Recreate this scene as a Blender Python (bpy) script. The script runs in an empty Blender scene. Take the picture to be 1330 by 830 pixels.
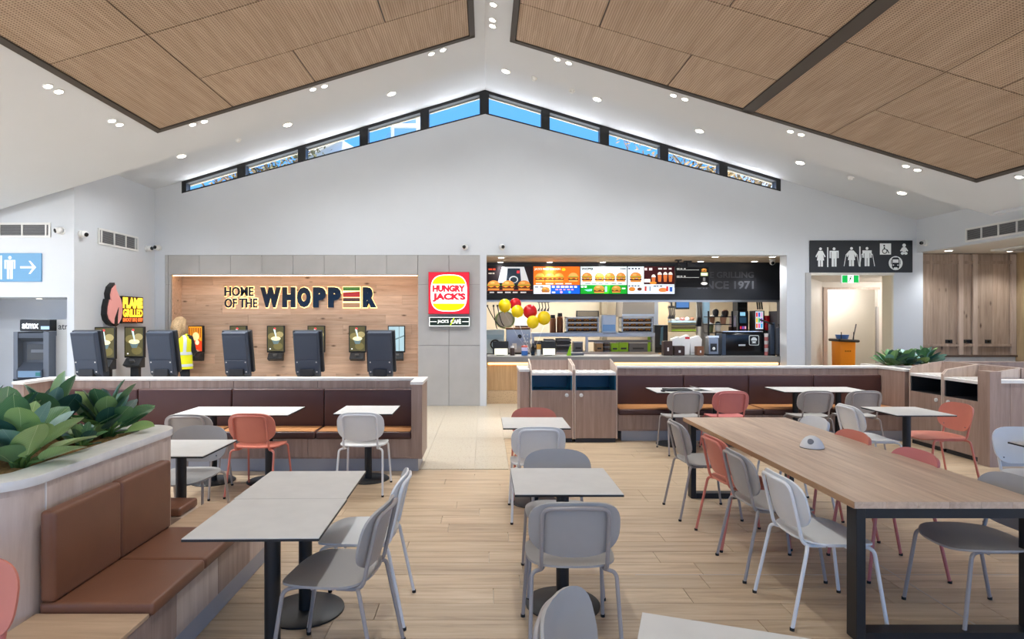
import bpy, bmesh, math, random
from mathutils import Vector, Matrix
random.seed(7)
PI = math.pi
S = bpy.context.scene
C = S.collection
H, F, CX, CY = 1.70, 780.0, 630.0, 415.0      # camera height, focal length in pixels, vanishing point


def lin(c):
    return tuple(((v / 255) / 12.92 if v / 255 <= 0.04045 else ((v / 255 + 0.055) / 1.055) ** 2.4) for v in c[:3])


def wx(px, Y):
    return (px - CX) * Y / F


def wz(py, Y):
    return H + (CY - py) * Y / F


# ------------------------------------------------------------------ camera, sky, sun, exposure
cam = bpy.data.cameras.new('camera')
cam.sensor_width = 36.0
cam.sensor_fit = 'HORIZONTAL'
cam.lens = 36.0 * F / 1330.0
cam.shift_x = 35.0 / 1330.0
cam.clip_start = 0.05
cam_o = bpy.data.objects.new('camera', cam)
cam_o.location = (0, 0, H)
cam_o.rotation_euler = (PI / 2, 0, 0)
C.objects.link(cam_o)
S.camera = cam_o
S.view_settings.view_transform = 'Standard'
S.view_settings.look = 'None'
S.view_settings.gamma = 1.0
S.view_settings.use_curve_mapping = False
S.view_settings.exposure = 0.22
SKY_STRENGTH = 2.3
SPOT_W = 128.0

world = bpy.data.worlds.new('sky')
S.world = world
world.use_nodes = True
nt = world.node_tree
bg = nt.nodes['Background']
tc = nt.nodes.new('ShaderNodeTexCoord')
mp = nt.nodes.new('ShaderNodeMapping')
mp.inputs['Scale'].default_value = (1.6, 1.6, 4.0)
mp.inputs['Location'].default_value = (0.9, 0.0, 0.35)
nz = nt.nodes.new('ShaderNodeTexNoise')
nz.inputs['Scale'].default_value = 2.2
nz.inputs['Detail'].default_value = 7
cr = nt.nodes.new('ShaderNodeValToRGB')
cr.color_ramp.elements[0].position = 0.55
cr.color_ramp.elements[0].color = (0.10, 0.33, 0.80, 1)
cr.color_ramp.elements[1].position = 0.68
cr.color_ramp.elements[1].color = (0.93, 0.95, 1.0, 1)
nt.links.new(tc.outputs['Generated'], mp.inputs['Vector'])
nt.links.new(mp.outputs['Vector'], nz.inputs['Vector'])
nt.links.new(nz.outputs['Fac'], cr.inputs['Fac'])
nt.links.new(cr.outputs['Color'], bg.inputs['Color'])
bg.inputs['Strength'].default_value = SKY_STRENGTH

sun = bpy.data.lights.new('sun', 'SUN')
sun.energy = 18.0
sun.angle = 0.01
sun.color = (1.0, 0.95, 0.86)
sun_o = bpy.data.objects.new('sun', sun)
sun_o.rotation_euler = (math.radians(16), 0, math.radians(18))
sun_o.location = (0, -20, 30)
C.objects.link(sun_o)

# ------------------------------------------------------------------ materials
MATS = {}


def mat(name, rgb, rough=0.5, metal=0.0, spec=0.5, emit=None, estr=0.0):
    if name in MATS:
        return MATS[name]
    m = bpy.data.materials.new(name)
    m.use_nodes = True
    b = m.node_tree.nodes['Principled BSDF']
    b.inputs['Base Color'].default_value = (*lin(rgb), 1)
    b.inputs['Roughness'].default_value = rough
    b.inputs['Metallic'].default_value = metal
    b.inputs['Specular IOR Level'].default_value = spec
    if emit:
        b.inputs['Emission Color'].default_value = (*lin(emit), 1)
        b.inputs['Emission Strength'].default_value = estr
    MATS[name] = m
    return m


def N(m, t, **kw):
    n = m.node_tree.nodes.new(t)
    for k, v in kw.items():
        setattr(n, k, v)
    return n


def L(m, a, b):
    m.node_tree.links.new(a, b)


def mottled(name, rgb, amt=0.06, scale=8.0, rough=0.5, metal=0.0, bump=0.0, spec=0.5):
    """flat colour with a soft noise variation"""
    m = mat(name, rgb, rough, metal, spec)
    b = m.node_tree.nodes['Principled BSDF']
    t = N(m, 'ShaderNodeTexCoord')
    n = N(m, 'ShaderNodeTexNoise')
    n.inputs['Scale'].default_value = scale
    n.inputs['Detail'].default_value = 6
    r = N(m, 'ShaderNodeValToRGB')
    c = lin(rgb)
    r.color_ramp.elements[0].position = 0.3
    r.color_ramp.elements[1].position = 0.7
    r.color_ramp.elements[0].color = (*[v * (1 - amt) for v in c], 1)
    r.color_ramp.elements[1].color = (*[min(1, v * (1 + amt)) for v in c], 1)
    L(m, t.outputs['Object'], n.inputs['Vector'])
    L(m, n.outputs['Fac'], r.inputs['Fac'])
    L(m, r.outputs['Color'], b.inputs['Base Color'])
    if bump:
        bp = N(m, 'ShaderNodeBump')
        bp.inputs['Strength'].default_value = bump
        bp.inputs['Distance'].default_value = 0.002
        n2 = N(m, 'ShaderNodeTexNoise')
        n2.inputs['Scale'].default_value = scale * 20
        L(m, t.outputs['Object'], n2.inputs['Vector'])
        L(m, n2.outputs['Fac'], bp.inputs['Height'])
        L(m, bp.outputs['Normal'], b.inputs['Normal'])
    return m


def wood(name, ca, cb, grain=(1, 1, 12), rough=0.45, scale=3.0, vary=0.12, knots=False, cmid=None):
    """grain runs along the axis with the SMALLEST factor in `grain`"""
    m = mat(name, ca, rough)
    b = m.node_tree.nodes['Principled BSDF']
    t = N(m, 'ShaderNodeTexCoord')
    oi = N(m, 'ShaderNodeObjectInfo')
    mul = N(m, 'ShaderNodeVectorMath', operation='SCALE')
    comb = N(m, 'ShaderNodeCombineXYZ')
    L(m, oi.outputs['Random'], comb.inputs[0])
    L(m, oi.outputs['Random'], comb.inputs[1])
    L(m, oi.outputs['Random'], comb.inputs[2])
    L(m, comb.outputs[0], mul.inputs[0])
    mul.inputs['Scale'].default_value = 37.0
    add = N(m, 'ShaderNodeVectorMath', operation='ADD')
    L(m, t.outputs['Object'], add.inputs[0])
    L(m, mul.outputs[0], add.inputs[1])
    mp_ = N(m, 'ShaderNodeMapping')
    mp_.inputs['Scale'].default_value = grain
    L(m, add.outputs[0], mp_.inputs['Vector'])
    n = N(m, 'ShaderNodeTexNoise')
    n.inputs['Scale'].default_value = scale
    n.inputs['Detail'].default_value = 8
    n.inputs['Roughness'].default_value = 0.62
    n.inputs['Distortion'].default_value = 0.6
    L(m, mp_.outputs[0], n.inputs['Vector'])
    r = N(m, 'ShaderNodeValToRGB')
    r.color_ramp.elements[0].position = 0.30
    r.color_ramp.elements[1].position = 0.72
    r.color_ramp.elements[0].color = (*lin(cb), 1)
    r.color_ramp.elements[1].color = (*lin(ca), 1)
    if cmid:
        e = r.color_ramp.elements.new(0.5)
        e.color = (*lin(cmid), 1)
    L(m, n.outputs['Fac'], r.inputs['Fac'])
    hsv = N(m, 'ShaderNodeHueSaturation')
    mr = N(m, 'ShaderNodeMapRange')
    mr.inputs['To Min'].default_value = 1 - vary
    mr.inputs['To Max'].default_value = 1 + vary
    L(m, oi.outputs['Random'], mr.inputs['Value'])
    L(m, mr.outputs[0], hsv.inputs['Value'])
    L(m, r.outputs['Color'], hsv.inputs['Color'])
    out = hsv.outputs['Color']
    if knots:
        v = N(m, 'ShaderNodeTexVoronoi')
        v.inputs['Scale'].default_value = 1.0
        mk = N(m, 'ShaderNodeMapping')
        mk.inputs['Scale'].default_value = tuple(2.4 if g == min(grain) else 6.0 for g in grain)
        L(m, add.outputs[0], mk.inputs['Vector'])
        L(m, mk.outputs[0], v.inputs['Vector'])
        kr = N(m, 'ShaderNodeValToRGB')
        kr.color_ramp.elements[0].position = 0.05
        kr.color_ramp.elements[0].color = (0.25, 0.2, 0.17, 1)
        kr.color_ramp.elements[1].position = 0.16
        kr.color_ramp.elements[1].color = (1, 1, 1, 1)
        L(m, v.outputs['Distance'], kr.inputs['Fac'])
        mx = N(m, 'ShaderNodeMix', data_type='RGBA', blend_type='MULTIPLY')
        mx.inputs[0].default_value = 1.0
        L(m, out, mx.inputs[6])
        L(m, kr.outputs['Color'], mx.inputs[7])
        out = mx.outputs[2]
    L(m, out, b.inputs['Base Color'])
    bp = N(m, 'ShaderNodeBump')
    bp.inputs['Strength'].default_value = 0.12
    bp.inputs['Distance'].default_value = 0.002
    L(m, n.outputs['Fac'], bp.inputs['Height'])
    L(m, bp.outputs['Normal'], b.inputs['Normal'])
    return m


WHITE = mottled('wall_paint', (207, 211, 217), 0.012, 2.0, 0.62)
CEIL = mottled('ceiling_paint', (205, 209, 215), 0.010, 1.5, 0.7)
CREAM = mottled('corridor_paint', (222, 216, 206), 0.02, 2.0, 0.6)
FLOORW = wood('floor_plank_oak', (206, 185, 158), (162, 138, 112), (0.55, 8, 8), 0.36, 2.2, 0.10, cmid=(190, 166, 136))
GREYOAK = wood('grey_oak_laminate', (176, 152, 138), (146, 122, 110), (7, 7, 0.5), 0.42, 2.6, 0.06)
PALEOAK = wood('pale_oak_laminate', (214, 196, 182), (186, 164, 148), (7, 7, 0.5), 0.42, 2.6, 0.06)
WARMOAK = wood('warm_oak_ledge', (205, 176, 145), (178, 148, 118), (0.6, 8, 8), 0.4, 2.6, 0.06)
NICHEOAK = wood('niche_oak_plank', (230, 198, 170), (198, 160, 132), (0.6, 8, 8), 0.5, 2.4, 0.12, knots=True)
RUSTIC = wood('rustic_oak_board', (178, 156, 138), (138, 116, 100), (8, 8, 0.5), 0.5, 2.4, 0.12, knots=True)
TABLEOAK = wood('table_oak', (220, 196, 172), (180, 152, 130), (8, 0.5, 8), 0.40, 2.6, 0.06)
TABLEEDGE = wood('table_edge_oak', (196, 158, 120), (160, 118, 84), (6, 0.8, 6), 0.4, 3.0, 0.03)
BATTEN = wood('batten_wood', (222, 186, 138), (196, 156, 110), (8, 8, 0.5), 0.5, 2.6, 0.05)
STONE = mottled('white_stone_cap', (228, 225, 220), 0.05, 18, 0.35)
SKIRT = mottled('grey_blue_skirting', (164, 168, 176), 0.03, 4, 0.3)
LEATHER = mottled('brown_leather', (122, 80, 58), 0.06, 6, 0.42, bump=0.15)
LEATHERD = mottled('dark_brown_leather', (76, 47, 42), 0.05, 6, 0.42, bump=0.15)
LEATHER_LIT = mottled('lit_leather', (182, 126, 78), 0.06, 6, 0.38, bump=0.15)  # lit tone of the booth seat tops, put into the colour
LAM = mottled('pale_laminate', (206, 204, 200), 0.04, 9, 0.42)
BLACK = mat('black_powder_coat', (22, 23, 25), 0.45)
BLACKG = mat('black_gloss', (14, 15, 18), 0.18)
CHAR = mat('charcoal', (44, 46, 50), 0.5)
STEELB = mat('blue_black_steel', (58, 68, 84), 0.42)
INOX = mottled('stainless_steel', (176, 180, 184), 0.05, 5, 0.3, metal=0.85)
INOXD = mottled('dark_steel', (110, 112, 115), 0.05, 5, 0.4, metal=0.6)
CHROME = mat('chrome', (215, 215, 218), 0.15, 1.0)
GREYP = mottled('grey_chair_shell', (166, 162, 158), 0.02, 12, 0.48)
GREYF = mat('grey_chair_tube', (158, 150, 146), 0.35)
CORAL = mottled('coral_chair_shell', (206, 122, 102), 0.02, 12, 0.45)
CORALF = mat('coral_chair_tube', (204, 118, 100), 0.35)
PINK = mottled('pink_chair_shell', (204, 122, 118), 0.02, 12, 0.45)
PINKF = mat('pink_chair_tube', (202, 118, 112), 0.35)
WHITEP = mottled('white_chair_shell', (224, 224, 222), 0.015, 12, 0.42)
WHITEF = mat('white_chair_tube', (228, 228, 228), 0.32)
RUBBER = mat('black_rubber', (20, 20, 20), 0.7)
TILE = mottled('grey_wall_tile', (174, 172, 170), 0.05, 3.0, 0.45)
GROUT = mat('tile_grout', (128, 124, 120), 0.8)
VENT = mat('grey_vent', (150, 150, 152), 0.5)
FRAMEBK = mat('bronze_ceiling_frame', (66, 60, 56), 0.5)
GREY = mat('mid_grey_fascia', (128, 126, 124), 0.4)
TEAL = mat('teal_bin_liner', (20, 92, 122), 0.35)
SOIL = mottled('bark_mulch', (156, 122, 76), 0.35, 60, 0.95, bump=0.8)
RED = mat('glossy_red', (205, 28, 38), 0.25)
YELLOW = mat('glossy_yellow', (240, 208, 10), 0.25)
LIME = mat('lime_plastic', (150, 205, 30), 0.4)
ORANGE = mat('orange_plastic', (232, 140, 16), 0.4)
BROWN = mat('brown_card', (128, 84, 58), 0.7)
DBROWN = mat('dark_brown_box', (60, 40, 34), 0.6)
PAPER = mat('white_paper', (236, 234, 230), 0.8)
BLUEP = mat('blue_plastic', (60, 110, 180), 0.4)
LEDW = mat('warm_led', (255, 214, 150), 0.5, emit=(255, 200, 120), estr=3.2)
HALO = mat('warm_halo_led', (255, 226, 170), 0.5, emit=(255, 214, 140), estr=2.6)
LAMPW = mat('lamp_lens', (255, 255, 250), 0.5, emit=(255, 246, 232), estr=9.0)
TERR = None


def terrazzo(name, base, chip, scale=60):
    m = mat(name, base, 0.3)
    b = m.node_tree.nodes['Principled BSDF']
    t = N(m, 'ShaderNodeTexCoord')
    v = N(m, 'ShaderNodeTexVoronoi')
    v.inputs['Scale'].default_value = scale
    L(m, t.outputs['Object'], v.inputs['Vector'])
    r = N(m, 'ShaderNodeValToRGB')
    r.color_ramp.elements[0].position = 0.16
    r.color_ramp.elements[0].color = (*lin(chip), 1)
    r.color_ramp.elements[1].position = 0.30
    r.color_ramp.elements[1].color = (*lin(base), 1)
    L(m, v.outputs['Distance'], r.inputs['Fac'])
    L(m, r.outputs['Color'], b.inputs['Base Color'])
    return m


TERR = terrazzo('cream_terrazzo', (190, 179, 160), (156, 134, 104), 34)
TERRD = terrazzo('tan_terrazzo', (196, 168, 132), (150, 120, 90), 40)


def perforated(name):
    """timber acoustic board: grain along y with a regular grid of small drilled holes"""
    m = wood(name, (190, 168, 147), (160, 136, 114), (8, 0.5, 8), 0.55, 2.4, 0.05)
    b = m.node_tree.nodes['Principled BSDF']
    src = b.inputs['Base Color'].links[0].from_socket
    t = N(m, 'ShaderNodeTexCoord')
    sp = N(m, 'ShaderNodeVectorMath', operation='SCALE')
    sp.inputs['Scale'].default_value = 1 / 0.028
    L(m, t.outputs['Object'], sp.inputs[0])
    fr = N(m, 'ShaderNodeVectorMath', operation='FRACTION')
    L(m, sp.outputs[0], fr.inputs[0])
    sb = N(m, 'ShaderNodeVectorMath', operation='SUBTRACT')
    sb.inputs[1].default_value = (0.5, 0.5, 0.0)
    L(m, fr.outputs[0], sb.inputs[0])
    ml = N(m, 'ShaderNodeVectorMath', operation='MULTIPLY')
    ml.inputs[1].default_value = (1, 1, 0)
    L(m, sb.outputs[0], ml.inputs[0])
    ln = N(m, 'ShaderNodeVectorMath', operation='LENGTH')
    L(m, ml.outputs[0], ln.inputs[0])
    r = N(m, 'ShaderNodeValToRGB')
    r.color_ramp.elements[0].position = 0.22
    r.color_ramp.elements[0].color = (0.36, 0.31, 0.27, 1)
    r.color_ramp.elements[1].position = 0.30
    r.color_ramp.elements[1].color = (1, 1, 1, 1)
    L(m, ln.outputs['Value'], r.inputs['Fac'])
    mx = N(m, 'ShaderNodeMix', data_type='RGBA', blend_type='MULTIPLY')
    mx.inputs[0].default_value = 1.0
    L(m, src, mx.inputs[6])
    L(m, r.outputs['Color'], mx.inputs[7])
    L(m, mx.outputs[2], b.inputs['Base Color'])
    return m


PERF = perforated('perforated_timber')


def glass(name, tint=(1, 1, 1), gloss=0.06):
    m = bpy.data.materials.new(name)
    m.use_nodes = True
    m.node_tree.nodes.clear()
    o = N(m, 'ShaderNodeOutputMaterial')
    tr = N(m, 'ShaderNodeBsdfTransparent')
    tr.inputs['Color'].default_value = (*tint, 1)
    gl = N(m, 'ShaderNodeBsdfGlossy')
    gl.inputs['Roughness'].default_value = 0.02
    mx = N(m, 'ShaderNodeMixShader')
    mx.inputs[0].default_value = gloss
    L(m, tr.outputs[0], mx.inputs[1])
    L(m, gl.outputs[0], mx.inputs[2])
    L(m, mx.outputs[0], o.inputs[0])
    return m


GLASS = glass('clear_glass', (0.96, 0.98, 0.98), 0.03)
TINT = glass('tinted_glass', (0.64, 0.67, 0.69), 0.01)


def print_mat(name, lit):
    m = bpy.data.materials.new(name)
    m.use_nodes = True
    b = m.node_tree.nodes['Principled BSDF']
    a = N(m, 'ShaderNodeVertexColor')
    a.layer_name = 'Col'
    L(m, a.outputs['Color'], b.inputs['Base Color'])
    b.inputs['Roughness'].default_value = 0.6
    b.inputs['Specular IOR Level'].default_value = 0.2
    if lit:
        L(m, a.outputs['Color'], b.inputs['Emission Color'])
        b.inputs['Emission Strength'].default_value = lit
    return m


PRINT = print_mat('flat_print', 0)
SCREEN = print_mat('lit_screen', 0.75)
SIGNLIT = print_mat('backlit_sign', 0.95)


def leafmat(name, ca, cb, rib):
    m = mat(name, ca, 0.38)
    b = m.node_tree.nodes['Principled BSDF']
    t = N(m, 'ShaderNodeTexCoord')
    sx = N(m, 'ShaderNodeSeparateXYZ')
    L(m, t.outputs['Object'], sx.inputs[0])
    ab = N(m, 'ShaderNodeMath', operation='ABSOLUTE')
    L(m, sx.outputs[0], ab.inputs[0])
    # side veins: bands slanting away from the rib
    ma = N(m, 'ShaderNodeMath', operation='MULTIPLY_ADD')
    L(m, ab.outputs[0], ma.inputs[0])
    ma.inputs[1].default_value = -0.8
    L(m, sx.outputs[1], ma.inputs[2])
    si = N(m, 'ShaderNodeMath', operation='MULTIPLY')
    L(m, ma.outputs[0], si.inputs[0])
    si.inputs[1].default_value = 190.0
    sn = N(m, 'ShaderNodeMath', operation='SINE')
    L(m, si.outputs[0], sn.inputs[0])
    r = N(m, 'ShaderNodeValToRGB')
    r.color_ramp.elements[0].position = 0.2
    r.color_ramp.elements[0].color = (*lin(cb), 1)
    r.color_ramp.elements[1].position = 0.98
    r.color_ramp.elements[1].color = (*lin(ca), 1)
    L(m, sn.outputs[0], r.inputs['Fac'])
    k = N(m, 'ShaderNodeMath', operation='LESS_THAN')
    L(m, ab.outputs[0], k.inputs[0])
    k.inputs[1].default_value = 0.0035
    mx = N(m, 'ShaderNodeMix', data_type='RGBA')
    L(m, k.outputs[0], mx.inputs[0])
    L(m, r.outputs['Color'], mx.inputs[6])
    mx.inputs[7].default_value = (*lin(rib), 1)
    L(m, mx.outputs[2], b.inputs['Base Color'])
    return m


LEAF = [leafmat('deep_green_leaf', (116, 156, 106), (86, 128, 86), (186, 206, 156)),
        leafmat('bright_green_leaf', (172, 196, 128), (140, 172, 104), (214, 222, 170)),
        leafmat('blue_green_leaf', (158, 194, 184), (132, 172, 162), (198, 218, 204)),
        leafmat('dark_leaf', (70, 112, 96), (50, 88, 78), (136, 166, 138))]
STEM = mat('green_stem', (98, 130, 62), 0.5)


# ------------------------------------------------------------------ mesh helpers
class MB:
    def __init__(self):
        self.v, self.f, self.mi = [], [], []
        self.m = 0

    def poly(self, pts):
        i = len(self.v)
        self.v += [Vector(p) for p in pts]
        self.f.append(tuple(range(i, i + len(pts))))
        self.mi.append(self.m)
        return self

    def box(self, x0, x1, y0, y1, z0, z1):
        i = len(self.v)
        self.v += [Vector(p) for p in ((x0, y0, z0), (x1, y0, z0), (x1, y1, z0), (x0, y1, z0), (x0, y0, z1), (x1, y0, z1), (x1, y1, z1), (x0, y1, z1))]
        for q in ((0, 3, 2, 1), (4, 5, 6, 7), (0, 1, 5, 4), (1, 2, 6, 5), (2, 3, 7, 6), (3, 0, 4, 7)):
            self.f.append(tuple(i + k for k in q))
            self.mi.append(self.m)
        return self

    def prism(self, poly, a, b, axis='y'):
        """extrude a 2-D polygon (counter-clockwise) along an axis from a to b"""
        n = len(poly)
        i = len(self.v)

        def P(u, w, t):
            return Vector((u, t, w)) if axis == 'y' else (Vector((u, w, t)) if axis == 'z' else Vector((t, u, w)))
        self.v += [P(u, w, a) for u, w in poly] + [P(u, w, b) for u, w in poly]
        for k in range(n):
            j = (k + 1) % n
            self.f.append((i + k, i + j, i + n + j, i + n + k))
            self.mi.append(self.m)
        self.f.append(tuple(range(i, i + n)))
        self.f.append(tuple(range(i + 2 * n - 1, i + n - 1, -1)))
        self.mi += [self.m, self.m]
        return self

    def tube(self, path, r, seg=8, cap=True, rounds=None):
        pts = [Vector(p) for p in path]
        rs = r if isinstance(r, (list, tuple)) else [r] * len(pts)
        i = len(self.v)
        up = None
        n = len(pts)
        for k, p in enumerate(pts):
            d = (pts[min(k + 1, n - 1)] - pts[max(k - 1, 0)])
            d = d.normalized() if d.length > 1e-9 else Vector((0, 0, 1))
            if up is None:
                up = d.orthogonal().normalized()
            up = (up - d * up.dot(d))
            up = up.normalized() if up.length > 1e-6 else d.orthogonal().normalized()
            s = d.cross(up)
            for q in range(seg):
                a = 2 * PI * q / seg
                self.v.append(p + (up * math.cos(a) + s * math.sin(a)) * rs[k])
        for k in range(n - 1):
            for q in range(seg):
                w = (q + 1) % seg
                self.f.append((i + k * seg + q, i + k * seg + w, i + (k + 1) * seg + w, i + (k + 1) * seg + q))
                self.mi.append(self.m)
        if cap:
            self.f.append(tuple(i + q for q in range(seg - 1, -1, -1)))
            self.f.append(tuple(i + (n - 1) * seg + q for q in range(seg)))
            self.mi += [self.m, self.m]
        return self

    def lathe(self, prof, cx=0, cy=0, seg=24):
        """profile of (radius, z), bottom to top"""
        i = len(self.v)
        for r, z in prof:
            for q in range(seg):
                a = 2 * PI * q / seg
                self.v.append(Vector((cx + r * math.cos(a), cy + r * math.sin(a), z)))
        n = len(prof)
        for k in range(n - 1):
            for q in range(seg):
                w = (q + 1) % seg
                self.f.append((i + k * seg + q, i + k * seg + w, i + (k + 1) * seg + w, i + (k + 1) * seg + q))
                self.mi.append(self.m)
        self.f.append(tuple(i + q for q in range(seg - 1, -1, -1)))
        self.f.append(tuple(i + (n - 1) * seg + q for q in range(seg)))
        self.mi += [self.m, self.m]
        return self

    def ball(self, c, rx, ry=None, rz=None, seg=14, rings=9):
        ry = ry or rx
        rz = rz or rx
        prof = []
        i = len(self.v)
        for k in range(1, rings):
            t = -PI / 2 + PI * k / rings
            for q in range(seg):
                a = 2 * PI * q / seg
                self.v.append(Vector((c[0] + rx * math.cos(t) * math.cos(a), c[1] + ry * math.cos(t) * math.sin(a), c[2] + rz * math.sin(t))))
        b = len(self.v)
        self.v += [Vector((c[0], c[1], c[2] - rz)), Vector((c[0], c[1], c[2] + rz))]
        for k in range(rings - 2):
            for q in range(seg):
                w = (q + 1) % seg
                self.f.append((i + k * seg + q, i + k * seg + w, i + (k + 1) * seg + w, i + (k + 1) * seg + q))
                self.mi.append(self.m)
        for q in range(seg):
            w = (q + 1) % seg
            self.f.append((b, i + w, i + q))
            self.f.append((b + 1, i + (rings - 2) * seg + q, i + (rings - 2) * seg + w))
            self.mi += [self.m, self.m]
        return self

    def xf(self, M, start=0):
        for k in range(start, len(self.v)):
            self.v[k] = M @ self.v[k]
        return self

    def mesh(self, name, mats, smooth=False, bevel=0.0, off=None, bseg=2):
        me = bpy.data.meshes.new(name)
        vs = self.v if off is None else [v - off for v in self.v]
        me.from_pydata([tuple(v) for v in vs], [], self.f)
        if not isinstance(mats, (list, tuple)):
            mats = [mats]
        for m in mats:
            me.materials.append(m)
        me.polygons.foreach_set('material_index', self.mi)
        bm = bmesh.new()
        bm.from_mesh(me)
        bmesh.ops.recalc_face_normals(bm, faces=bm.faces)
        if bevel:
            bmesh.ops.remove_doubles(bm, verts=bm.verts, dist=1e-6)
            es = [e for e in bm.edges if len(e.link_faces) == 2 and e.calc_face_angle(0) > 0.6]
            bmesh.ops.bevel(bm, geom=es, offset=bevel, segments=bseg, affect='EDGES', profile=0.6, clamp_overlap=True)
        bm.to_mesh(me)
        bm.free()
        if smooth:
            for p in me.polygons:
                p.use_smooth = True
            if smooth != 'all':
                try:
                    me.set_sharp_from_angle(angle=math.radians(38))
                except Exception:
                    pass
        return me

    def build(self, name, mats, parent=None, smooth=False, bevel=0.0, rel=True, bseg=2):
        off = parent_loc(parent) if (parent is not None and rel) else None
        me = self.mesh(name, mats, smooth, bevel, off, bseg)
        return link(name, me, parent)


def parent_loc(o):
    p = Vector((0, 0, 0))
    while o is not None:
        p = p + Vector(o.location)
        o = o.parent
    return p


def link(name, me, parent=None, loc=None, rot=None):
    o = bpy.data.objects.new(name, me)
    C.objects.link(o)
    if parent is not None:
        o.parent = parent
    if loc is not None:
        o.location = loc
    if rot is not None:
        o.rotation_euler = rot
    return o


def tag(o, label, cat, group=None):
    o['label'] = label
    o['category'] = cat
    if group:
        o['group'] = group
    return o


def struct(o, label=None):
    o['kind'] = 'structure'
    if label:
        o['label'] = label
    return o


def thing(name, loc, label, cat, group=None, rz=0.0):
    o = bpy.data.objects.new(name, None)
    C.objects.link(o)
    o.location = loc
    o.rotation_euler = (0, 0, rz)
    o.empty_display_size = 0.1
    return tag(o, label, cat, group)


def copy_tree(o, parent=None):
    c = o.copy()
    C.objects.link(c)
    c.parent = parent
    for ch in o.children:
        copy_tree(ch, c)
    return c


def fillet(path, r=0.05, n=5):
    """round the corners of a polyline"""
    P = [Vector(p) for p in path]
    out = [P[0]]
    for k in range(1, len(P) - 1):
        a, b, c = P[k - 1], P[k], P[k + 1]
        r1 = min(r, (a - b).length * 0.48, (c - b).length * 0.48)
        s = b + (a - b).normalized() * r1
        e = b + (c - b).normalized() * r1
        for q in range(n + 1):
            t = q / n
            out.append(s * (1 - t) ** 2 + b * 2 * t * (1 - t) + e * t * t)
    out.append(P[-1])
    return out


def rrect(x0, x1, y0, y1, r, n=6):
    """rounded rectangle; r may be a tuple for (x0y0, x1y0, x1y1, x0y1)"""
    rr = r if isinstance(r, (tuple, list)) else (r,) * 4
    pts = []
    for (cx, cy, a0, q) in ((x0, y0, PI, rr[0]), (x1, y0, 1.5 * PI, rr[1]), (x1, y1, 0, rr[2]), (x0, y1, 0.5 * PI, rr[3])):
        sx = 1 if cx == x0 else -1
        sy = 1 if cy == y0 else -1
        if q <= 0:
            pts.append((cx, cy))
            continue
        for k in range(n + 1):
            a = a0 + 0.5 * PI * k / n
            pts.append((cx + sx * q + q * math.cos(a), cy + sy * q + q * math.sin(a)))
    return pts


# ---- text and flat prints
_TXT = {}


def text_tris(s, bold=0.0):
    key = (s, bold)
    if key in _TXT:
        return _TXT[key]
    cu = bpy.data.curves.new('txt', 'FONT')
    cu.body = s
    cu.size = 1.0
    cu.offset = bold
    cu.resolution_u = 3
    o = bpy.data.objects.new('txt', cu)
    C.objects.link(o)
    bpy.context.view_layer.update()
    me = o.to_mesh()
    vs = [(v.co.x, v.co.y) for v in me.vertices]
    fs = [tuple(p.vertices) for p in me.polygons]
    o.to_mesh_clear()
    bpy.data.objects.remove(o)
    bpy.data.curves.remove(cu)
    if vs:
        x0, x1 = min(v[0] for v in vs), max(v[0] for v in vs)
        y0, y1 = min(v[1] for v in vs), max(v[1] for v in vs)
        vs = [((x - x0) / max(1e-6, x1 - x0), (y - y0) / max(1e-6, y1 - y0)) for x, y in vs]
    _TXT[key] = (vs, fs)
    return _TXT[key]


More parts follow.
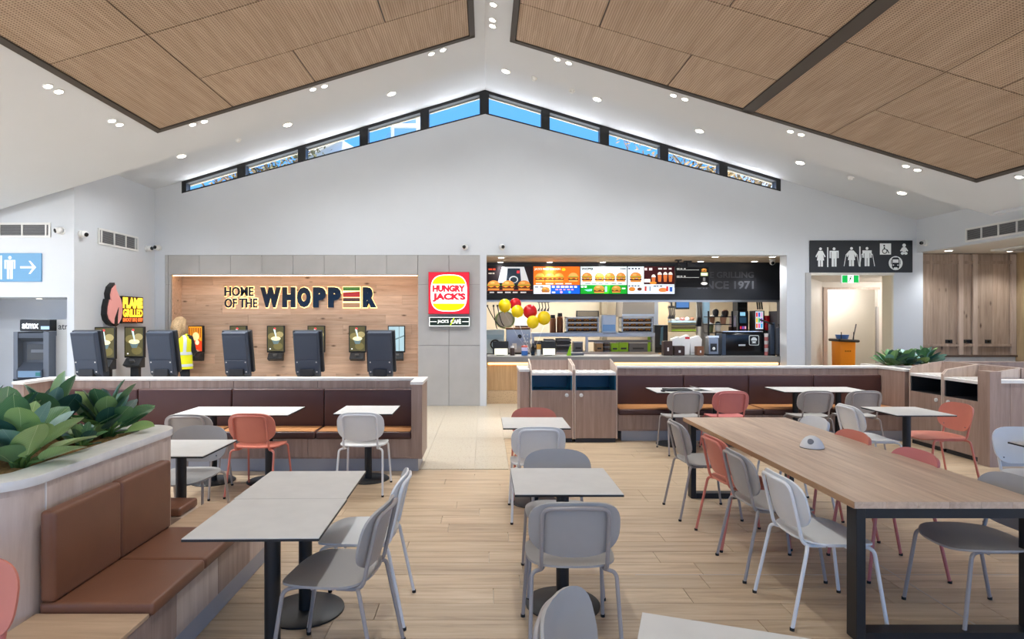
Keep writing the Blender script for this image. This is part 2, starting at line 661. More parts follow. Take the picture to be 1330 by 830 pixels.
class Print:
    """flat printed picture in (u, v) metres, facing -y, colour per face"""

    def __init__(self):
        self.v, self.f, self.c = [], [], []
        self.k = 0

    def poly(self, pts, col):
        self.k += 1
        y = -0.00025 * self.k
        i = len(self.v)
        self.v += [(u, y, w) for u, w in pts]
        self.f.append(tuple(range(i, i + len(pts))))
        self.c.append(lin(col))

    def rect(self, x0, x1, z0, z1, col):
        self.poly([(x0, z0), (x1, z0), (x1, z1), (x0, z1)], col)

    def ell(self, cx, cz, rx, rz, col, a0=0, a1=2 * PI, n=18):
        self.poly([(cx + rx * math.cos(a0 + (a1 - a0) * k / n), cz + rz * math.sin(a0 + (a1 - a0) * k / n)) for k in range(n + (0 if a1 - a0 > 6.2 else 1))], col)

    def text(self, s, x0, x1, z0, z1, col, bold=0.0):
        vs, fs = text_tris(s, bold)
        self.k += 1
        y = -0.00025 * self.k
        i = len(self.v)
        self.v += [(x0 + u * (x1 - x0), y, z0 + w * (z1 - z0)) for u, w in vs]
        for f in fs:
            self.f.append(tuple(i + q for q in f))
            self.c.append(lin(col))

    def burger(self, cx, cz, w, h, bun=(206, 134, 62)):
        z = cz - h / 2
        self.rect(cx - w * .44, cx + w * .44, z, z + h * .2, bun)
        self.rect(cx - w * .5, cx + w * .5, z + h * .18, z + h * .36, (92, 48, 30))
        self.poly([(cx - w * .48, z + h * .42), (cx - w * .2, z + h * .3), (cx + w * .1, z + h * .42), (cx + w * .3, z + h * .28), (cx + w * .48, z + h * .42)], (246, 190, 50))
        self.rect(cx - w * .48, cx + w * .48, z + h * .40, z + h * .50, (196, 50, 36))
        self.rect(cx - w * .52, cx + w * .52, z + h * .48, z + h * .58, (106, 160, 50))
        self.ell(cx, z + h * .56, w * .47, h * .44, bun, 0, PI, 10)
        self.ell(cx - w * .1, z + h * .76, w * .2, h * .12, (228, 170, 96), n=8)

    def build(self, name, m, parent, loc=(0, 0, 0), rot=(0, 0, 0)):
        me = bpy.data.meshes.new(name)
        me.from_pydata(self.v, [], self.f)
        me.materials.append(m)
        ca = me.color_attributes.new('Col', 'FLOAT_COLOR', 'CORNER')
        for p in me.polygons:
            for li in p.loop_indices:
                ca.data[li].color = (*self.c[p.index], 1)
        # all polygons face -y
        bm = bmesh.new()
        bm.from_mesh(me)
        bad = [f for f in bm.faces if f.normal.y > 0]
        if bad:
            bmesh.ops.reverse_faces(bm, faces=bad)
        bm.to_mesh(me)
        bm.free()
        o = link(name, me, parent)
        o.location = Vector(loc)
        o.rotation_euler = rot
        return o

# ------------------------------------------------------------------ room shell
YW = 11.82                 # face of the gable wall
SL = 0.302                 # slope of the roof
RM, RR = 5.63, 6.22        # ridge of the main ceiling and of the raised strip by the windows
YE = 9.2                   # edge where the main ceiling stops
TH = math.atan(SL)


def zm(x):
    return RM - SL * abs(x)


def zr(x):
    return RR - SL * abs(x)


# floor slab
floor = struct(MB().box(-9.4, 10.8, -4.2, 17.2, -0.25, -0.012).build('floor', TERR))
ground = struct(MB().box(-80, 80, -60, 90, -0.45, -0.30).build('ground', mottled('pale_concrete', (176, 172, 164), 0.08, 0.6, 0.8)))

# floor planks, laid across the room
_pl = {}


def plank_mesh(length, width):
    k = (round(length, 3), round(width, 3))
    if k not in _pl:
        mb = MB().box(0, length, 0, width, -0.012, 0)
        _pl[k] = mb.mesh('plank', FLOORW, bevel=0.0012, bseg=1)
    return _pl[k]


def wood_rows():
    PW, PLN, G = 0.2, 1.2, 0.003
    r = 0
    y = -1.0
    while y < 8.44:
        off = random.random() * PLN
        x = -9.2 - off
        while x < 8.4:
            a, b = x, x + PLN - G
            x += PLN
            yy0, yy1 = y, y + PW - G
            # stop at the terrazzo aisle and at the left booth
            lim = 8.5
            if yy0 > 6.80:
                a = max(a, 0.275)
                lim = 8.5
            if yy0 > 8.5 or b - a < 0.04:
                continue
            if a < -9.2:
                a = -9.2
            if b > 8.4:
                b = 8.4
            yield a, b, yy0, yy1
        y += PW


rest = MB()
near = 0
for a, b, y0, y1 in wood_rows():
    vis = (3.0 < y0 < 5.25) and b > -0.86 * (y1 + 0.2) and a < 0.92 * (y1 + 0.2)
    if vis:
        link('plank', plank_mesh(b - a, y1 - y0), floor, loc=(a, y0, 0))
        near += 1
    else:
        rest.box(a, b, y0, y1, -0.012, 0)
o = rest.build('plank_field', FLOORW, floor)
o['kind'] = 'stuff'
# terrazzo tiles of the aisle
tm = {}
ys = [6.83 + 0.6 * k for k in range(10)]
for y in ys:
    for (a, b) in ((-1.32, -0.72), (-0.72, -0.12), (-0.12, 0.27)):
        k = round(b - a, 3)
        if k not in tm:
            tm[k] = MB().box(0, b - a - 0.003, 0, 0.597, -0.012, 0.0).mesh('terrazzo_tile', TERR, bevel=0.001, bseg=1)
        link('terrazzo_tile', tm[k], floor, loc=(a, y, 0))
for y in [8.55 + 0.6 * k for k in range(6)]:
    k = 0.601
    if k not in tm:
        tm[k] = MB().box(0, 0.597, 0, 0.597, -0.012, 0.0).mesh('terrazzo_tile', TERR, bevel=0.001, bseg=1)
    link('terrazzo_tile', tm[k], floor, loc=(0.27, y, 0))
JOINT = mat('pale_movement_joint', (186, 178, 170), 0.5)
MB().box(2.725, 2.735, 3.0, 5.2, 0.0, 0.0012).build('movement_joint', JOINT, floor)
MB().box(1.0, 4.6, 3.995, 4.003, 0.0, 0.0012).build('movement_joint', JOINT, floor)

# gable wall: polygons extruded in depth, with the window strip, counter and corridor openings left open
XL, XR = -6.5, 8.62
WA, WB = wx(236, YW), wx(1014, YW)


def wb(x):      # bottom of the window strip
    return 5.746 - 0.262 * abs(x)


g = MB()
Y0, Y1 = YW, YW + 0.28


def colwall(x0, x1, zb0, zb1, zt0, zt1):
    g.prism([(x0, zb0), (x1, zb1), (x1, zt1), (x0, zt0)], Y0, Y1)


TT = 2.97
colwall(XL, -6.30, 0, 0, zr(XL), zr(-6.30))
colwall(-6.30, WA, TT, TT, zr(-6.30), zr(WA))
colwall(WA, 0, TT, TT, wb(WA), wb(0))
colwall(0, WB, TT, TT, wb(0), wb(WB))
colwall(WB, 5.94, TT, TT, zr(WB), zr(5.94))
colwall(5.94, 6.36, 0, 0, zr(5.94), zr(6.36))
colwall(6.36, 8.03, 2.61, 2.61, zr(6.36), zr(8.03))
colwall(8.03, XR, 0, 0, zr(8.03), zr(XR))
colwall(-0.10, 0.03, 0, 0, TT, TT)
wall_back = struct(g.build('wall_back', WHITE))

# tiled grey wall with the timber-lined niche
NX0, NX1, NZ = -6.30, -1.32, 2.58
t = MB()
t.box(-6.30, -6.18, YW + 0.03, 12.5, 0, TT)
t.box(NX1, -0.10, YW + 0.03, 12.5, 0, TT)
t.box(-6.18, NX1, YW + 0.03, 12.5, NZ + 0.0, TT)
t.box(-6.18, NX1, 12.26, 12.5, 0, NZ)
wt = struct(t.build('wall_back_tiled', GROUT))
zs = [0.0, 1.19, 2.39, TT]
cache = {}
x = -6.30
xs = []
e = wx(624, YW) - 0.006
x = e
while x > -6.30:
    xs.append((max(x - 0.614, -6.30), x))
    x -= 0.614
for (a, b) in xs:
    for k in range(3):
        z0, z1 = zs[k], zs[k + 1]
        segs = [(a, b, z0, z1)]
        if b > -6.18 and a < NX1 and z0 < NZ:      # cut the tiles around the niche
            segs = []
            if z1 > NZ:
                segs.append((max(a, -6.30), min(b, NX1), NZ, z1))
            if b > NX1:
                segs.append((max(a, NX1), b, z0, z1))
            if a < -6.18:
                segs.append((a, -6.18, z0, z1 if z1 < NZ else NZ))
        for (xa, xb, za, zb) in segs:
            if xb - xa < 0.02 or zb - za < 0.02:
                continue
            w_, h_ = round(xb - xa - 0.006, 3), round(zb - za - 0.006, 3)
            if (w_, h_) not in cache:
                cache[(w_, h_)] = MB().box(0, w_, -0.02, 0.012, 0, h_).mesh('wall_tile', TILE, bevel=0.0015, bseg=1)
            link('wall_tile', cache[(w_, h_)], wt, loc=(xa + 0.003, YW + 0.02, za + 0.003))
# niche lining planks (back wall) and the boxed reveals
cache = {}
z = 0.0
row = 0
while z < NZ - 0.01:
    x = -6.18 - (row * 0.53) % 1.4
    z1 = min(z + 0.2, NZ)
    while x < NX1:
        a, b = max(x, -6.18), min(x + 1.4, NX1)
        x += 1.4
        if b - a < 0.03:
            continue
        k = (round(b - a, 3), round(z1 - z, 3))
        if k not in cache:
            cache[k] = MB().box(0, b - a - 0.002, 0, 0.03, 0, z1 - z - 0.002).mesh('niche_plank', NICHEOAK, bevel=0.001, bseg=1)
        link('niche_plank', cache[k], wt, loc=(a, 12.22, z))
    z += 0.2
    row += 1
MB().box(-6.20, -6.17, YW + 0.035, 12.22, 0, NZ).build('niche_reveal', NICHEOAK, wt)
MB().box(NX1 - 0.012, NX1 + 0.02, YW + 0.035, 12.22, 0, NZ).build('niche_reveal', NICHEOAK, wt)
MB().box(-6.17, NX1 - 0.012, YW + 0.035, 12.22, NZ - 0.006, NZ + 0.02).build('niche_reveal', NICHEOAK, wt)
LEDN = mat('niche_led', (255, 226, 180), 0.5, emit=(255, 214, 160), estr=5.0)
MB().box(-6.16, NX1 - 0.02, YW + .045, YW + .075, NZ - 0.022, NZ - 0.007).build('led_strip', LEDN, wt)

# main ceiling, raised strip and eaves
c = MB()
for s, xo in ((-1, 9.3), (1, 7.76)):
    c.prism([(0, RM), (s * xo, zm(xo)), (s * xo, zm(xo) + 0.12), (0, RM + 0.12)] if s > 0 else [(-xo, zm(xo)), (0, RM), (0, RM + 0.12), (-xo, zm(xo) + 0.12)], -4.2, YE)
ceiling = struct(c.build('ceiling', CEIL))
c = MB()
c.prism([(-9.5, zr(9.5)), (0, RR), (0, RR + 0.12), (-9.5, zr(9.5) + 0.12)], YE - 0.1, YW + 0.24)
c.prism([(0, RR), (8.7, zr(8.7)), (8.7, zr(8.7) + 0.12), (0, RR + 0.12)], YE - 0.1, YW + 0.24)
struct(c.build('ceiling_raised', CEIL))
c = MB()      # upright face between the two ceilings
c.prism([(-9.3, zm(9.3) + .03), (0, RM + .03), (0, RR - .005), (-9.3, zr(9.3) - .005)], YE - 0.09, YE - .002)
c.prism([(0, RM + .03), (7.75, zm(7.75) + .03), (8.6, zr(8.6) - .005), (0, RR - .005)], YE - 0.09, YE - .002)
struct(c.build('ceiling_step', CEIL))
c = MB()
c.box(7.70, 8.6, -4.2, YE - 0.1, zr(8.49), zr(8.49) + 0.1)
c.box(7.66, 7.76, -4.2, YE - 0.14, zm(7.76), zr(8.49) + 0.1)
struct(c.build('ceiling_eave', CEIL))
c = MB().box(8.62, 10.9, -4.2, 12.3, 3.02, 3.2)
struct(c.build('ceiling_alcove', mottled('alcove_soffit', (206, 198, 188), 0.01, 2, 0.6)))
wr = MB().box(8.49, 8.62, -4.2, YW, 3.02, zr(8.49) + 0.05)
wall_right = struct(wr.build('wall_right', WHITE))

# left side walls
wl = MB().prism([(-6.612, 0), (XL, 0), (XL, zr(XL) - .003), (-6.612, zr(6.612) - .003)], 9.5, YW + 0.0)
wall_left = struct(wl.build('wall_left', WHITE))
ATX0, ATX1, ATZ = -8.6, wx(87, 9.5), wz(386, 9.5)
w2 = MB()
w2.prism([(-9.3, 0), (ATX0, 0), (ATX0, zr(ATX0) - .004), (-9.3, zr(9.3) - .004)], 9.5, 9.66)
w2.prism([(ATX0, ATZ), (-6.612, ATZ), (-6.612, zr(6.612) - .004), (ATX0, zr(ATX0) - .004)], 9.5, 9.66)
w2.box(ATX0 - 0.05, -6.612, 10.5, 10.6, 0, ATZ + 0.1)
w2.box(ATX0, -6.612, 9.66, 10.5, ATZ, ATZ + 0.1)
w2.box(ATX0 - 0.1, ATX0, 9.66, 10.5, 0, ATZ)
struct(w2.build('wall_left_front', WHITE))

# glazed shopfront behind the camera and down both long sides
MULL = mat('dark_mullion', (38, 38, 40), 0.4)


def glazing(name, p0, p1, z0, z1, n, transom=2.4):
    p0, p1 = Vector((*p0, 0)), Vector((*p1, 0))
    d = p1 - p0
    nrm = Vector((-d.y, d.x, 0)).normalized() * 0.05
    root = bpy.data.objects.new(name, None)
    C.objects.link(root)
    root.location = p0
    struct(root)

    def bar(a, b, za, zb):
        m_ = MB()
        e0, e1 = p0 + d * a, p0 + d * b
        P = [e0 - nrm, e1 - nrm, e1 + nrm, e0 + nrm]
        m_.prism([(q.x, q.y) for q in P], za, zb, 'z')
        m_.build('mullion', MULL, root)
    w = 0.03 / d.length
    for k in range(n + 1):
        bar(max(0, k / n - w), min(1, k / n + w), z0, z1)
    for zz in (z0, transom, z1 - 0.06):
        bar(0, 1, zz, zz + 0.06)
    for k in range(n):
        e0, e1 = p0 + d * (k / n), p0 + d * ((k + 1) / n)
        MB().poly([(e0.x, e0.y, z0), (e1.x, e1.y, z0), (e1.x, e1.y, z1), (e0.x, e0.y, z1)]).build('pane', GLASS, root)
    return root


glazing('window_1', (-9.25, -4.1), (10.7, -4.1), 0.0, 3.2, 12)
glazing('window_2', (-9.25, -4.1), (-9.25, 9.5), 0.0, 2.84, 8)
glazing('window_3', (10.7, -4.1), (10.7, 8.6), 0.0, 3.02, 8)
gm = MB()
gm.prism([(-9.3, 3.2), (10.8, 3.2), (10.8, zm(9.3) + 0.4), (0, RM + 0.1), (-9.3, zm(9.3) + 0.3)], -4.2, -4.05)
struct(gm.build('wall_front', WHITE))

# clerestory strip: one window object with frame bars and sloping panes
root = bpy.data.objects.new('window_4', None)
C.objects.link(root)
root.location = (0, YW, wb(0))
struct(root, 'black framed strip of clerestory panes following the gable')
panes_l = [(236, 308), (319, 387), (397, 467), (478, 546), (557, 623)]
panes_r = [(635, 703), (714, 779), (791, 857), (868, 934), (945, 1014)]
FY0, FY1 = YW + 0.0, YW + 0.16


def para(x0, x1, lo, hi, y0, y1, name, m_):
    b = MB()
    b.prism([(x0, lo(x0)), (x1, lo(x1)), (x1, hi(x1)), (x0, hi(x0))], y0, y1)
    return b.build(name, m_, root)


def zt(x):
    return zr(x) - 0.002


para(WA, 0, lambda x: zt(x) - 0.06, zt, FY0, FY1, 'head_bar', BLACK)
para(0, WB, lambda x: zt(x) - 0.06, zt, FY0, FY1, 'head_bar', BLACK)
para(WA, 0, wb, lambda x: wb(x) + 0.028, FY0, FY1, 'sill_bar', BLACK)
para(0, WB, wb, lambda x: wb(x) + 0.028, FY0, FY1, 'sill_bar', BLACK)
allp = panes_l + panes_r
edges = [(232, 242)] + [(allp[k][1], allp[k + 1][0]) for k in range(9)] + [(1008, 1014)]
for (a, b) in edges:
    xa, xb = wx(a, YW), wx(b, YW)
    xa, xb = max(xa, WA), min(xb, WB)
    if xa < 0 < xb:
        for (q0, q1) in ((xa, 0), (0, xb)):
            para(q0, q1, wb, zt, FY0 - 0.004, FY1 + 0.004, 'mullion', BLACK)
    else:
        para(xa, xb, wb, zt, FY0 - 0.004, FY1 + 0.004, 'mullion', BLACK)
SILL_GLOW = mat('added_sill_glow', (255, 255, 255), 0.5, emit=(252, 252, 255), estr=30.0)  # unseen glow strip added on the sill to brighten the raised ceiling
for (q0, q1) in ((WA + .1, -.1), (.1, WB - .1)):
    para(q0, q1, lambda x: wb(x) + 0.030, lambda x: wb(x) + 0.036, YW + .035, YW + .065, 'added_glow_strip', SILL_GLOW)
for (a, b) in allp:
    xa, xb = wx(a, YW), wx(b, YW)
    p = MB()
    yy = YW + 0.10
    p.poly([(xa, yy, wb(xa)), (xb, yy, wb(xb)), (xb, yy, zt(xb)), (xa, yy, zt(xa))])
    p.build('pane', TINT, root)
    para(xa, xb, lambda x: zt(x) - 0.075, lambda x: zt(x) - 0.055, YW + 0.165, YW + 0.22, 'eave_lining', mat('cream_eave', (214, 200, 176), 0.6))

# timber acoustic rafts set into the ceiling
CT = math.cos(TH)


def raft(loc_label, s, x0, x1, panels):
    o = thing('acoustic_ceiling_raft', (0, 0, RM), loc_label, 'ceiling panel', 'timber acoustic rafts in the sloping ceiling')
    o.rotation_euler = (0, TH * s, 0)
    X0, X1 = x0 / CT, x1 / CT
    yf = 8.17
    yn = 1.2
    fw = 0.075
    fr = MB()
    zb, zt_ = -0.05, -0.001
    for (a, b, c_, d) in ((X0, X1, yf - fw, yf), (X0, X1, yn, yn + fw), (X0, X0 + fw, yn, yf), (X1 - fw, X1, yn, yf)):
        m_ = MB().box(a, b, c_, d, zb, zt_)
        m_.build('frame', FRAMEBK, o, rel=False)
    MB().box(X0 + fw, X1 - fw, yn + fw, yf - fw, -0.012, -0.002).build('backing', CHAR, o, rel=False)
    for (a, b, c_, d) in panels:
        a_, b_ = max(a / CT, X0 + fw), min(b / CT, X1 - fw)
        c2, d2 = max(c_, yn + fw), min(d, yf - fw)
        MB().box(a_ + 0.007, b_ - 0.007, c2 + 0.007, d2 - 0.007, -0.034, -0.013).build('panel', PERF, o, rel=False)
    return o


R1, R2, R3 = 7.15, 6.05, 4.95
rows = [(R1, 8.2), (R2, R1), (R3, R2), (3.85, R3), (2.75, 3.85), (1.2, 2.75)]
pl = []
for k in range(3):
    hi_ = 8.2 - k * 2.15 if k else 8.2
    pl.append((-4.5, -3.41, (6.05, 3.9, 1.2)[k], (8.2, 6.05, 3.9)[k]))
for k, (a, b) in enumerate(rows):
    cut = (-2.30, -1.20)[k % 2]
    pl += [(-3.41, cut, a, b), (cut, -0.1, a, b)]
raft('timber acoustic ceiling raft on the left slope of the roof', -1, -4.47, -0.15, pl)
pr = []
for k, (a, b) in enumerate(rows):
    cut = (2.47, 1.37)[k % 2]
    pr += [(0.3, cut, a, b), (cut, 3.6, a, b)]
raft('timber acoustic ceiling raft on the right slope beside the ridge', 1, 0.35, 3.56, pr)
pq = [(3.5, 4.65, 6.05, 8.2), (3.5, 4.65, 3.9, 6.05), (3.5, 4.65, 1.2, 3.9), (4.65, 6.8, R1, 8.2)]
for k, (a, b) in enumerate(rows[1:]):
    cut = (5.73, 5.2)[k % 2]
    pq += [(4.65, cut, a, b), (cut, 6.8, a, b)]
raft('timber acoustic ceiling raft on the right slope nearest the right wall', 1, 3.56, 6.70, pq)


# ------------------------------------------------------------------ downlights
def downlight(x, y, z, slope, big, label, watts, group, spot=True, ang=115, soft=0.05, tilt=0.0, yaw=0.0):
    o = thing('downlight', (x, y, z), label, 'downlight', group)
    o.rotation_euler = (0, slope, 0)
    r = 0.062 if big else 0.042
    MB().lathe([(r * 1.28, -0.002), (r * 1.28, -0.008), (r * 0.98, -0.014), (r * 0.98, -0.006)], seg=16).build('trim_ring', WHITEF, o, rel=False, smooth=True)
    MB().lathe([(r * 0.95, -0.0145), (r * 0.95, -0.0065)], seg=16).build('lens', LAMPW, o, rel=False)
    if spot:
        li = bpy.data.lights.new('downlight_beam', 'SPOT')
        li.energy = watts
        li.spot_size = math.radians(ang)
        li.spot_blend = 0.9
        li.shadow_soft_size = soft
        li.color = (0.95, 0.98, 1.0)
        lo = bpy.data.objects.new('downlight_beam', li)
        C.objects.link(lo)
        lo.parent = o
        lo.location = (0, 0, -0.03)
        lo.rotation_euler = (0, -slope, 0)
        if tilt:
            lo.rotation_euler = (Matrix.Rotation(-slope, 3, 'Y') @ Matrix.Rotation(math.radians(yaw), 3, 'Z') @ Matrix.Rotation(math.radians(tilt), 3, 'X')).to_euler()
    return o


def on_slope(px, py):
    Y = (RM - H) * F / ((CY - py) + SL * abs(px - CX))
    return wx(px, Y), Y


small = [(62, 111), (76, 118), (145, 156), (155, 161), (250, 161), (265, 157), (406, 115), (421, 111), (560, 69), (575, 64),
         (724, 76), (739, 81), (875, 123), (890, 128), (1027, 170), (1041, 174), (1177, 215), (1192, 220), (1324, 229), (641, 5), (640, 25), (640, 33)]
where = ['beside the outer edge of the left raft, nearer pair', 'beside the outer edge of the left raft, farther pair', 'below the front edge of the left raft, lowest pair', 'below the front edge of the left raft, middle pair', 'below the front edge of the left raft, pair nearest the ridge',
         'below the front edge of the right rafts, pair nearest the ridge', 'below the front edge of the right rafts, second pair from the ridge', 'below the front edge of the right rafts, third pair from the ridge', 'below the front edge of the right rafts, lowest pair']
single = ['small downlight below the outer corner of the right rafts at the frame edge', 'small downlight on the ridge at the very top of the frame', 'small downlight on the ridge, upper of the close pair', 'small downlight on the ridge, lower of the close pair']
for i, (px, py) in enumerate(small):
    X, Y = on_slope(px, py)
    lab = ('left light ' if i % 2 == 0 else 'right light ') + where[i // 2] if i < 18 else single[i - 18]
    downlight(X, Y, zm(X), TH if X > 0 else -TH, False, lab, SPOT_W * (1.15 if X < 0 else 0.8), 'small ceiling downlights')
big = [(657, 90), (775, 126), (907, 167), (1037, 208), (1168, 247), (509, 119), (375, 159), (238, 199.5)]
names = ['closest to the ridge on the right', 'second from the ridge on the right', 'third from the ridge on the right', 'fourth from the ridge on the right', 'lowest on the right slope',
         'closest to the ridge on the left', 'second from the ridge on the left', 'lowest on the left slope']
for (px, py), nm in zip(big, names):
    X, Y = on_slope(px, py + 4)
    downlight(X, Y - 0.06, zm(X), TH if X > 0 else -TH, True, 'large downlight at the ceiling edge by the clerestory, ' + nm, SPOT_W * (1.5 if px < 300 else 0.95), 'edge downlights by the clerestory', ang=105, tilt=34, yaw=52 if px < 300 else 0)
# unseen downlights added over and behind the camera to brighten the room
for X in (-7.6, -5.4, 0.1, 7.3):
    for Y in ((5.6, 3.4, 1.2, -1.2) if X != 0.1 else (4.6, 2.6, 0.6, -1.4)):
        downlight(X, Y, zm(X), TH if X > 0 else -TH, False, 'unseen fill downlight added over the near dining area', SPOT_W * {-7.6: 2.6, -5.4: 2.2, 0.1: 1.0, 7.3: 1.6}[X], 'unseen fill downlights added over the near dining area')
for (X, Y) in ((-7.3, 6.9), (-8.4, 6.6)):  # two more added out of view, aimed to brighten the left front wall
    downlight(X, Y, zm(X), -TH, False, 'unseen fill downlight added over the near dining area', SPOT_W * 1.2, 'unseen fill downlights added over the near dining area', tilt=48)
for (px, py) in ((309, 181), (694, 101), (1105, 230), (743, 117)):
    X, Y = on_slope(px, py)
    o = thing('ceiling_sensor', (X, Y, zm(X)), 'small white round ceiling sensor near pixel row of edge lights', 'sensor')
    o['label'] = {309: 'small white smoke sensor on the left slope by the edge lights', 694: 'small white sensor right of the ridge between edge lights', 1105: 'small white sensor low on the right slope', 743: 'tiny white sprinkler on the right slope under the raft'}[px]
    o.rotation_euler = (0, TH if X > 0 else -TH, 0)
    MB().lathe([(0.05, -0.001), (0.05, -0.015)][::-1], seg=14).build('base', WHITEP, o, rel=False)
    MB().lathe([(0.022, -0.045), (0.034, -0.035), (0.036, -0.015)], seg=14).build('sensing_head', WHITEP, o, rel=False, smooth=True)

# ------------------------------------------------------------------ corridor behind the signed doorway
k = MB()
k.prism([(6.42, YW + 0.28), (7.92, 14.1), (7.86, 14.16), (6.36, YW + 0.34)], 0, 2.58, 'z')
struct(k.build('wall_corridor_left', CREAM))
k = MB()
k.box(7.92, 8.02, 14.1, 14.2, 0, 2.58)
k.box(8.02, 9.22, 14.1, 14.2, 2.43, 2.58)
k.box(9.22, 10.6, 14.1, 14.2, 0, 2.58)
k.box(7.8, 10.6, 15.4, 15.5, 0, 2.58)
k.box(10.5, 10.6, 12.3, 15.4, 0, 2.58)
k.box(7.92, 8.0, 14.2, 15.4, 0, 2.58)
struct(k.build('wall_corridor_back', CREAM))
struct(MB().prism([(6.40, YW + .285), (10.6, YW + .285), (10.6, 15.5), (7.86, 15.5), (7.86, 14.17)], 2.585, 2.7, 'z').build('ceiling_corridor', CREAM))
tr = struct(bpy.data.objects.new('trim_1', None))
C.objects.link(tr)
tr.location = (7.2, YW, 0)
DF = mat('door_frame_grey', (176, 174, 172), 0.4)
MB().box(6.30, 6.40, YW - 0.03, YW + 0.28, 0, 2.62).build('jamb', DF, tr)
MB().box(6.40, 8.05, YW - 0.012, YW + 0.28, 2.57, 2.62).build('head', CREAM, tr)
MB().box(7.995, 8.029, YW - 0.012, YW + 0.279, 0, 2.57).build('jamb', mat('door_frame_cream', (212, 202, 178), 0.4), tr)
MB().box(7.93, 8.02, 14.06, 14.1, 0, 2.45).build('inner_jamb', PALEOAK, tr)
MB().box(8.02, 9.25, 14.06, 14.1, 2.40, 2.45).build('inner_head', PALEOAK, tr)
MB().box(8.0, 8.05, 14.12, 15.0, 0.0, 1.95).build('open_door_leaf', CHAR, tr)
MB().box(9.17, 9.22, 14.06, 14.12, 0, 2.0).build('inner_jamb', DF, tr)
li = bpy.data.lights.new('added_corridor_lamp', 'POINT')  # unseen lamp added to light the corridor
li.energy = 42
li.shadow_soft_size = 0.12
li.color = (1.0, 0.97, 0.93)
cl = thing('added_corridor_light', (9.3, 13.0, 2.58), 'unseen round light added in the corridor', 'light')
MB().lathe([(0.14, 2.52), (0.16, 2.54), (0.16, 2.584)], 9.3, 13.0).build('diffuser', LAMPW, cl)
lo = bpy.data.objects.new('added_corridor_lamp', li)
C.objects.link(lo)
lo.parent = cl
lo.location = (0, 0, -0.25)
li2 = bpy.data.lights.new('added_corridor_lamp_inner', 'POINT')  # second unseen lamp, added to light the room behind
li2.energy = 22
li2.shadow_soft_size = 0.12
li2.color = (1.0, 0.97, 0.93)
cl2 = thing('added_corridor_light', (9.0, 14.8, 2.58), 'unseen round light added in the room past the corridor', 'light')
MB().lathe([(0.14, 2.52), (0.16, 2.54), (0.16, 2.584)], 9.0, 14.8).build('diffuser', LAMPW, cl2)
lo = bpy.data.objects.new('added_corridor_lamp_inner', li2)
C.objects.link(lo)
lo.parent = cl2
lo.location = (0, 0, -0.25)

# cleaning cart seen through the doorway
ct = thing('cleaning_cart', (8.2, 13.5, 0), 'orange cleaning cart with black bag and mop in the corridor doorway', 'cleaning cart')
bx0, bx1 = wx(1086, 13.5), wx(1106.5, 13.5)
bg_ = MB().prism([(bx0 + .02, 0.16), (bx1 - .02, 0.16), (bx1, 1.23), (bx0, 1.23)], 13.35, 13.7)
bg_.build('bag', ORANGE, ct, bevel=0.03, smooth=True)
MB().tube([(bx0 - .02, 13.33, 1.24), (bx1 + .04, 13.33, 1.22), (bx1 + .04, 13.72, 1.22), (bx0 - .02, 13.72, 1.24), (bx0 - .02, 13.33, 1.24)], 0.03, 8).build('bag_rim', BLACK, ct, smooth=True)
MB().lathe([(0.10, 1.22), (0.14, 1.36)], (bx0 + bx1) / 2 - .03, 13.52, 14).build('bucket', BLUEP, ct, smooth=True)
MB().tube([(bx1 + .0, 13.5, 0.2), (bx1 + .02, 13.5, 1.24), (wx(1112, 13.5), 13.5, wz(421, 13.5))], 0.013, 8).build('mop_handle', INOXD, ct, smooth=True)
for sx in (bx0 + .04, bx1 - .04):
    MB().tube([(sx, 13.37, 0.1), (sx, 13.37, 1.42)], 0.01, 6).build('post', BLACK, ct)
MB().box(bx0 - .03, bx1 + .03, 13.3, 13.74, 0.10, 0.16).build('deck', CHAR, ct)
for (ax, ay) in ((bx0, 13.34), (bx1, 13.34), (bx0, 13.7), (bx1, 13.7)):
    MB().tube([(ax - .015, ay, 0.05), (ax + .015, ay, 0.05)], 0.05, 12).build('wheel', RUBBER, ct)
pb = Print()
for q in range(4):
    pb.rect(-0.07 + q * .036, -0.045 + q * .036, 0, 0.032, (150, 90, 14))
pb.build('bag_print', PRINT, ct, loc=((bx0 + bx1) / 2 - 8.2, -0.152, 0.98))

# ------------------------------------------------------------------ timber alcove on the right
al = MB().box(8.60, 10.7, 12.03, 12.2, 0, 3.02)
wa = struct(al.build('wall_alcove', RUSTIC))
AY = 12.0
bxs = [1199, 1216, 1243.5, 1250, 1262, 1267, 1290, 1312]
bcache = {}
xs_ = [8.60, 8.95, 9.27, 9.44, 9.72, 9.80, 10.14, 10.46, 10.62]
for k in range(len(xs_) - 1):
    w_ = round(xs_[k + 1] - xs_[k], 3)
    MBx = MB().box(xs_[k] + .002, xs_[k + 1] - .002, AY, AY + 0.028, 0.98, 3.0)
    MBx.build('board', RUSTIC, wa, bevel=0.002, bseg=1)
for px in (1246.5, 1265, 1315):
    xc = wx(px, AY)
    MB().box(xc - .045, xc + .045, AY - 0.04, AY, 1.0, 3.0).build('cover_batten', wood('light_batten', (204, 184, 168), (178, 156, 140), (7, 7, .5), .4), wa)
MB().box(8.62, 10.5, AY - 0.03, AY, wz(343, AY), wz(339, AY)).build('rail', RUSTIC, wa)
MB().box(8.62, 10.5, AY - 0.03, AY, wz(450, AY), wz(447, AY)).build('rail', RUSTIC, wa)
MB().box(8.60, 10.6, AY - 0.05, AY, wz(463.5, AY), wz(461, AY)).build('rail', mat('dark_oak_rail', (96, 76, 64), 0.5), wa)
SPL = mat('white_splash_tile', (222, 224, 226), 0.3)
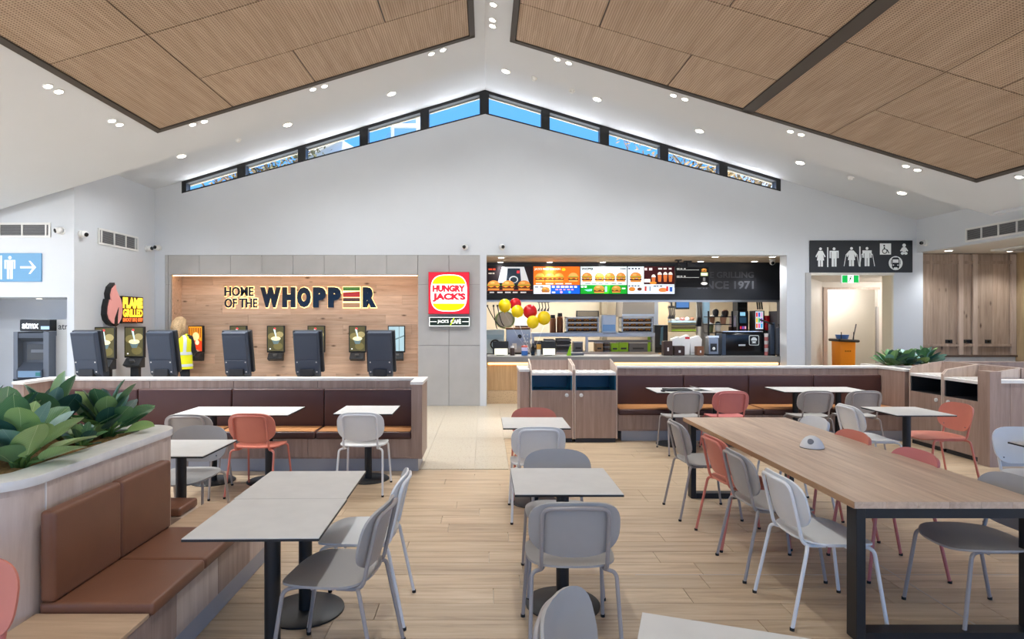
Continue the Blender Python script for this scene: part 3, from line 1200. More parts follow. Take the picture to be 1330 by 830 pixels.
for k in range(13):
    for j in range(2):
        MB().box(8.61 + k * 0.155, 8.61 + k * 0.155 + 0.152, AY + 0.0, AY + 0.028, 0.55 + j * 0.2, 0.748 + j * 0.2).build('splash_tile', SPL, wa)
wr2 = MB().box(10.6, 10.7, 8.6, 12.03, 0, 3.02)
struct(wr2.build('wall_alcove_right', wood('yellow_lit_oak', (196, 172, 136), (172, 146, 112), (8, 8, .5), .5)))  # yellow cast of the lighting put into this wall's oak colour
for (px, w_) in ((1232, 9), (1257, 14), (1283, 8)):
    o = thing('power_outlet', (wx(px, AY), AY - 0.012, wz(443.5, AY)), {1232: 'single black power outlet nearest the corner of the timber alcove', 1257: 'wide black outlet plate in the middle of the timber alcove', 1283: 'single black outlet right of the wide plate in the timber alcove'}[px], 'outlet', 'outlets on the timber boards')
    hw = w_ * AY / F / 2
    MB().box(-hw, hw, 0, 0.012, -0.035, 0.035).build('plate', BLACK, o, rel=False, bevel=0.003)
    for q in ((-1, 1) if w_ > 10 else (0,)):
        MB().box(q * hw * .5 - .02, q * hw * .5 + .02, -0.004, 0, -0.02, 0.02).build('socket', BLACKG, o, rel=False)
for (px, py, nm) in ((1232, 325, 'left'), (1313, 325.5, 'right')):
    Y = (3.02 - H) * F / (CY - py)
    downlight(wx(px, Y), Y, 3.02, 0, True, 'downlight in the %s of the alcove soffit' % nm, 85, 'alcove downlights', soft=0.08)
# air return cassette in the soffit
o = thing('ceiling_cassette', (10.0, 10.9, 3.02), 'white air cassette in the alcove soffit at the right edge', 'air vent')
MB().box(9.55, 10.45, 10.45, 11.35, 2.985, 3.018).build('cover', WHITEP, o, bevel=0.01)
MB().box(9.72, 10.28, 10.62, 11.18, 2.978, 2.985).build('grille', VENT, o)


# ------------------------------------------------------------------ vents
def vent(label, x0, x1, z0, z1, bays, axis, plane, flip=1):
    """grille of louvre blades in a white frame; axis 'y' = on a wall facing -y, 'x' = on a side wall"""
    cx, cz = (x0 + x1) / 2, (z0 + z1) / 2
    loc = (cx, plane, cz) if axis == 'y' else (plane, cx, cz)
    o = thing('wall_vent', loc, label, 'vent', 'air grilles high on the walls')
    o.rotation_euler = (0, 0, 0 if axis == 'y' else (PI / 2 if flip > 0 else -PI / 2))
    w, h = (x1 - x0) / 2, (z1 - z0) / 2
    MB().box(-w, w, -0.004, 0, -h, h).build('backing', mat('vent_dark', (96, 96, 98), 0.6), o, rel=False)
    f = MB()
    f.box(-w - .03, w + .03, -0.02, 0, h, h + .03)
    f.box(-w - .03, w + .03, -0.02, 0, -h - .03, -h)
    f.box(-w - .03, -w, -0.02, 0, -h, h)
    f.box(w, w + .03, -0.02, 0, -h, h)
    for b in bays:
        f.box(-w + b * 2 * w - .012, -w + b * 2 * w + .012, -0.02, 0, -h, h)
    f.build('frame', WHITEP, o, rel=False)
    n = max(4, int(h * 2 / 0.022))
    for q in range(n):
        z = -h + (q + .5) * 2 * h / n
        m_ = MB().poly([(-w, -0.016, z - .004), (w, -0.016, z - .004), (w, -0.003, z + .008), (-w, -0.003, z + .008)])
        m_.build('blade', VENT, o, rel=False)
    return o


vent('three bay grey air vent over the blue restroom sign', wx(-50, 9.5), wx(64, 9.5), wz(306, 9.5), wz(292, 9.5), (.44, .70, .97), 'y', 9.497)
yA, yB = 6.5 * F / (CX - 128), 6.5 * F / (CX - 177)
vent('grey air vent on the side wall above the flame sign', yA, yB, 3.0, 3.21, (.05, .37, .68, .95), 'x', XL + 0.003, 1)
yA, yB = 8.49 * F / (1378 - CX), 8.49 * F / (1257 - CX)
vent('long grey air vent on the bulkhead over the timber alcove', yA, yB, 3.09, 3.27, (.18, .38, .58, .78, .97), 'x', 8.487, -1)


# ------------------------------------------------------------------ security cameras
def dome_cam(label, x, y, z, nrm, look):
    o = thing('security_camera', (x, y, z), label, 'camera', 'dome cameras on the walls')
    n = Vector(nrm).normalized()
    q = n.to_track_quat('Z', 'Y').to_matrix().to_4x4()
    m_ = MB().lathe([(0.062, 0.0), (0.062, 0.02), (0.056, 0.03)], seg=16)
    m_.xf(q).build('mount', WHITEP, o, rel=False, smooth=True)
    lk = Vector(look).normalized()
    cpos = n * 0.07
    b_ = MB().ball(cpos, 0.055, seg=16, rings=10)
    b_.build('ball', WHITEP, o, rel=False, smooth='all')
    q2 = lk.to_track_quat('Z', 'Y').to_matrix().to_4x4()
    m_ = MB().lathe([(0.034, 0.036), (0.034, 0.054), (0.024, 0.060)], seg=16)
    m_.xf(Matrix.Translation(cpos) @ q2)
    m_.build('lens_eye', BLACKG, o, rel=False, smooth=True)
    return o


dome_cam('white dome camera right of the vent over the restroom sign', wx(80, 9.5), 9.5, wz(300, 9.5), (0, -1, 0), (-.7, -.9, -.3))
y_ = 6.5 * F / (CX - 104)
dome_cam('white dome camera at the near end of the left side wall', XL, y_, wz(304, y_), (1, 0, 0), (.9, -.35, -.25))
y_ = 6.5 * F / (CX - 190)
dome_cam('white dome camera at the far end of the left side wall', XL, y_, wz(323, y_), (1, 0, 0), (.9, -.3, .1))
dome_cam('dome camera at the top left corner of the tiled wall', wx(206, YW), YW, wz(322, YW), (0, -1, 0), (-.2, -1, 0))
dome_cam('dome camera above the red and yellow sign', wx(604, YW), YW, wz(321, YW), (0, -1, 0), (-.3, -1, -.2))
dome_cam('dome camera above the left end of the counter opening', wx(652, YW), YW, wz(321, YW), (0, -1, 0), (.4, -1, -.2))
dome_cam('dome camera right of the black restroom sign', 8.49, 11.55, wz(315.5, 11.55), (-1, 0, 0), (-1, -.5, -.1))


# ------------------------------------------------------------------ signs
def board(name, label, cat, x0, x1, z0, z1, y, depth, body, loc=None):
    o = thing(name, ((x0 + x1) / 2, y, (z0 + z1) / 2), label, cat)
    w, h = (x1 - x0) / 2, (z1 - z0) / 2
    MB().box(-w, w, -depth, 0, -h, h).build('panel', body, o, rel=False, bevel=0.004, bseg=1)
    return o, w, h


def person_icon(p, cx, z0, h, col, skirt=False, crutch=False):
    hw = h * 0.14
    p.ell(cx, z0 + h * .92, h * .075, h * .075, col, n=14)
    if skirt:
        p.poly([(cx - hw * .75, z0 + h * .82), (cx + hw * .75, z0 + h * .82), (cx + hw * 1.35, z0 + h * .32), (cx - hw * 1.35, z0 + h * .32)], col)
        p.poly([(cx - hw * .75, z0 + h * .82), (cx - hw * .45, z0 + h * .78), (cx - hw * 1.5, z0 + h * .48), (cx - hw * 1.9, z0 + h * .52)], col)
        p.poly([(cx + hw * .45, z0 + h * .78), (cx + hw * .75, z0 + h * .82), (cx + hw * 1.9, z0 + h * .52), (cx + hw * 1.5, z0 + h * .48)], col)
    else:
        p.rect(cx - hw, cx + hw, z0 + h * .42, z0 + h * .82, col)
        p.rect(cx - hw * 1.7, cx - hw * 1.2, z0 + h * .44, z0 + h * .82, col)
        p.rect(cx + hw * 1.2, cx + hw * 1.7, z0 + h * .44, z0 + h * .82, col)
        p.rect(cx - hw * 1.7, cx + hw * 1.7, z0 + h * .76, z0 + h * .82, col)
    p.rect(cx - hw * .9, cx - hw * .1, z0, z0 + h * .44, col)
    p.rect(cx + hw * .1, cx + hw * .9, z0, z0 + h * .44, col)
    if crutch:
        for s in (-1, 1):
            p.poly([(cx + s * hw * .9, z0 + h * .80), (cx + s * hw * 2.0, z0 + h * .62), (cx + s * hw * 1.7, z0 + h * .58), (cx + s * hw * .9, z0 + h * .70)], col)
            p.poly([(cx + s * hw * 1.9, z0 + h * .62), (cx + s * hw * 2.1, z0 + h * .62), (cx + s * hw * 2.9, z0), (cx + s * hw * 2.65, z0)], col)


W_ = (236, 240, 240)
o, w, h = board('restroom_sign', 'black restroom sign with white pictograms above the corridor doorway', 'sign', wx(1051, YW), wx(1184, YW), wz(354, YW), wz(312.5, YW), YW - .001, 0.03, mat('sign_black', (28, 32, 38), 0.4))
p = Print()


def sx(px):
    return (px - 1117.5) * YW / F


def sz(py):
    return (333.25 - py) * YW / F


hh = 25 * YW / F
person_icon(p, sx(1064.5), sz(346.5), hh, W_, True)
p.rect(sx(1073), sx(1074.6), sz(347), sz(321.5), W_)
person_icon(p, sx(1082), sz(346.5), hh, W_)
person_icon(p, sx(1104.5), sz(346), hh, W_, True, True)
p.rect(sx(1114.5), sx(1116.1), sz(346.5), sz(320.5), W_)
person_icon(p, sx(1124.5), sz(346), hh, W_, False, True)
p.rect(sx(1141), sx(1155.5), sz(331), sz(316.5), W_)                # wheelchair tile
D_ = (40, 44, 50)
p.ell(sx(1146.6), sz(319.4), .018, .018, D_, n=10)
p.rect(sx(1146), sx(1147.6), sz(325.5), sz(321), D_)
p.rect(sx(1146.6), sx(1151), sz(325.8), sz(324.4), D_)
p.poly([(sx(1150), sz(325)), (sx(1151.2), sz(325)), (sx(1153.4), sz(329)), (sx(1152.2), sz(329.4))], D_)
p.ell(sx(1147.2), sz(326.6), .052, .052, D_, n=16)
p.ell(sx(1147.2), sz(326.6), .036, .036, W_, n=16)
p.ell(sx(1172.3), sz(319), .035, .035, W_, n=14)                    # baby
p.ell(sx(1172.3), sz(324.5), .052, .05, W_, n=14)
p.poly([(sx(1167), sz(326)), (sx(1170), sz(321.5)), (sx(1171), sz(323)), (sx(1168.2), sz(327.2))], W_)
p.poly([(sx(1177.6), sz(326)), (sx(1174.6), sz(321.5)), (sx(1173.6), sz(323)), (sx(1176.4), sz(327.2))], W_)
p.ell(sx(1170.2), sz(329.4), .035, .028, W_, n=12)
p.ell(sx(1174.4), sz(329.4), .035, .028, W_, n=12)
p.ell(sx(1161.3), sz(342), .137, .137, W_, n=26)                    # bus in a disc
p.poly([(sx(1156.6), sz(347.5)), (sx(1166), sz(347.5)), (sx(1166), sz(336)), (sx(1164), sz(334.6)), (sx(1158.6), sz(334.6)), (sx(1156.6), sz(336))], D_)
p.rect(sx(1157.6), sx(1165), sz(341.6), sz(337.2), W_)
p.rect(sx(1155.2), sx(1156), sz(343.5), sz(338), D_)
p.rect(sx(1166.6), sx(1167.4), sz(343.5), sz(338), D_)
p.ell(sx(1158.4), sz(344.6), .013, .013, W_, n=8)
p.ell(sx(1164.2), sz(344.6), .013, .013, W_, n=8)
p.rect(sx(1157.2), sx(1159), sz(349), sz(347.5), D_)
p.rect(sx(1163.6), sx(1165.4), sz(349), sz(347.5), D_)
p.build('pictograms', PRINT, o, loc=(0, -0.031, 0))

bx_, bz_ = wx(-55, 9.5), wz(366, 9.5)
o, w, h = board('restroom_sign', 'pale blue restroom sign with white figure and right arrow', 'sign', bx_, wx(55, 9.5), bz_, wz(329, 9.5), 9.499, 0.025, mat('sign_blue', (104, 156, 196), 0.4))
p = Print()


def qx(px):
    return px * 9.5 / F


def qz(py):
    return (347.5 - py) * 9.5 / F


person_icon(p, qx(14.6), qz(362.5), 30 * 9.5 / F, (232, 242, 248))
person_icon(p, qx(-12), qz(362.5), 30 * 9.5 / F, (232, 242, 248), True)
p.rect(qx(2.4), qx(4.6), qz(363), qz(332), (232, 242, 248))
p.rect(qx(28), qx(46), qz(348.8), qz(346), (232, 242, 248))
p.poly([(qx(39), qz(339)), (qx(41.5), qz(339)), (qx(49), qz(347.4)), (qx(44.5), qz(347.4))], (232, 242, 248))
p.poly([(qx(39), qz(356)), (qx(41.5), qz(356)), (qx(49), qz(347.4)), (qx(44.5), qz(347.4))], (232, 242, 248))
p.build('pictograms', PRINT, o, loc=(0, -0.026, 0))

# exit sign hanging in the doorway
ex = thing('exit_sign', (wx(1103.6, YW - .06), YW - .06, 2.57), 'green and white running figure exit sign in the doorway head', 'exit sign')
w, h = 11.4 * YW / F, 5.4 * YW / F
zc = wz(362.5, YW - .06) - 2.57
MB().box(-w, w, -0.02, 0.02, zc - h, zc + h).build('box', WHITEP, ex, rel=False)
MB().box(-0.05, 0.05, 0.0, 0.045, zc + h * .3, zc + h * .95).build('bracket', WHITEP, ex, rel=False)
p = Print()
p.rect(-w * .96, w * .96, -h * .9, h * .9, (246, 250, 246))
p.rect(-w * .93, -w * .3, -h * .86, h * .86, (10, 150, 66))
p.rect(w * .36, w * .93, -h * .86, h * .86, (10, 150, 66))
G_ = (20, 60, 40)
p.ell(w * .06, h * .55, .014, .014, G_, n=8)
p.poly([(-w * .06, h * .36), (w * .1, h * .36), (w * .04, -h * .1), (-w * .1, -h * .1)], G_)
p.poly([(-w * .1, -h * .1), (w * .0, -h * .1), (-w * .16, -h * .75), (-w * .24, -h * .7)], G_)
p.poly([(-w * .02, -h * .05), (w * .06, -h * .05), (w * .2, -h * .5), (w * .14, -h * .6)], G_)
p.rect(w * .06, w * .24, h * .05, h * .16, G_)
p.rect(-w * .24, -w * .04, h * .16, h * .28, G_)
p.build('pictogram', SIGNLIT, ex, loc=(0, -0.021, zc))

# red and yellow lightbox
hx0, hx1 = wx(557.3, YW), wx(609.8, YW)
o, w, h = board('illuminated_sign', 'square red lightbox sign with yellow bun shapes and red lettering', 'sign', hx0, hx1, wz(408, YW), wz(354, YW), YW - 0.001, 0.14, mat('sign_red', (196, 28, 44), 0.35))
p = Print()
p.rect(-w * .97, w * .97, -h * .97, h * .97, (222, 30, 48))
k_ = []


def sup(cx, cz, rx, rz, n, lo_, hi_):
    out = []
    for q in range(40):
        a = 2 * PI * q / 40
        ca, sa = math.cos(a), math.sin(a)
        out.append((cx + rx * math.copysign(abs(ca) ** (2 / n), ca), cz + rz * math.copysign(abs(sa) ** (2 / n), sa)))
    return [(u, min(max(v, lo_), hi_)) for u, v in out]


p.poly(sup(0, 0, w * .89, h * .88, 3.2, -9, 9), (255, 250, 240))
p.poly(sup(0, 0, w * .85, h * .84, 3.2, h * .43, 9), (252, 214, 0))
p.poly(sup(0, 0, w * .85, h * .84, 3.2, -9, -h * .50), (252, 214, 0))
p.text('HUNGRY', -w * .80, w * .80, h * .05, h * .38, (226, 30, 50), 0.07)
p.text("JACK'S", -w * .80, w * .82, -h * .42, h * .0, (226, 30, 50), 0.07)
p.build('sign_face', SIGNLIT, o, loc=(0, -0.141, 0))
o, w, h = board('illuminated_sign', 'narrow black cafe sign with white lettering under the red lightbox', 'sign', wx(557.5, YW), wx(610.5, YW), wz(424, YW), wz(411.5, YW), YW - 0.001, 0.08, mat('sign_black2', (24, 30, 28), 0.4))
p = Print()
p.rect(-w * .99, w * .99, -h * .96, h * .96, (214, 220, 214))
p.rect(-w * .95, w * .95, -h * .80, h * .80, (22, 34, 30))
p.rect(-w * .94, -w * .62, -h * .07, h * .07, (220, 225, 220))
p.rect(w * .62, w * .94, -h * .07, h * .07, (220, 225, 220))
p.text("JACK'S", -w * .58, -w * .04, -h * .42, h * .40, (240, 244, 236), 0.03)
p.text("CAF\u00c9", w * .06, w * .56, -h * .42, h * .62, (240, 244, 236), 0.03)
p.poly([(w * .02, -h * .75), (w * .08, -h * .75), (w * .26, h * .8), (w * .2, h * .8)], (176, 206, 40))
p.build('sign_face', SIGNLIT, o, loc=(0, -0.081, 0))

# halo-lit slogan letters on the niche wall
YN = 12.22


def letters(parent, s, x0, x1, z0, z1, y0, y1, m_, bold, name):
    vs, fs = text_tris(s, bold)
    b = MB()
    bm = bmesh.new()
    V = [bm.verts.new((x0 + u * (x1 - x0), y1, z0 + v * (z1 - z0))) for u, v in vs]
    for f in fs:
        try:
            bm.faces.new([V[q] for q in f])
        except Exception:
            pass
    bmesh.ops.recalc_face_normals(bm, faces=bm.faces)
    r_ = bmesh.ops.extrude_face_region(bm, geom=list(bm.faces))
    for g_ in r_['geom']:
        if isinstance(g_, bmesh.types.BMVert):
            g_.co.y = y0
    bmesh.ops.recalc_face_normals(bm, faces=bm.faces)
    me = bpy.data.meshes.new(name)
    off = parent_loc(parent)
    for v in bm.verts:
        v.co -= off
    bm.to_mesh(me)
    bm.free()
    me.materials.append(m_)
    return link(name, me, parent)


sg = thing('slogan_sign', (wx(391, YN), YN, wz(386, YN)), 'halo-lit slogan in black letters with burger striped letter on the niche wall', 'sign')
LET = mat('gloss_black_letter', (16, 18, 22), 0.12)


def nx(px):
    return wx(px, YN)


def nz_(py):
    return wz(py, YN)


words = [('HOME', 292.5, 330, 385, 372.5), ('OF THE', 292.5, 335, 400, 387.5)]
for s, a, b, zb, zt2 in words:
    letters(sg, s, nx(a), nx(b), nz_(zb), nz_(zt2), YN - .04, YN - .013, LET, 0.03, 'letters')
    letters(sg, s, nx(a - .6), nx(b + .6), nz_(zb + .7), nz_(zt2 - .7), YN - .012, YN - .004, HALO, 0.05, 'halo')
big_l = [('W', 339, 365.5), ('H', 367.5, 384.5), ('O', 386.5, 404.5), ('P', 407, 424), ('P', 426.5, 443.5), ('R', 471.5, 489.5)]
for s, a, b in big_l:
    letters(sg, s, nx(a), nx(b), nz_(399.5), nz_(373), YN - .045, YN - .013, LET, 0.085, 'letter')
    letters(sg, s, nx(a - .7), nx(b + .7), nz_(400.3), nz_(372.2), YN - .012, YN - .004, HALO, 0.10, 'halo')
for (za, zb, zc_, col, nm) in ((377.6, 373, 0, (86, 150, 60), 'green_stripe'), (386, 380.2, 1.5, (196, 44, 44), 'red_stripe'), (391.6, 387, 0, (86, 52, 50), 'brown_stripe'), (399.6, 393.4, 0, (196, 150, 112), 'tan_stripe')):
    m_ = MB().prism([(nx(446), nz_(za)), (nx(468), nz_(za)), (nx(468), nz_(zb - zc_)), (nx(446), nz_(zb))], YN - .045, YN - .013)
    m_.build(nm, mat('stripe_' + nm, col, 0.3), sg)
MB().box(nx(445.3), nx(468.7), YN - .012, YN - .004, nz_(400.3), nz_(372.2)).build('halo', HALO, sg)

# flame sign on the left side wall (its own plane: local x runs along the wall away from the camera)
fy0, fy1 = 6.5 * F / (CX - 126), 6.5 * F / (CX - 180)
yc = (fy0 + fy1) / 2
zf0, zf1 = wz(424.5, fy0 + .2), wz(367, fy0 + .3)
fs_ = thing('flame_sign', (XL, yc, (zf0 + zf1) / 2), 'pink flame shaped wall sign with glowing yellow lettering block', 'sign')
fs_.rotation_euler = (0, 0, PI / 2)
# local: +x = world +Y ; facing local -y = world +X
fw_, fh_ = (fy1 - fy0) / 2, (zf1 - zf0) / 2
flame = [(-.40, -1), (-.62, -.9), (-.78, -.7), (-.84, -.45), (-.82, -.1), (-.74, .25), (-.66, .18), (-.70, .5), (-.62, .8), (-.44, 1.0), (-.42, .8), (-.30, .55), (-.16, .3), (-.08, 0), (-.08, -.35), (-.14, -.7), (-.26, -.92)]
MB().prism([(u * fw_ * 1.0 - .0, v * fh_) for u, v in flame], -0.09, 0).build('flame_backing', BLACK, fs_, rel=False)
cxf, czf = -.45, -.05
MB().prism([((cxf + (u - cxf) * .86) * fw_, (czf + (v - czf) * .90) * fh_) for u, v in flame], -0.11, -0.09).build('flame_face', mat('pink_face', (226, 158, 152), 0.4, emit=(226, 150, 146), estr=0.25), fs_, rel=False)
MB().prism([(-.52 * fw_, -.98 * fh_), (-.38 * fw_, -.94 * fh_), (-.36 * fw_, -.5 * fh_), (-.32 * fw_, -.12 * fh_), (-.5 * fw_, -.62 * fh_)], -0.118, -0.11).build('flame_tongue', BLACK, fs_, rel=False)
MB().box(-.10 * fw_, 1.0 * fw_, -0.09, 0, -.86 * fh_, .42 * fh_).build('letter_block', BLACK, fs_, rel=False, bevel=.01)
p = Print()
p.rect(-.07 * fw_, .98 * fw_, -.83 * fh_, .39 * fh_, (60, 30, 14))
p.text('FLAME', -.06 * fw_, .96 * fw_, -.14 * fh_, .37 * fh_, (255, 226, 70), 0.08)
p.text('GRILLED', -.06 * fw_, .96 * fw_, -.56 * fh_, -.17 * fh_, (255, 206, 60), 0.06)
p.text('SMOKY BBQ BEEF', -.06 * fw_, .96 * fw_, -.80 * fh_, -.60 * fh_, (250, 120, 60), 0.05)
p.build('lettering', SIGNLIT, fs_, loc=(0, -0.091, 0))

# ------------------------------------------------------------------ booth seating
def cushion(parent, name, x0, x1, y0, y1, z0, z1, m_, bev=0.025):
    o = MB().box(x0, x1, y0, y1, z0, z1).build(name, m_, parent, smooth=True, bevel=bev, bseg=3)
    return o


def booth(label, X0, X1, YF, YB, ends, seams, pan, base_in=0.05):
    """banquette with its back to a low capped wall; opens towards -y"""
    o = thing('banquette', ((X0 + X1) / 2, (YF + YB) / 2, 0), label, 'banquette', 'banquettes backed by low walls')
    yb = YB - 0.13            # face of the low wall
    xa, xb = X0 + (0.12 if ends[0] else 0), X1 - (0.12 if ends[1] else 0)
    MB().box(xa, xb, yb, YB, 0, 0.975).build('back_wall', GREYOAK, o)
    # veneer panels above the cushions
    ed = [xa] + [q for q in pan if xa < q < xb] + [xb]
    for k in range(len(ed) - 1):
        MB().box(ed[k] + .002, ed[k + 1] - .002, yb - 0.012, yb, 0.45, 0.974).build('veneer_panel', GREYOAK, o, bevel=.0015, bseg=1)
        MB().box(ed[k] + .002, ed[k + 1] - .002, YF + .03, YF + .05, 0.16, 0.365).build('seat_front_panel', GREYOAK, o, bevel=.0015, bseg=1)
    MB().box(xa, xb, YF + .05, yb, 0.14, 0.365).build('seat_box', GREYOAK, o)
    MB().box(X0 + .05, X1 - .05, YF + .06, YB - .03, 0.0, 0.15).build('skirting', SKIRT, o)
    if ends[0]:
        e_ = MB().box(X0, xa, YF, YB, 0.15, 0.975).build('end_panel', GREYOAK, o)
    if ends[1]:
        e_ = MB().box(xb, X1, YF, YB, 0.15, 0.975).build('end_panel', GREYOAK, o)
    cp = MB()
    pts = []
    lip = 0.012
    ax, bx2 = X0 - lip, X1 + lip
    ix0, ix1 = (xa + lip if ends[0] else ax), (xb - lip if ends[1] else bx2)
    pts = [(ax, YB + lip)]
    if ends[0]:
        pts += [(ax, YF - lip), (ix0, YF - lip), (ix0, yb - .02)]
    else:
        pts += [(ax, yb - .02)]
    if ends[1]:
        pts += [(ix1, yb - .02), (ix1, YF - lip), (bx2, YF - lip), (bx2, YB + lip)]
    else:
        pts += [(bx2, yb - .02), (bx2, YB + lip)]
    cp.prism(pts, 0.975, 1.008, 'z')
    cp.build('stone_cap', STONE, o, bevel=.003, bseg=1)
    cs = [xa] + seams + [xb]
    for k in range(len(cs) - 1):
        sc0 = cushion(o, 'seat_cushion', cs[k] + .003, cs[k + 1] - .003, YF, yb - .02, 0.365, 0.448, LEATHERD)
        sp0 = MB().box(cs[k] + .02, cs[k + 1] - .02, YF + .018, yb - .09, 0.447, 0.455).build('lit_top_sheet', LEATHER_LIT, sc0, smooth=True, bevel=.003)  # thin sheet that paints the light falling on the cushion top
        sp0['label'] = 'seat top painted as lit leather'
        cushion(o, 'back_cushion', cs[k] + .003, cs[k + 1] - .003, yb - .085, yb - .014, 0.43, 0.885, LEATHERD, 0.02)
    return o


def bxs_(pxs, Y):
    return [wx(q, Y) for q in pxs]


booth('long brown leather banquette facing the camera in front of the ordering kiosks', -5.25, -0.70, 6.68, 7.25, (True, True), bxs_([181.5, 303, 422], 7.08), bxs_([85, 195.5, 304, 413, 493], 7.12))
booth('brown leather banquette below the serving counter on the right', 1.86, 5.96, 8.36, 9.06, (False, True), bxs_([887, 971, 1055], 8.88), bxs_([885, 968, 1053], 8.92))


# ------------------------------------------------------------------ waste stations (tray shelf, chute, cupboard door)
def bin_unit(label, x, y, rz, knob, liner):
    """origin at the middle of its front foot line, opens towards local -y; 0.60 wide, 0.46 deep"""
    o = thing('waste_station', (x, y, 0), label, 'waste bin', 'waste stations with tray shelves')
    o.rotation_euler = (0, 0, rz)
    w, d = 0.299, 0.46
    for s in (-1, 1):
        sd = MB().prism([(0.0, 0.05), (d, 0.05), (d, 1.13), (0.05, 1.06), (0.0, 1.0)], min(s * w, s * (w - .018)), max(s * w, s * (w - .018)), 'x')
        sd.build('side_panel', PALEOAK, o, rel=False)
    MB().box(-w, w, d - .02, d, 0.05, 1.11).build('back_board', GREYOAK, o, rel=False)
    sh = MB().box(-w + .018, w - .018, 0.0, d - .02, 0.928, 0.965).build('tray_shelf', STONE, o, rel=False, bevel=.003, bseg=1)
    for k in range(5):
        xk = -w + .07 + k * 0.115
        MB().box(xk, xk + .05, 0.05, d - .06, 0.965, 0.972).build('tray_rib', STONE, sh, rel=False)
    dr = MB().box(-w + .02, w - .02, 0.0, 0.02, 0.06, 0.722).build('door', GREYOAK, o, rel=False, bevel=.002, bseg=1)
    kx = knob * (w - .06)
    m_ = MB().lathe([(0.026, 0), (0.026, 0.012), (0.02, 0.016)], seg=16)
    m_.xf(Matrix.Translation((kx, 0.0, 0.655)) @ Matrix.Rotation(PI / 2, 4, 'X'))
    m_.build('lock', mat('satin_lock', (214, 214, 212), .3), dr, rel=False, smooth=True)
    ch = MB()
    ch.box(-w + .02, w - .02, d - .05, d - .03, 0.722, 0.926)
    ch.box(-w + .02, w - .02, 0.02, d - .05, 0.70, 0.722)
    ch.box(-w + .019, -w + .035, 0.015, d - .05, 0.722, 0.926)
    ch.box(w - .035, w - .019, 0.015, d - .05, 0.722, 0.926)
    ch.build('chute', liner, o, rel=False)
    MB().box(-w + .02, w - .02, 0.03, d - .04, 0.0, 0.05).build('plinth', CHAR, o, rel=False)
    return o


DARKCH = mat('dark_chute', (34, 36, 40), 0.5)
bin_unit('oak waste station with teal chute at the left of the pair under the counter', 0.925, 8.29, 0, 0.85, TEAL)
bin_unit('oak waste station with teal chute at the right of the pair, against the banquette', 1.53, 8.29, 0, -0.85, TEAL)
bin_unit('oak waste station facing left, by the planted end of the right banquette', 5.86, 8.0, -PI / 2, 0.85, DARKCH)
bin_unit('oak waste station facing left, nearer the camera beside the coral chair', 5.86, 7.39, -PI / 2, -0.85, DARKCH)
o = thing('low_wall', (0.55, 8.55, 0), 'short oak wall with white cap at the aisle end of the teal bins', 'low wall')
MB().box(0.485, 0.615, 8.33, 9.06, 0.0, 0.975).build('panel', GREYOAK, o)
MB().box(0.475, 0.62, 8.32, 9.07, 0.975, 1.008).build('stone_cap', STONE, o)
o = thing('low_wall', (1.2, 8.95, 0), 'oak wall with white cap running behind the teal bins', 'low wall')
MB().box(0.62, 1.85, 8.80, 9.06, 0.0, 0.975).build('panel', GREYOAK, o)
MB().box(0.625, 1.845, 8.79, 9.07, 0.975, 1.008).build('stone_cap', STONE, o)
o = thing('low_wall', (6.6, 6.95, 0), 'grey oak low wall with white cap at the right edge of the frame', 'low wall')
MB().box(5.80, 5.93, 6.90, 7.07, 0.0, 1.10).build('end_post', GREYOAK, o)
MB().box(5.94, 6.06, 6.93, 7.05, 0.10, 0.965).build('panel', GREYOAK, o, bevel=.002, bseg=1)
MB().box(6.062, 9.0, 6.93, 7.05, 0.10, 0.965).build('panel', GREYOAK, o, bevel=.002, bseg=1)
MB().box(5.95, 9.0, 6.95, 7.03, 0.0, 0.10).build('skirting', SKIRT, o)
MB().box(5.93, 9.0, 6.90, 7.08, 0.965, 1.0).build('stone_cap', STONE, o)
o = thing('low_wall', (6.9, 8.0, 0), 'taller oak screen behind the two left-facing waste stations', 'low wall')
MB().box(6.34, 6.46, 7.10, 8.30, 0.0, 1.12).build('panel', GREYOAK, o)
MB().box(6.47, 8.9, 8.16, 8.30, 0.0, 1.12).build('panel', GREYOAK, o)

# planter box standing at the corner of the right banquette
o = thing('planter_box', (6.5, 9.3, 0), 'oak planter box behind the right end of the far banquette', 'planter')
MB().box(5.99, 7.1, 9.08, 9.56, 0.0, 0.97).build('body', GREYOAK, o)
cp = MB()
for (a, b, c_, d) in ((5.98, 7.11, 9.075, 9.13), (5.98, 7.11, 9.51, 9.57), (5.98, 6.04, 9.13, 9.51), (7.05, 7.11, 9.13, 9.51)):
    cp.box(a, b, c_, d, 0.97, 1.0)
cp.build('stone_rim', STONE, o)
MB().box(6.04, 7.05, 9.13, 9.51, 0.94, 0.985).build('mulch', SOIL, o)

# ------------------------------------------------------------------ near-left planter with its bench
PX0, PX1, PY0, PY1 = -3.25, -2.0, 2.52, 4.0
pl_ = thing('planter', (-2.6, 3.2, 0), 'curved oak planter wall with white stone rim at the left', 'planter')
outer = rrect(PX0, PX1, PY0, PY1, 0.20, 8)
inner = rrect(PX0 + .17, PX1 - .17, PY0 + .17, PY1 - .17, 0.08, 8)
b = MB()
n = len(outer)
for zz in (0.958, 1.0):
    b.v += [Vector((u, v, zz)) for u, v in outer] + [Vector((u, v, zz)) for u, v in inner]
for k in range(n):
    j = (k + 1) % n
    b.f += [(k, j, 2 * n + j, 2 * n + k), (n + k, 3 * n + k, 3 * n + j, n + j), (2 * n + k, 2 * n + j, 3 * n + j, 3 * n + k), (k, n + k, n + j, j)]
    b.mi += [0, 0, 0, 0]
b.build('stone_rim', STONE, pl_, smooth=True, bevel=.004)
body = MB()
ob = rrect(PX0 + .012, PX1 - .012, PY0 + .012, PY1 - .012, 0.19, 10)
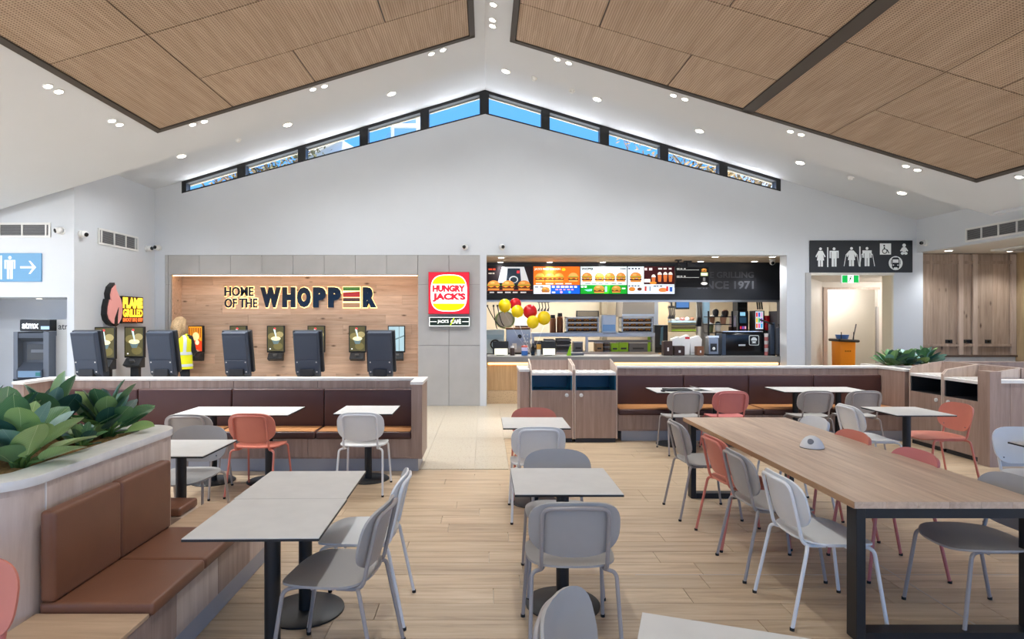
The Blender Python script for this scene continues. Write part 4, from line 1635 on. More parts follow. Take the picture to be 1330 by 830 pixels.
body.prism(ob, 0.0, 0.93, 'z')
body.build('body', PALEOAK, pl_, smooth=True)
bs = MB()
ib = rrect(PX0 + .10, PX1 - .10, PY0 + .10, PY1 - .10, 0.12, 8)
bs.prism(ob, 0.93, 0.9575, 'z')
bs.build('shoulder', PALEOAK, pl_, smooth=True)
mu = MB()
gx, gy = 26, 34
x0_, x1_, y0_, y1_ = PX0 + .165, PX1 - .165, PY0 + .165, PY1 - .165
for j in range(gy + 1):
    for i in range(gx + 1):
        mu.v.append(Vector((x0_ + (x1_ - x0_) * i / gx, y0_ + (y1_ - y0_) * j / gy, 0.975 + random.uniform(-.014, .014))))
for j in range(gy):
    for i in range(gx):
        a = j * (gx + 1) + i
        mu.f.append((a, a + 1, a + gx + 2, a + gx + 1))
        mu.mi.append(0)
mu.build('mulch', SOIL, pl_, smooth='all')
MB().box(PX1 - .0115, PX1 - .0075, 2.745, 2.752, 0.40, 0.955).build('veneer_joint', STONE, pl_)

bn = thing('banquette', (-1.75, 3.2, 0), 'near-left oak bench with two brown leather seat pads along the planter', 'banquette', 'banquettes backed by low walls')
MB().box(-1.995, -1.50, 2.46, 4.26, 0.16, 0.375).build('seat_box', PALEOAK, bn, bevel=.004, bseg=1)
MB().box(-1.992, -1.545, 2.50, 4.22, 0.0, 0.155).build('skirting', SKIRT, bn)
MB().box(-1.995, -1.49, 2.45, 2.665, 0.376, 0.395).build('ledge', WARMOAK, bn, bevel=.002, bseg=1)
MB().box(-1.995, -1.49, 3.675, 4.27, 0.376, 0.395).build('ledge', WARMOAK, bn, bevel=.002, bseg=1)
for k in range(4):
    ya = 2.46 + k * 0.45
    MB().box(-1.499, -1.494, ya + .002, ya + .448, 0.162, 0.374).build('front_board', PALEOAK if k % 2 else GREYOAK, bn)
for (ya, yb) in ((2.67, 3.17), (3.17, 3.67)):
    cushion(bn, 'seat_cushion', -1.988, -1.475, ya + .002, yb - .002, 0.376, 0.437, LEATHER, 0.02)
    cushion(bn, 'back_cushion', -1.985, -1.915, ya + .002, yb - .002, 0.436, 0.845, LEATHER, 0.022)
be = thing('banquette', (-2.6, 4.2, 0), 'small brown leather bench seat at the far end of the planter', 'banquette', 'banquettes backed by low walls')
MB().box(-3.2, -2.0, 4.01, 4.25, 0.0, 0.375).build('seat_box', PALEOAK, be)
cushion(be, 'seat_cushion', -3.2, -2.04, 4.02, 4.27, 0.377, 0.437, LEATHER, 0.02)


# ------------------------------------------------------------------ tables
def cafe_table(label, x, y, rz=0.0, w=0.6, d=0.585, group='pale square cafe tables', hh_=0.74):
    o = thing('cafe_table', (x, y, 0), label, 'table', group, rz)
    MB().box(-w / 2 + .001, w / 2 - .001, -d / 2 + .001, d / 2 - .001, hh_ - .0035, hh_).build('table_top', LAM, o, rel=False)
    MB().box(-w / 2, w / 2, -d / 2, d / 2, hh_ - .0145, hh_ - .004).build('core_edge', BLACK, o, rel=False)
    MB().box(-.16, .16, -.16, .16, hh_ - .022, hh_ - .015).build('mounting_plate', BLACK, o, rel=False)
    MB().lathe([(0.038, 0.012), (0.038, hh_ - .022)], seg=20).build('column', BLACK, o, rel=False, smooth=True)
    MB().lathe([(0.222, 0.0), (0.222, 0.008), (0.216, 0.012), (0.05, 0.014)], seg=40).build('base', BLACK, o, rel=False, smooth=True)
    return o


a_ = 0.017
cafe_table('square table of the near-left pair, nearer the camera, beside the brown bench', -1.035, 2.925, a_)
cafe_table('square table of the near-left pair, farther half, beside the brown bench', -1.05, 3.511, a_)
cafe_table('single square table in the middle of the room with a grey chair on each side', 0.463, 3.588)
cafe_table('single square table with a white chair this side and a coral chair behind', 0.46, 5.605)
cafe_table('square table at the far end of the planter with one grey chair', -2.28, 4.505)
cafe_table('left table of the joined pair at the long banquette, behind a grey chair', -2.86, 6.32, 0, 0.585)
cafe_table('right table of the joined pair at the long banquette, behind a coral chair', -2.274, 6.32, 0, 0.585)
cafe_table('single square table at the right end of the long banquette with a white chair', -1.245, 6.40)
cafe_table('square table at the left corner of the long banquette, half hidden by plants', -4.7, 6.3)
cafe_table('left table of the joined pair under the counter, laptop and papers on it', 2.555, 8.18, 0, 0.585)
cafe_table('right table of the joined pair under the counter, beside the pink chair', 3.142, 8.18, 0, 0.585)
cafe_table('left table of the empty joined pair at the right banquette', 4.27, 8.26, 0, 0.585)
cafe_table('right table of the empty joined pair at the right banquette', 4.857, 8.26, 0, 0.585)
cafe_table('single square table between a white chair and a coral chair on the right', 4.43, 6.31)
cafe_table('square table cut by the right edge of the frame, before a white chair', 4.41, 4.43)
# tilted table cut by the bottom edge of the frame
ta = -math.atan2(0.166, 0.473)
cx_ = 0.515 + 0.3 * math.cos(ta) + 0.2925 * math.sin(ta)
cy_ = 1.97 + 0.3 * math.sin(ta) - 0.2925 * math.cos(ta)
cafe_table('turned square table cut off by the bottom edge of the frame', cx_, cy_, ta)

lt = thing('communal_table', (2.44, 4.53, 0), 'long oak communal table on black steel hoop legs', 'table')
TX0, TX1, TY0, TY1 = 1.945, 2.945, 3.16, 5.89
bw = (TX1 - TX0) / 6
tt = MB().box(TX0 + .004, TX1 - .004, TY0 + .004, TY1 - .004, 0.705, 0.7385).build('top_core', TABLEEDGE, lt)
for k in range(6):
    MB().box(TX0 + k * bw + .0004, TX0 + (k + 1) * bw - .0004, TY0, TY1, 0.704, 0.74).build('top_plank', TABLEOAK, lt, bevel=.0008, bseg=1)
MB().box(TX0 - .003, TX0, TY0, TY1, 0.704, 0.7395).build('edge_band', TABLEEDGE, lt)
for yy in (TY0 + .0, TY1 - .19):
    h_ = MB()
    ya, yb = yy, yy + .09
    MB().box(TX0 + .01, TX0 + .06, ya, yb, 0.0, 0.703).build('leg', BLACK, lt, bevel=.003, bseg=1)
    MB().box(TX1 - .06, TX1 - .01, ya, yb, 0.0, 0.703).build('leg', BLACK, lt, bevel=.003, bseg=1)
    MB().box(TX0 + .06, TX1 - .06, ya + .002, yb - .002, 0.653, 0.703).build('top_rail', BLACK, lt)
    MB().box(TX0 + .06, TX1 - .06, ya + .002, yb - .002, 0.0, 0.05).build('bottom_rail', BLACK, lt)
MB().box(TX0 + .3, TX0 + .34, TY0 + .09, TY1 - .19, 0.668, 0.703).build('spine_rail', BLACK, lt)
MB().box(TX1 - .34, TX1 - .3, TY0 + .09, TY1 - .19, 0.668, 0.703).build('spine_rail', BLACK, lt)
dv = thing('table_device', (2.45, 4.5, 0.7405), 'small white domed device standing on the long communal table', 'device')
prof = [(0.082, 0.0), (0.082, 0.008), (0.078, 0.02), (0.066, 0.045), (0.046, 0.07), (0.02, 0.084), (0.002, 0.086)]
m_ = MB().lathe([(r, z_ + .004) for r, z_ in prof], seg=28)
m_.build('dome', WHITEP, dv, rel=False, smooth=True)
MB().lathe([(0.083, 0.0), (0.083, 0.004)], seg=28).build('foot_ring', BLACK, dv, rel=False)
nrm_ = Vector((-.25, -.75, .62)).normalized()
m_ = MB().lathe([(0.021, 0.0), (0.021, 0.012), (0.016, 0.014)], seg=16)
m_.xf(Matrix.Translation((-.036, -.045, .050)) @ nrm_.to_track_quat('Z', 'Y').to_matrix().to_4x4())
m_.build('button', mat('device_grey', (120, 122, 128), .4), dv, rel=False, smooth=True)

# things on the table under the counter
lp = thing('laptop', (wx(880, 8.1), 8.12, 0.7405), 'closed black laptop on the table under the counter', 'laptop')
MB().box(-.17, .17, -.12, .12, 0, 0.012).build('base', BLACK, lp, rel=False, bevel=.004)
MB().box(-.17, .17, -.12, .12, 0.0125, 0.02).build('lid', CHAR, lp, rel=False, bevel=.003)
pp = thing('paper_sheets', (wx(913, 8.1), 8.15, 0.7405), 'loose white papers curling on the table under the counter', 'papers')
for k in range(3):
    m_ = MB()
    for j in range(7):
        u = j / 6
        zz = .001 + k * .004 + (0.045 * (1 - u) ** 3 if k == 2 else 0)
        m_.v += [Vector((-.13 + .28 * u, -.1, zz)), Vector((-.13 + .28 * u, .1, zz))]
    for j in range(6):
        m_.f.append((2 * j, 2 * j + 2, 2 * j + 3, 2 * j + 1))
        m_.mi.append(0)
    m_.xf(Matrix.Rotation(-.2 + k * .22, 4, 'Z'))
    m_.build('sheet', PAPER, pp, rel=False, smooth='all')
o = thing('computer_mouse', (wx(861, 8.0), 7.99, 0.7405), 'small black mouse beside the laptop', 'mouse')
MB().ball((0, 0, .012), .03, .05, .018).build('shell', BLACK, o, rel=False, smooth='all')
MB().box(-.004, .004, .015, .03, .024, .031).build('wheel', CHAR, o, rel=False)


# ------------------------------------------------------------------ dining chairs
def superel(w, d, n, k=36):
    out = []
    for q in range(k):
        a = 2 * PI * q / k
        ca, sa = math.cos(a), math.sin(a)
        out.append((w / 2 * math.copysign(abs(ca) ** (2 / n), ca), d / 2 * math.copysign(abs(sa) ** (2 / n), sa)))
    return out


def shell(w, d, n, fz, th, rings=5):
    """closed thin plate over a superellipse; fz(u, v) gives its height"""
    b = MB()
    K = 36
    rim = superel(w, d, n, K)
    for side in (0, 1):
        for r in range(1, rings + 1):
            t_ = r / rings
            for (u, v) in rim:
                b.v.append(Vector((u * t_, v * t_, fz(u * t_, v * t_) - side * th)))
        b.v.append(Vector((0, 0, fz(0, 0) - side * th)))
    S_ = rings * K + 1
    for side in (0, 1):
        o_ = side * S_
        for q in range(K):
            j = (q + 1) % K
            b.f.append((o_ + S_ - 1, o_ + q, o_ + j))
            b.mi.append(0)
            for r in range(rings - 1):
                b.f.append((o_ + r * K + q, o_ + (r + 1) * K + q, o_ + (r + 1) * K + j, o_ + r * K + j))
                b.mi.append(0)
    for q in range(K):
        j = (q + 1) % K
        a = (rings - 1) * K
        b.f.append((a + q, S_ + a + q, S_ + a + j, a + j))
        b.mi.append(0)
    return b


def make_chair(ms, mf):
    o = bpy.data.objects.new('cafe_chair', None)
    C.objects.link(o)
    o['category'] = 'chair'
    st = shell(0.46, 0.44, 3.0, lambda u, v: 0.010 * (u / .23) ** 2 - 0.022 * max(0, (v - .10) / .12) ** 2 + 0.012 * max(0, (-v - .1) / .12) ** 2, 0.011)
    st.xf(Matrix.Translation((0, 0.015, 0.462)))
    st.build('seat', ms, o, rel=False, smooth=True)
    # backrest: plate in (x, height), dished around the sitter, leaning back
    bk = shell(0.46, 0.30, 2.9, lambda u, v: 0.050 * (u / .23) ** 2 + 0.006 * (v / .15) ** 2, 0.011)
    lean = math.radians(13)
    M_ = Matrix.Translation((0, -0.232, 0.662)) @ Matrix.Rotation(lean, 4, 'X') @ Matrix.Rotation(PI / 2, 4, 'X') @ Matrix.Diagonal((1, 1, -1, 1))
    # local z of the plate (dish) must point to +y (front)
    M_ = Matrix.Translation((0, -0.232, 0.662)) @ Matrix.Rotation(lean, 4, 'X') @ Matrix(((1, 0, 0, 0), (0, 0, 1, 0), (0, 1, 0, 0), (0, 0, 0, 1)))
    bk.xf(M_)
    br = bk.build('backrest', ms, o, rel=False, smooth=True)
    for s in (-1, 1):
        m_ = MB().lathe([(0.006, 0), (0.006, 0.003)], seg=8)
        m_.xf(M_ @ Matrix.Translation((s * .145, -.10, .050 * (.145 / .23) ** 2 + .004)))
        m_.build('screw', INOXD, br, rel=False)
    R_ = 0.0105
    # frame loop behind the backrest
    def bp(x, h_):
        y_ = -0.232 - math.tan(lean) * (h_ - 0.662)
        return (x, y_ - 0.011 + 0.042 * (min(abs(x), .2) / .23) ** 2 - .012, h_)
    path = [(-.165, -.06, .440), (-.165, -.185, .440), bp(-.165, .55), bp(-.165, .775), bp(0, .785), bp(.165, .775), bp(.165, .55), (.165, -.185, .440), (.165, -.06, .440)]
    MB().tube(fillet(path, .05, 5), R_, 8).build('back_frame', mf, o, rel=False, smooth=True)
    for s in (-1, 1):
        lg = MB().tube(fillet([(s * .228, .245, .012), (s * .205, .185, .438), (s * .165, .12, .441), (s * .165, -.05, .441)], .055, 5), R_, 8).build('leg', mf, o, rel=False, smooth=True)
        MB().lathe([(.0125, 0), (.0125, .016)], s * .2285, .246, 10).build('foot_cap', RUBBER, lg, rel=False)
        lg = MB().tube(fillet([(s * .228, -.275, .012), (s * .212, -.185, .438), (s * .150, -.155, .441), (s * .150, -.04, .441)], .055, 5), R_, 8).build('leg', mf, o, rel=False, smooth=True)
        MB().lathe([(.0125, 0), (.0125, .016)], s * .2285, -.277, 10).build('foot_cap', RUBBER, lg, rel=False)
    MB().tube([(-.165, .06, .430), (.165, .06, .430)], R_ * .8, 8).build('cross_bar', mf, o, rel=False, smooth=True)
    return o


PROTO = {}
CHM = {'grey': (GREYP, GREYF), 'coral': (CORAL, CORALF), 'pink': (PINK, PINKF), 'white': (WHITEP, WHITEF)}


def chair(col, x, y, face, label, jit=0.0):
    """face: direction the sitter looks, degrees anticlockwise from +y"""
    if col not in PROTO:
        PROTO[col] = make_chair(*CHM[col])
        o = PROTO[col]
    else:
        o = copy_tree(PROTO[col])
    o.location = (x, y, 0)
    o.rotation_euler = (0, 0, math.radians(face + jit))
    tag(o, label, 'chair', 'moulded shell cafe chairs')
    return o


B = 0.29       # seat centre to the top of the back
# middle column
chair('grey', 0.445, 2.9 + B, 0, 'grey chair seen from behind at the near side of the middle table')
chair('grey', 0.49, 4.17 - B, 180, 'grey chair facing the camera behind the middle table')
chair('white', 0.45, 4.97 + B, 0, 'white chair seen from behind between the two middle tables')
chair('coral', 0.49, 6.12 - B, 180, 'coral chair facing the camera beyond the farther middle table')
chair('grey', 0.45, 1.80, -115, 'grey chair back cut off by the bottom edge of the frame')
# right of the near-left tables
chair('grey', -0.735, 2.985, 90, 'grey chair facing left at the near-left tables, nearer the camera', -7)
chair('white', -0.72, 3.515, 90, 'white chair facing left at the near-left tables, half behind the grey one')
# long banquette
chair('grey', -2.82, 5.62 + B, 0, 'grey chair seen from behind at the long banquette')
chair('coral', -2.23, 5.67 + B, 0, 'coral chair seen from behind at the long banquette', -3)
chair('white', -1.21, 5.74 + B, 0, 'white chair seen from behind at the long banquette')
chair('grey', -2.375, 5.09 - B, 180, 'grey chair facing the camera at the table beyond the planter')
# right banquette
chair('grey', 2.52, 7.46 + B, 0, 'grey chair seen from behind at the table with the laptop')
chair('pink', 3.09, 7.46 + B, 0, 'pink chair seen from behind at the tables under the counter')
chair('grey', 4.18, 7.5 + B, 0, 'grey chair from behind at the empty joined tables, the left one')
chair('grey', 4.79, 7.5 + B, 0, 'grey chair from behind at the empty joined tables, the right one')
chair('white', 3.77 + .27, 6.31, -90, 'white chair facing right at the single table near the right bins')
chair('coral', 5.10 - .27, 6.42, 90, 'coral chair facing left in front of the right waste stations')
chair('white', 4.40, 5.03 - B, 180, 'white chair facing the camera at the right edge of the frame')
# communal table, left side facing right
chair('grey', 1.92, 5.29, -90, 'grey chair at the far left end of the communal table')
chair('coral', 1.99, 4.63, -90, 'coral chair on the left side of the communal table', 3)
chair('grey', 1.95, 4.10, -90, 'grey chair between the coral and white ones, left of the communal table')
chair('white', 1.955, 3.51, -90, 'white chair at the near left end of the communal table')
# communal table, right side facing left
chair('white', 3.08 - .28, 5.50, 90, 'white chair at the far right end of the communal table')
chair('coral', 3.0 - .28, 4.80, 90, 'coral chair on the right side of the communal table, next to the white one')
chair('pink', 3.0 - .28, 4.10, 90, 'pink chair on the right side of the communal table')
chair('grey', 2.79, 3.42, 90, 'grey chair at the near right corner of the communal table')
chair('coral', -1.935, 2.0, 180, 'coral chair cut off by the left edge of the frame')

# ------------------------------------------------------------------ serving counter and kitchen shell
kw = MB()
kw.box(-0.9, 7.2, 17.0, 17.15, 0, 2.97)
kw.box(-1.0, -0.9, 12.5, 17.15, 0, 2.97)
kw.box(7.1, 7.2, 13.9, 17.0, 0, 2.97)
struct(kw.build('wall_kitchen', mottled('kitchen_cream', (198, 186, 164), .02, 2, .5)))
kc = MB().box(-1.0, 7.2, YW + 0.28, 17.15, 2.965, 3.1)
struct(kc.build('ceiling_kitchen', mottled('kitchen_soffit', (198, 180, 158), .01, 2, .6)))
kb = MB().box(-0.88, 6.62, 13.3, 13.5, 2.13, 2.96)
kb.box(6.56, 6.72, 13.3, 13.5, 0.0, 2.96)
kb.prism([(5.97, YW + .285), (6.75, 13.3), (6.85, 13.3), (6.07, YW + .285)], 0, 2.96, 'z')
kb.prism([(6.72, 13.4), (7.1, 13.9), (7.2, 13.9), (6.85, 13.3)], 0, 2.96, 'z')
kbo = struct(kb.build('wall_menu_bulkhead', mottled('black_bulkhead', (40, 42, 48), .04, 3, .45)))
MB().box(-0.88, 6.5, 13.27, 13.3, 2.085, 2.13).build('steel_edge', INOX, kbo)
p = Print()
p.text('FLAME GRILLING', wx(895, 13.3) - wx(940, 13.3), wx(979, 13.3) - wx(940, 13.3), wz(361, 13.3) - 2.5, wz(353, 13.3) - 2.5, (86, 88, 94), .03)
p.text('SINCE 1971', wx(905, 13.3) - wx(940, 13.3), wx(979, 13.3) - wx(940, 13.3), wz(375.5, 13.3) - 2.5, wz(365, 13.3) - 2.5, (96, 98, 104), .03)
p.build('lettering', PRINT, kbo, loc=(wx(940, 13.3), 13.298, 2.5))

sc_ = thing('serving_counter', (3.0, 12.3, 0), 'long serving counter with grey top and warm light strip', 'counter')
MB().box(0.04, 5.93, 12.16, 12.80, 0.14, 0.83).build('carcass', BATTEN, sc_)
MB().box(0.04, 5.93, 12.06, 12.82, 0.835, 0.955).build('worktop', GREY, sc_, bevel=.004, bseg=1)
MB().box(0.06, 5.91, 12.10, 12.15, 0.79, 0.828).build('light_strip', LEDW, sc_)
MB().box(0.04, 5.93, 12.12, 12.18, 0.0, 0.265).build('stone_plinth', TERRD, sc_)
bt = MB()
x = 0.05
while x < 5.9:
    bt.box(x, x + .022, 12.135, 12.162, 0.27, 0.785)
    x += 0.034
o = bt.build('front_battens', BATTEN, sc_)
o['kind'] = 'stuff'


def added_kitchen_lamp(x, y, w, nm, sx_=1.2, sy_=0.3):  # unseen ceiling panels added to brighten the kitchen
    o = thing('added_ceiling_light', (x, y, 2.96), nm, 'light', 'unseen panel lights added over the kitchen')
    MB().box(-sx_ / 2, sx_ / 2, -sy_ / 2, sy_ / 2, -0.02, -0.001).build('housing', WHITEP, o, rel=False)
    MB().box(-sx_ / 2 + .02, sx_ / 2 - .02, -sy_ / 2 + .02, sy_ / 2 - .02, -0.026, -0.021).build('diffuser', LAMPW, o, rel=False)
    li = bpy.data.lights.new('panel_beam', 'AREA')
    li.shape = 'RECTANGLE'
    li.size, li.size_y = sx_ * .9, sy_ * .9
    li.energy = w
    li.color = (1, .97, .92)
    lo = bpy.data.objects.new('panel_beam', li)
    C.objects.link(lo)
    lo.parent = o
    lo.location = (0, 0, -0.04)


added_kitchen_lamp(0.8, 15.2, 90, 'unseen ceiling light added over the left of the cook line')
added_kitchen_lamp(2.8, 15.2, 90, 'unseen ceiling light added over the middle of the cook line')
added_kitchen_lamp(4.8, 15.2, 90, 'unseen ceiling light added over the right of the cook line')
for (px, py, nm) in ((650, 340, 'above the leftmost menu screen'), (714, 340, 'above the orange menu screen'), (783, 340, 'above the green strip menu screen'), (910, 339, 'above the order status screen'), (929, 333, 'at the front of the soffit right of the order screen'), (980, 339, 'above the wall lettering'), (1003, 333, 'at the right front corner of the soffit'), (651, 334, 'at the left front corner of the soffit')):
    Y = (2.965 - H) * F / (CY - py)
    downlight(wx(px, Y), Y, 2.965, 0, True, 'counter soffit downlight ' + nm, 45, 'soffit downlights over the counter', soft=.08)

# menu screens
YM = 13.27


def menu_screen(label, a, b, draw):
    w, h = (wx(b, YM) - wx(a, YM)) / 2, (wz(346, YM) - wz(382.3, YM)) / 2
    o = thing('menu_screen', ((wx(a, YM) + wx(b, YM)) / 2, YM, (wz(346, YM) + wz(382.3, YM)) / 2), label, 'screen', 'menu screens over the counter')
    MB().box(-w, w, -0.06, 0.025, -h, h).build('casing', BLACK, o, rel=False)
    p = Print()
    draw(p, w * .985, h * .97)
    p.build('display', SCREEN, o, loc=(0, -0.061, 0), rot=(0, 0, 0))
    return o


def bars(p, x0, x1, z, n, hgt, col):
    r_ = random.Random(int(abs(x0 * 1000)) + n)
    x = x0
    step = (x1 - x0) / n
    for q in range(n):
        p.rect(x, x + step * (.5 + .35 * r_.random()), z, z + hgt, col)
        x += step


def m1(p, w, h):
    p.rect(-w, w, -h, h, (34, 26, 30))
    p.rect(-w, w, -h * .78, -h * .70, (150, 60, 40))
    p.poly([(-w * .55, -h * .2), (w * .85, -h * .2), (w * .62, h * .98), (-w * .35, h * .98)], (196, 200, 206))
    p.poly([(-w * .18, -h * .3), (w * .5, -h * .3), (w * .44, h * .86), (-w * .1, h * .86)], (40, 50, 62))
    p.ell(w * .16, h * .05, w * .2, h * .26, (190, 196, 200), n=16)
    p.ell(w * .16, h * .03, w * .15, h * .2, (40, 50, 62), n=16)
    p.rect(w * .3, w * .42, h * .5, h * .7, (220, 60, 70))
    bars(p, -w * .95, -w * .55, h * .74, 2, h * .12, (220, 80, 50))
    bars(p, -w * .95, -w * .6, h * .45, 2, h * .1, (170, 160, 150))
    for q, cx in enumerate((-.72, -.08, .62)):
        p.burger(cx * w, -h * .38, w * .56, h * .72)
    bars(p, -w * .9, w * .8, -h * .95, 5, h * .1, (190, 190, 190))


def m2(p, w, h):
    p.rect(-w, w, -h * .35, h, (240, 112, 32))
    p.text("JACK'S FRIED CHICKEN", -w * .96, w * .16, h * .70, h * .90, (255, 250, 240), .02)
    p.ell(w * .3, h * .78, w * .09, h * .12, (250, 190, 40), n=12)
    for cx in (-.72, -.3, .1):
        p.burger(cx * w, h * .22, w * .42, h * .62, (222, 160, 70))
    p.burger(w * .72, h * .22, w * .44, h * .66, (222, 170, 90))
    bars(p, -w * .9, w * .8, -h * .3, 4, h * .08, (255, 240, 220))
    p.rect(-w, -w * .26, -h, -h * .37, (226, 232, 238))
    bars(p, -w * .95, -w * .5, -h * .55, 2, h * .08, (70, 60, 60))
    p.burger(-w * .48, -h * .7, w * .36, h * .4)
    p.rect(-w * .25, w, -h, -h * .37, (20, 96, 214))
    bars(p, -w * .2, w * .95, -h * .56, 6, h * .13, (250, 250, 250))
    bars(p, -w * .05, w * .8, -h * .74, 5, h * .09, (240, 160, 170))
    p.ell(w * .2, -h * .88, w * .06, h * .09, (230, 180, 220), n=10)
    p.ell(w * .56, -h * .88, w * .06, h * .09, (80, 190, 230), n=10)
    p.rect(-w * .2, -w * .06, -h * .96, -h * .84, (230, 236, 250))


def m3(p, w, h):
    p.rect(-w, w, -h * .35, h, (222, 234, 238))
    p.text('WHOPPER', -w * .96, -w * .44, h * .74, h * .92, (40, 28, 28), .04)
    bars(p, w * .72, w * .96, h * .8, 3, h * .08, (60, 60, 60))
    for cx, ww in ((-.72, .46), (-.18, .42), (.26, .46), (.74, .42)):
        p.burger(cx * w, h * .22, w * ww, h * .66)
    bars(p, -w * .8, w * .9, -h * .28, 6, h * .07, (120, 120, 120))
    p.rect(-w, w, -h, -h * .36, (22, 158, 44))
    bars(p, -w * .98, -w * .7, -h * .55, 2, h * .14, (250, 250, 250))
    p.poly([(-w * .85, -h * .7), (-w * .5, -h * .64), (-w * .52, -h * .8), (-w * .7, -h * .82)], (150, 220, 230))
    p.poly([(w * .1, -h * .36), (w * .3, -h * .36), (w * .2, -h), (0, -h)], (60, 190, 40))
    p.burger(-w * .2, -h * .66, w * .48, h * .56)
    p.rect(w * .05, w * .14, -h * .86, -h * .45, (160, 214, 226))
    p.burger(w * .54, -h * .66, w * .4, h * .52)
    bars(p, w * .78, w * .96, -h * .66, 1, h * .1, (230, 250, 230))


def m4(p, w, h):
    p.rect(-w, w, -h, h, (220, 230, 238))
    bars(p, -w * .97, -w * .42, h * .8, 4, h * .1, (50, 50, 60))
    p.burger(-w * .66, h * .22, w * .5, h * .72)
    p.rect(-w * .31, w, -h * .3, h, (58, 22, 26))
    bars(p, -w * .28, w * .1, h * .72, 2, h * .18, (240, 220, 220))
    bars(p, w * .3, w * .98, h * .78, 3, h * .12, (240, 230, 226))
    for k_, cx in enumerate((.1, .36, .6, .82)):
        z0 = -h * .12 if k_ else -h * .3
        p.poly([(cx * w - w * .06, z0), (cx * w + w * .06, z0), (cx * w + w * .085, z0 + h * .5), (cx * w - w * .085, z0 + h * .5)], (206, 112, 60))
        p.ell(cx * w, z0 + h * .52, w * .09, h * .2, (246, 240, 232), 0, PI, 10)
    p.rect(-w * .3, -w * .04, -h * .16, h * .08, (244, 240, 240))
    p.ell(w * .08, -h * .2, w * .15, h * .1, (220, 140, 50), n=12)
    bars(p, -w * .97, -w * .45, -h * .46, 4, h * .08, (50, 50, 60))
    p.ell(-w * .82, -h * .66, w * .14, h * .16, (206, 130, 50), n=12)
    p.ell(-w * .5, -h * .66, w * .1, h * .12, (100, 50, 30), n=12)
    p.rect(-w * .28, -w * .2, -h * .8, -h * .46, (180, 60, 50))
    p.rect(-w * .08, -w * .02, -h * .8, -h * .46, (130, 140, 160))
    bars(p, w * .1, w * .5, -h * .48, 3, h * .08, (60, 60, 70))
    p.ell(w * .5, -h * .72, w * .2, h * .16, (214, 130, 70), n=12)
    p.rect(w * .64, w * .72, -h * .82, -h * .46, (200, 50, 50))
    p.rect(w * .78, w * .9, -h * .84, -h * .5, (50, 90, 170))


menu_screen('menu screen with dark burger bag poster, leftmost above the counter', 632.5, 692, m1)
menu_screen('menu screen with orange chicken range above a blue strip', 692.2, 752.8, m2)
menu_screen('menu screen with burger row above a green strip', 753, 813.8, m3)
menu_screen('menu screen with desserts in paper cups on dark red', 814, 875.5, m4)

od = thing('order_screen', (wx(898.5, 12.9), 12.9, wz(345, 12.9)), 'black order status screen hung from the soffit on an arm', 'screen')
ow, oh = 22 * 12.9 / F, 14 * 12.9 / F
zc_ = wz(360, 12.9)
MB().box(wx(876.5, 12.9), wx(920.5, 12.9), 12.88, 12.94, wz(373.5, 12.9), wz(346.5, 12.9)).build('casing', BLACK, od)
MB().tube([(wx(893, 12.93), 12.95, zc_), (wx(893, 12.93), 12.95, 2.964)], .025, 10).build('pole', BLACK, od)
MB().box(wx(889, 12.93), wx(898, 12.93), 12.90, 13.0, 2.93, 2.964).build('ceiling_plate', BLACK, od)
p = Print()
w, h = ow * .97, oh * .9
p.rect(-w, w, -h, h, (14, 14, 16))
p.rect(-w * .93, w * .42, h * .72, h * .76, (190, 190, 186))
p.rect(-w * .93, w * .42, -h * .06, -h * .02, (190, 190, 186))
bars(p, -w * .93, -w * .3, h * .80, 3, h * .12, (170, 170, 166))
bars(p, -w * .93, -w * .3, h * .02, 3, h * .12, (170, 170, 166))
p.burger(w * .72, h * .72, w * .34, h * .34)
p.rect(w * .52, w * .95, h * .12, h * .46, (190, 206, 150))
p.rect(w * .56, w * .91, h * .18, h * .40, (236, 240, 226))
p.rect(w * .66, w * .8, -h * .4, -h * .05, (120, 120, 120))
p.ell(w * .73, -h * .66, w * .2, h * .16, (226, 226, 222), n=12)
p.build('display', SCREEN, od, loc=(0, -0.021, zc_ - wz(345, 12.9)))

dome_cam('dome camera under the soffit at the right of the counter', wx(1003, 12.6), 12.6, 2.965, (0, 0, -1), (-.2, -1, -.4))
projo = thing('ceiling_bracket', (wx(881, 12.7), 12.7, 2.964), 'small black bracket on the soffit left of the order screen', 'bracket')
MB().tube([(0, 0, 0), (0, 0, -.1), (.06, 0, -.16)], .018, 8).build('arm', BLACK, projo, rel=False)
MB().box(-.06, .06, -.05, .05, -.02, 0).build('plate', BLACK, projo, rel=False)

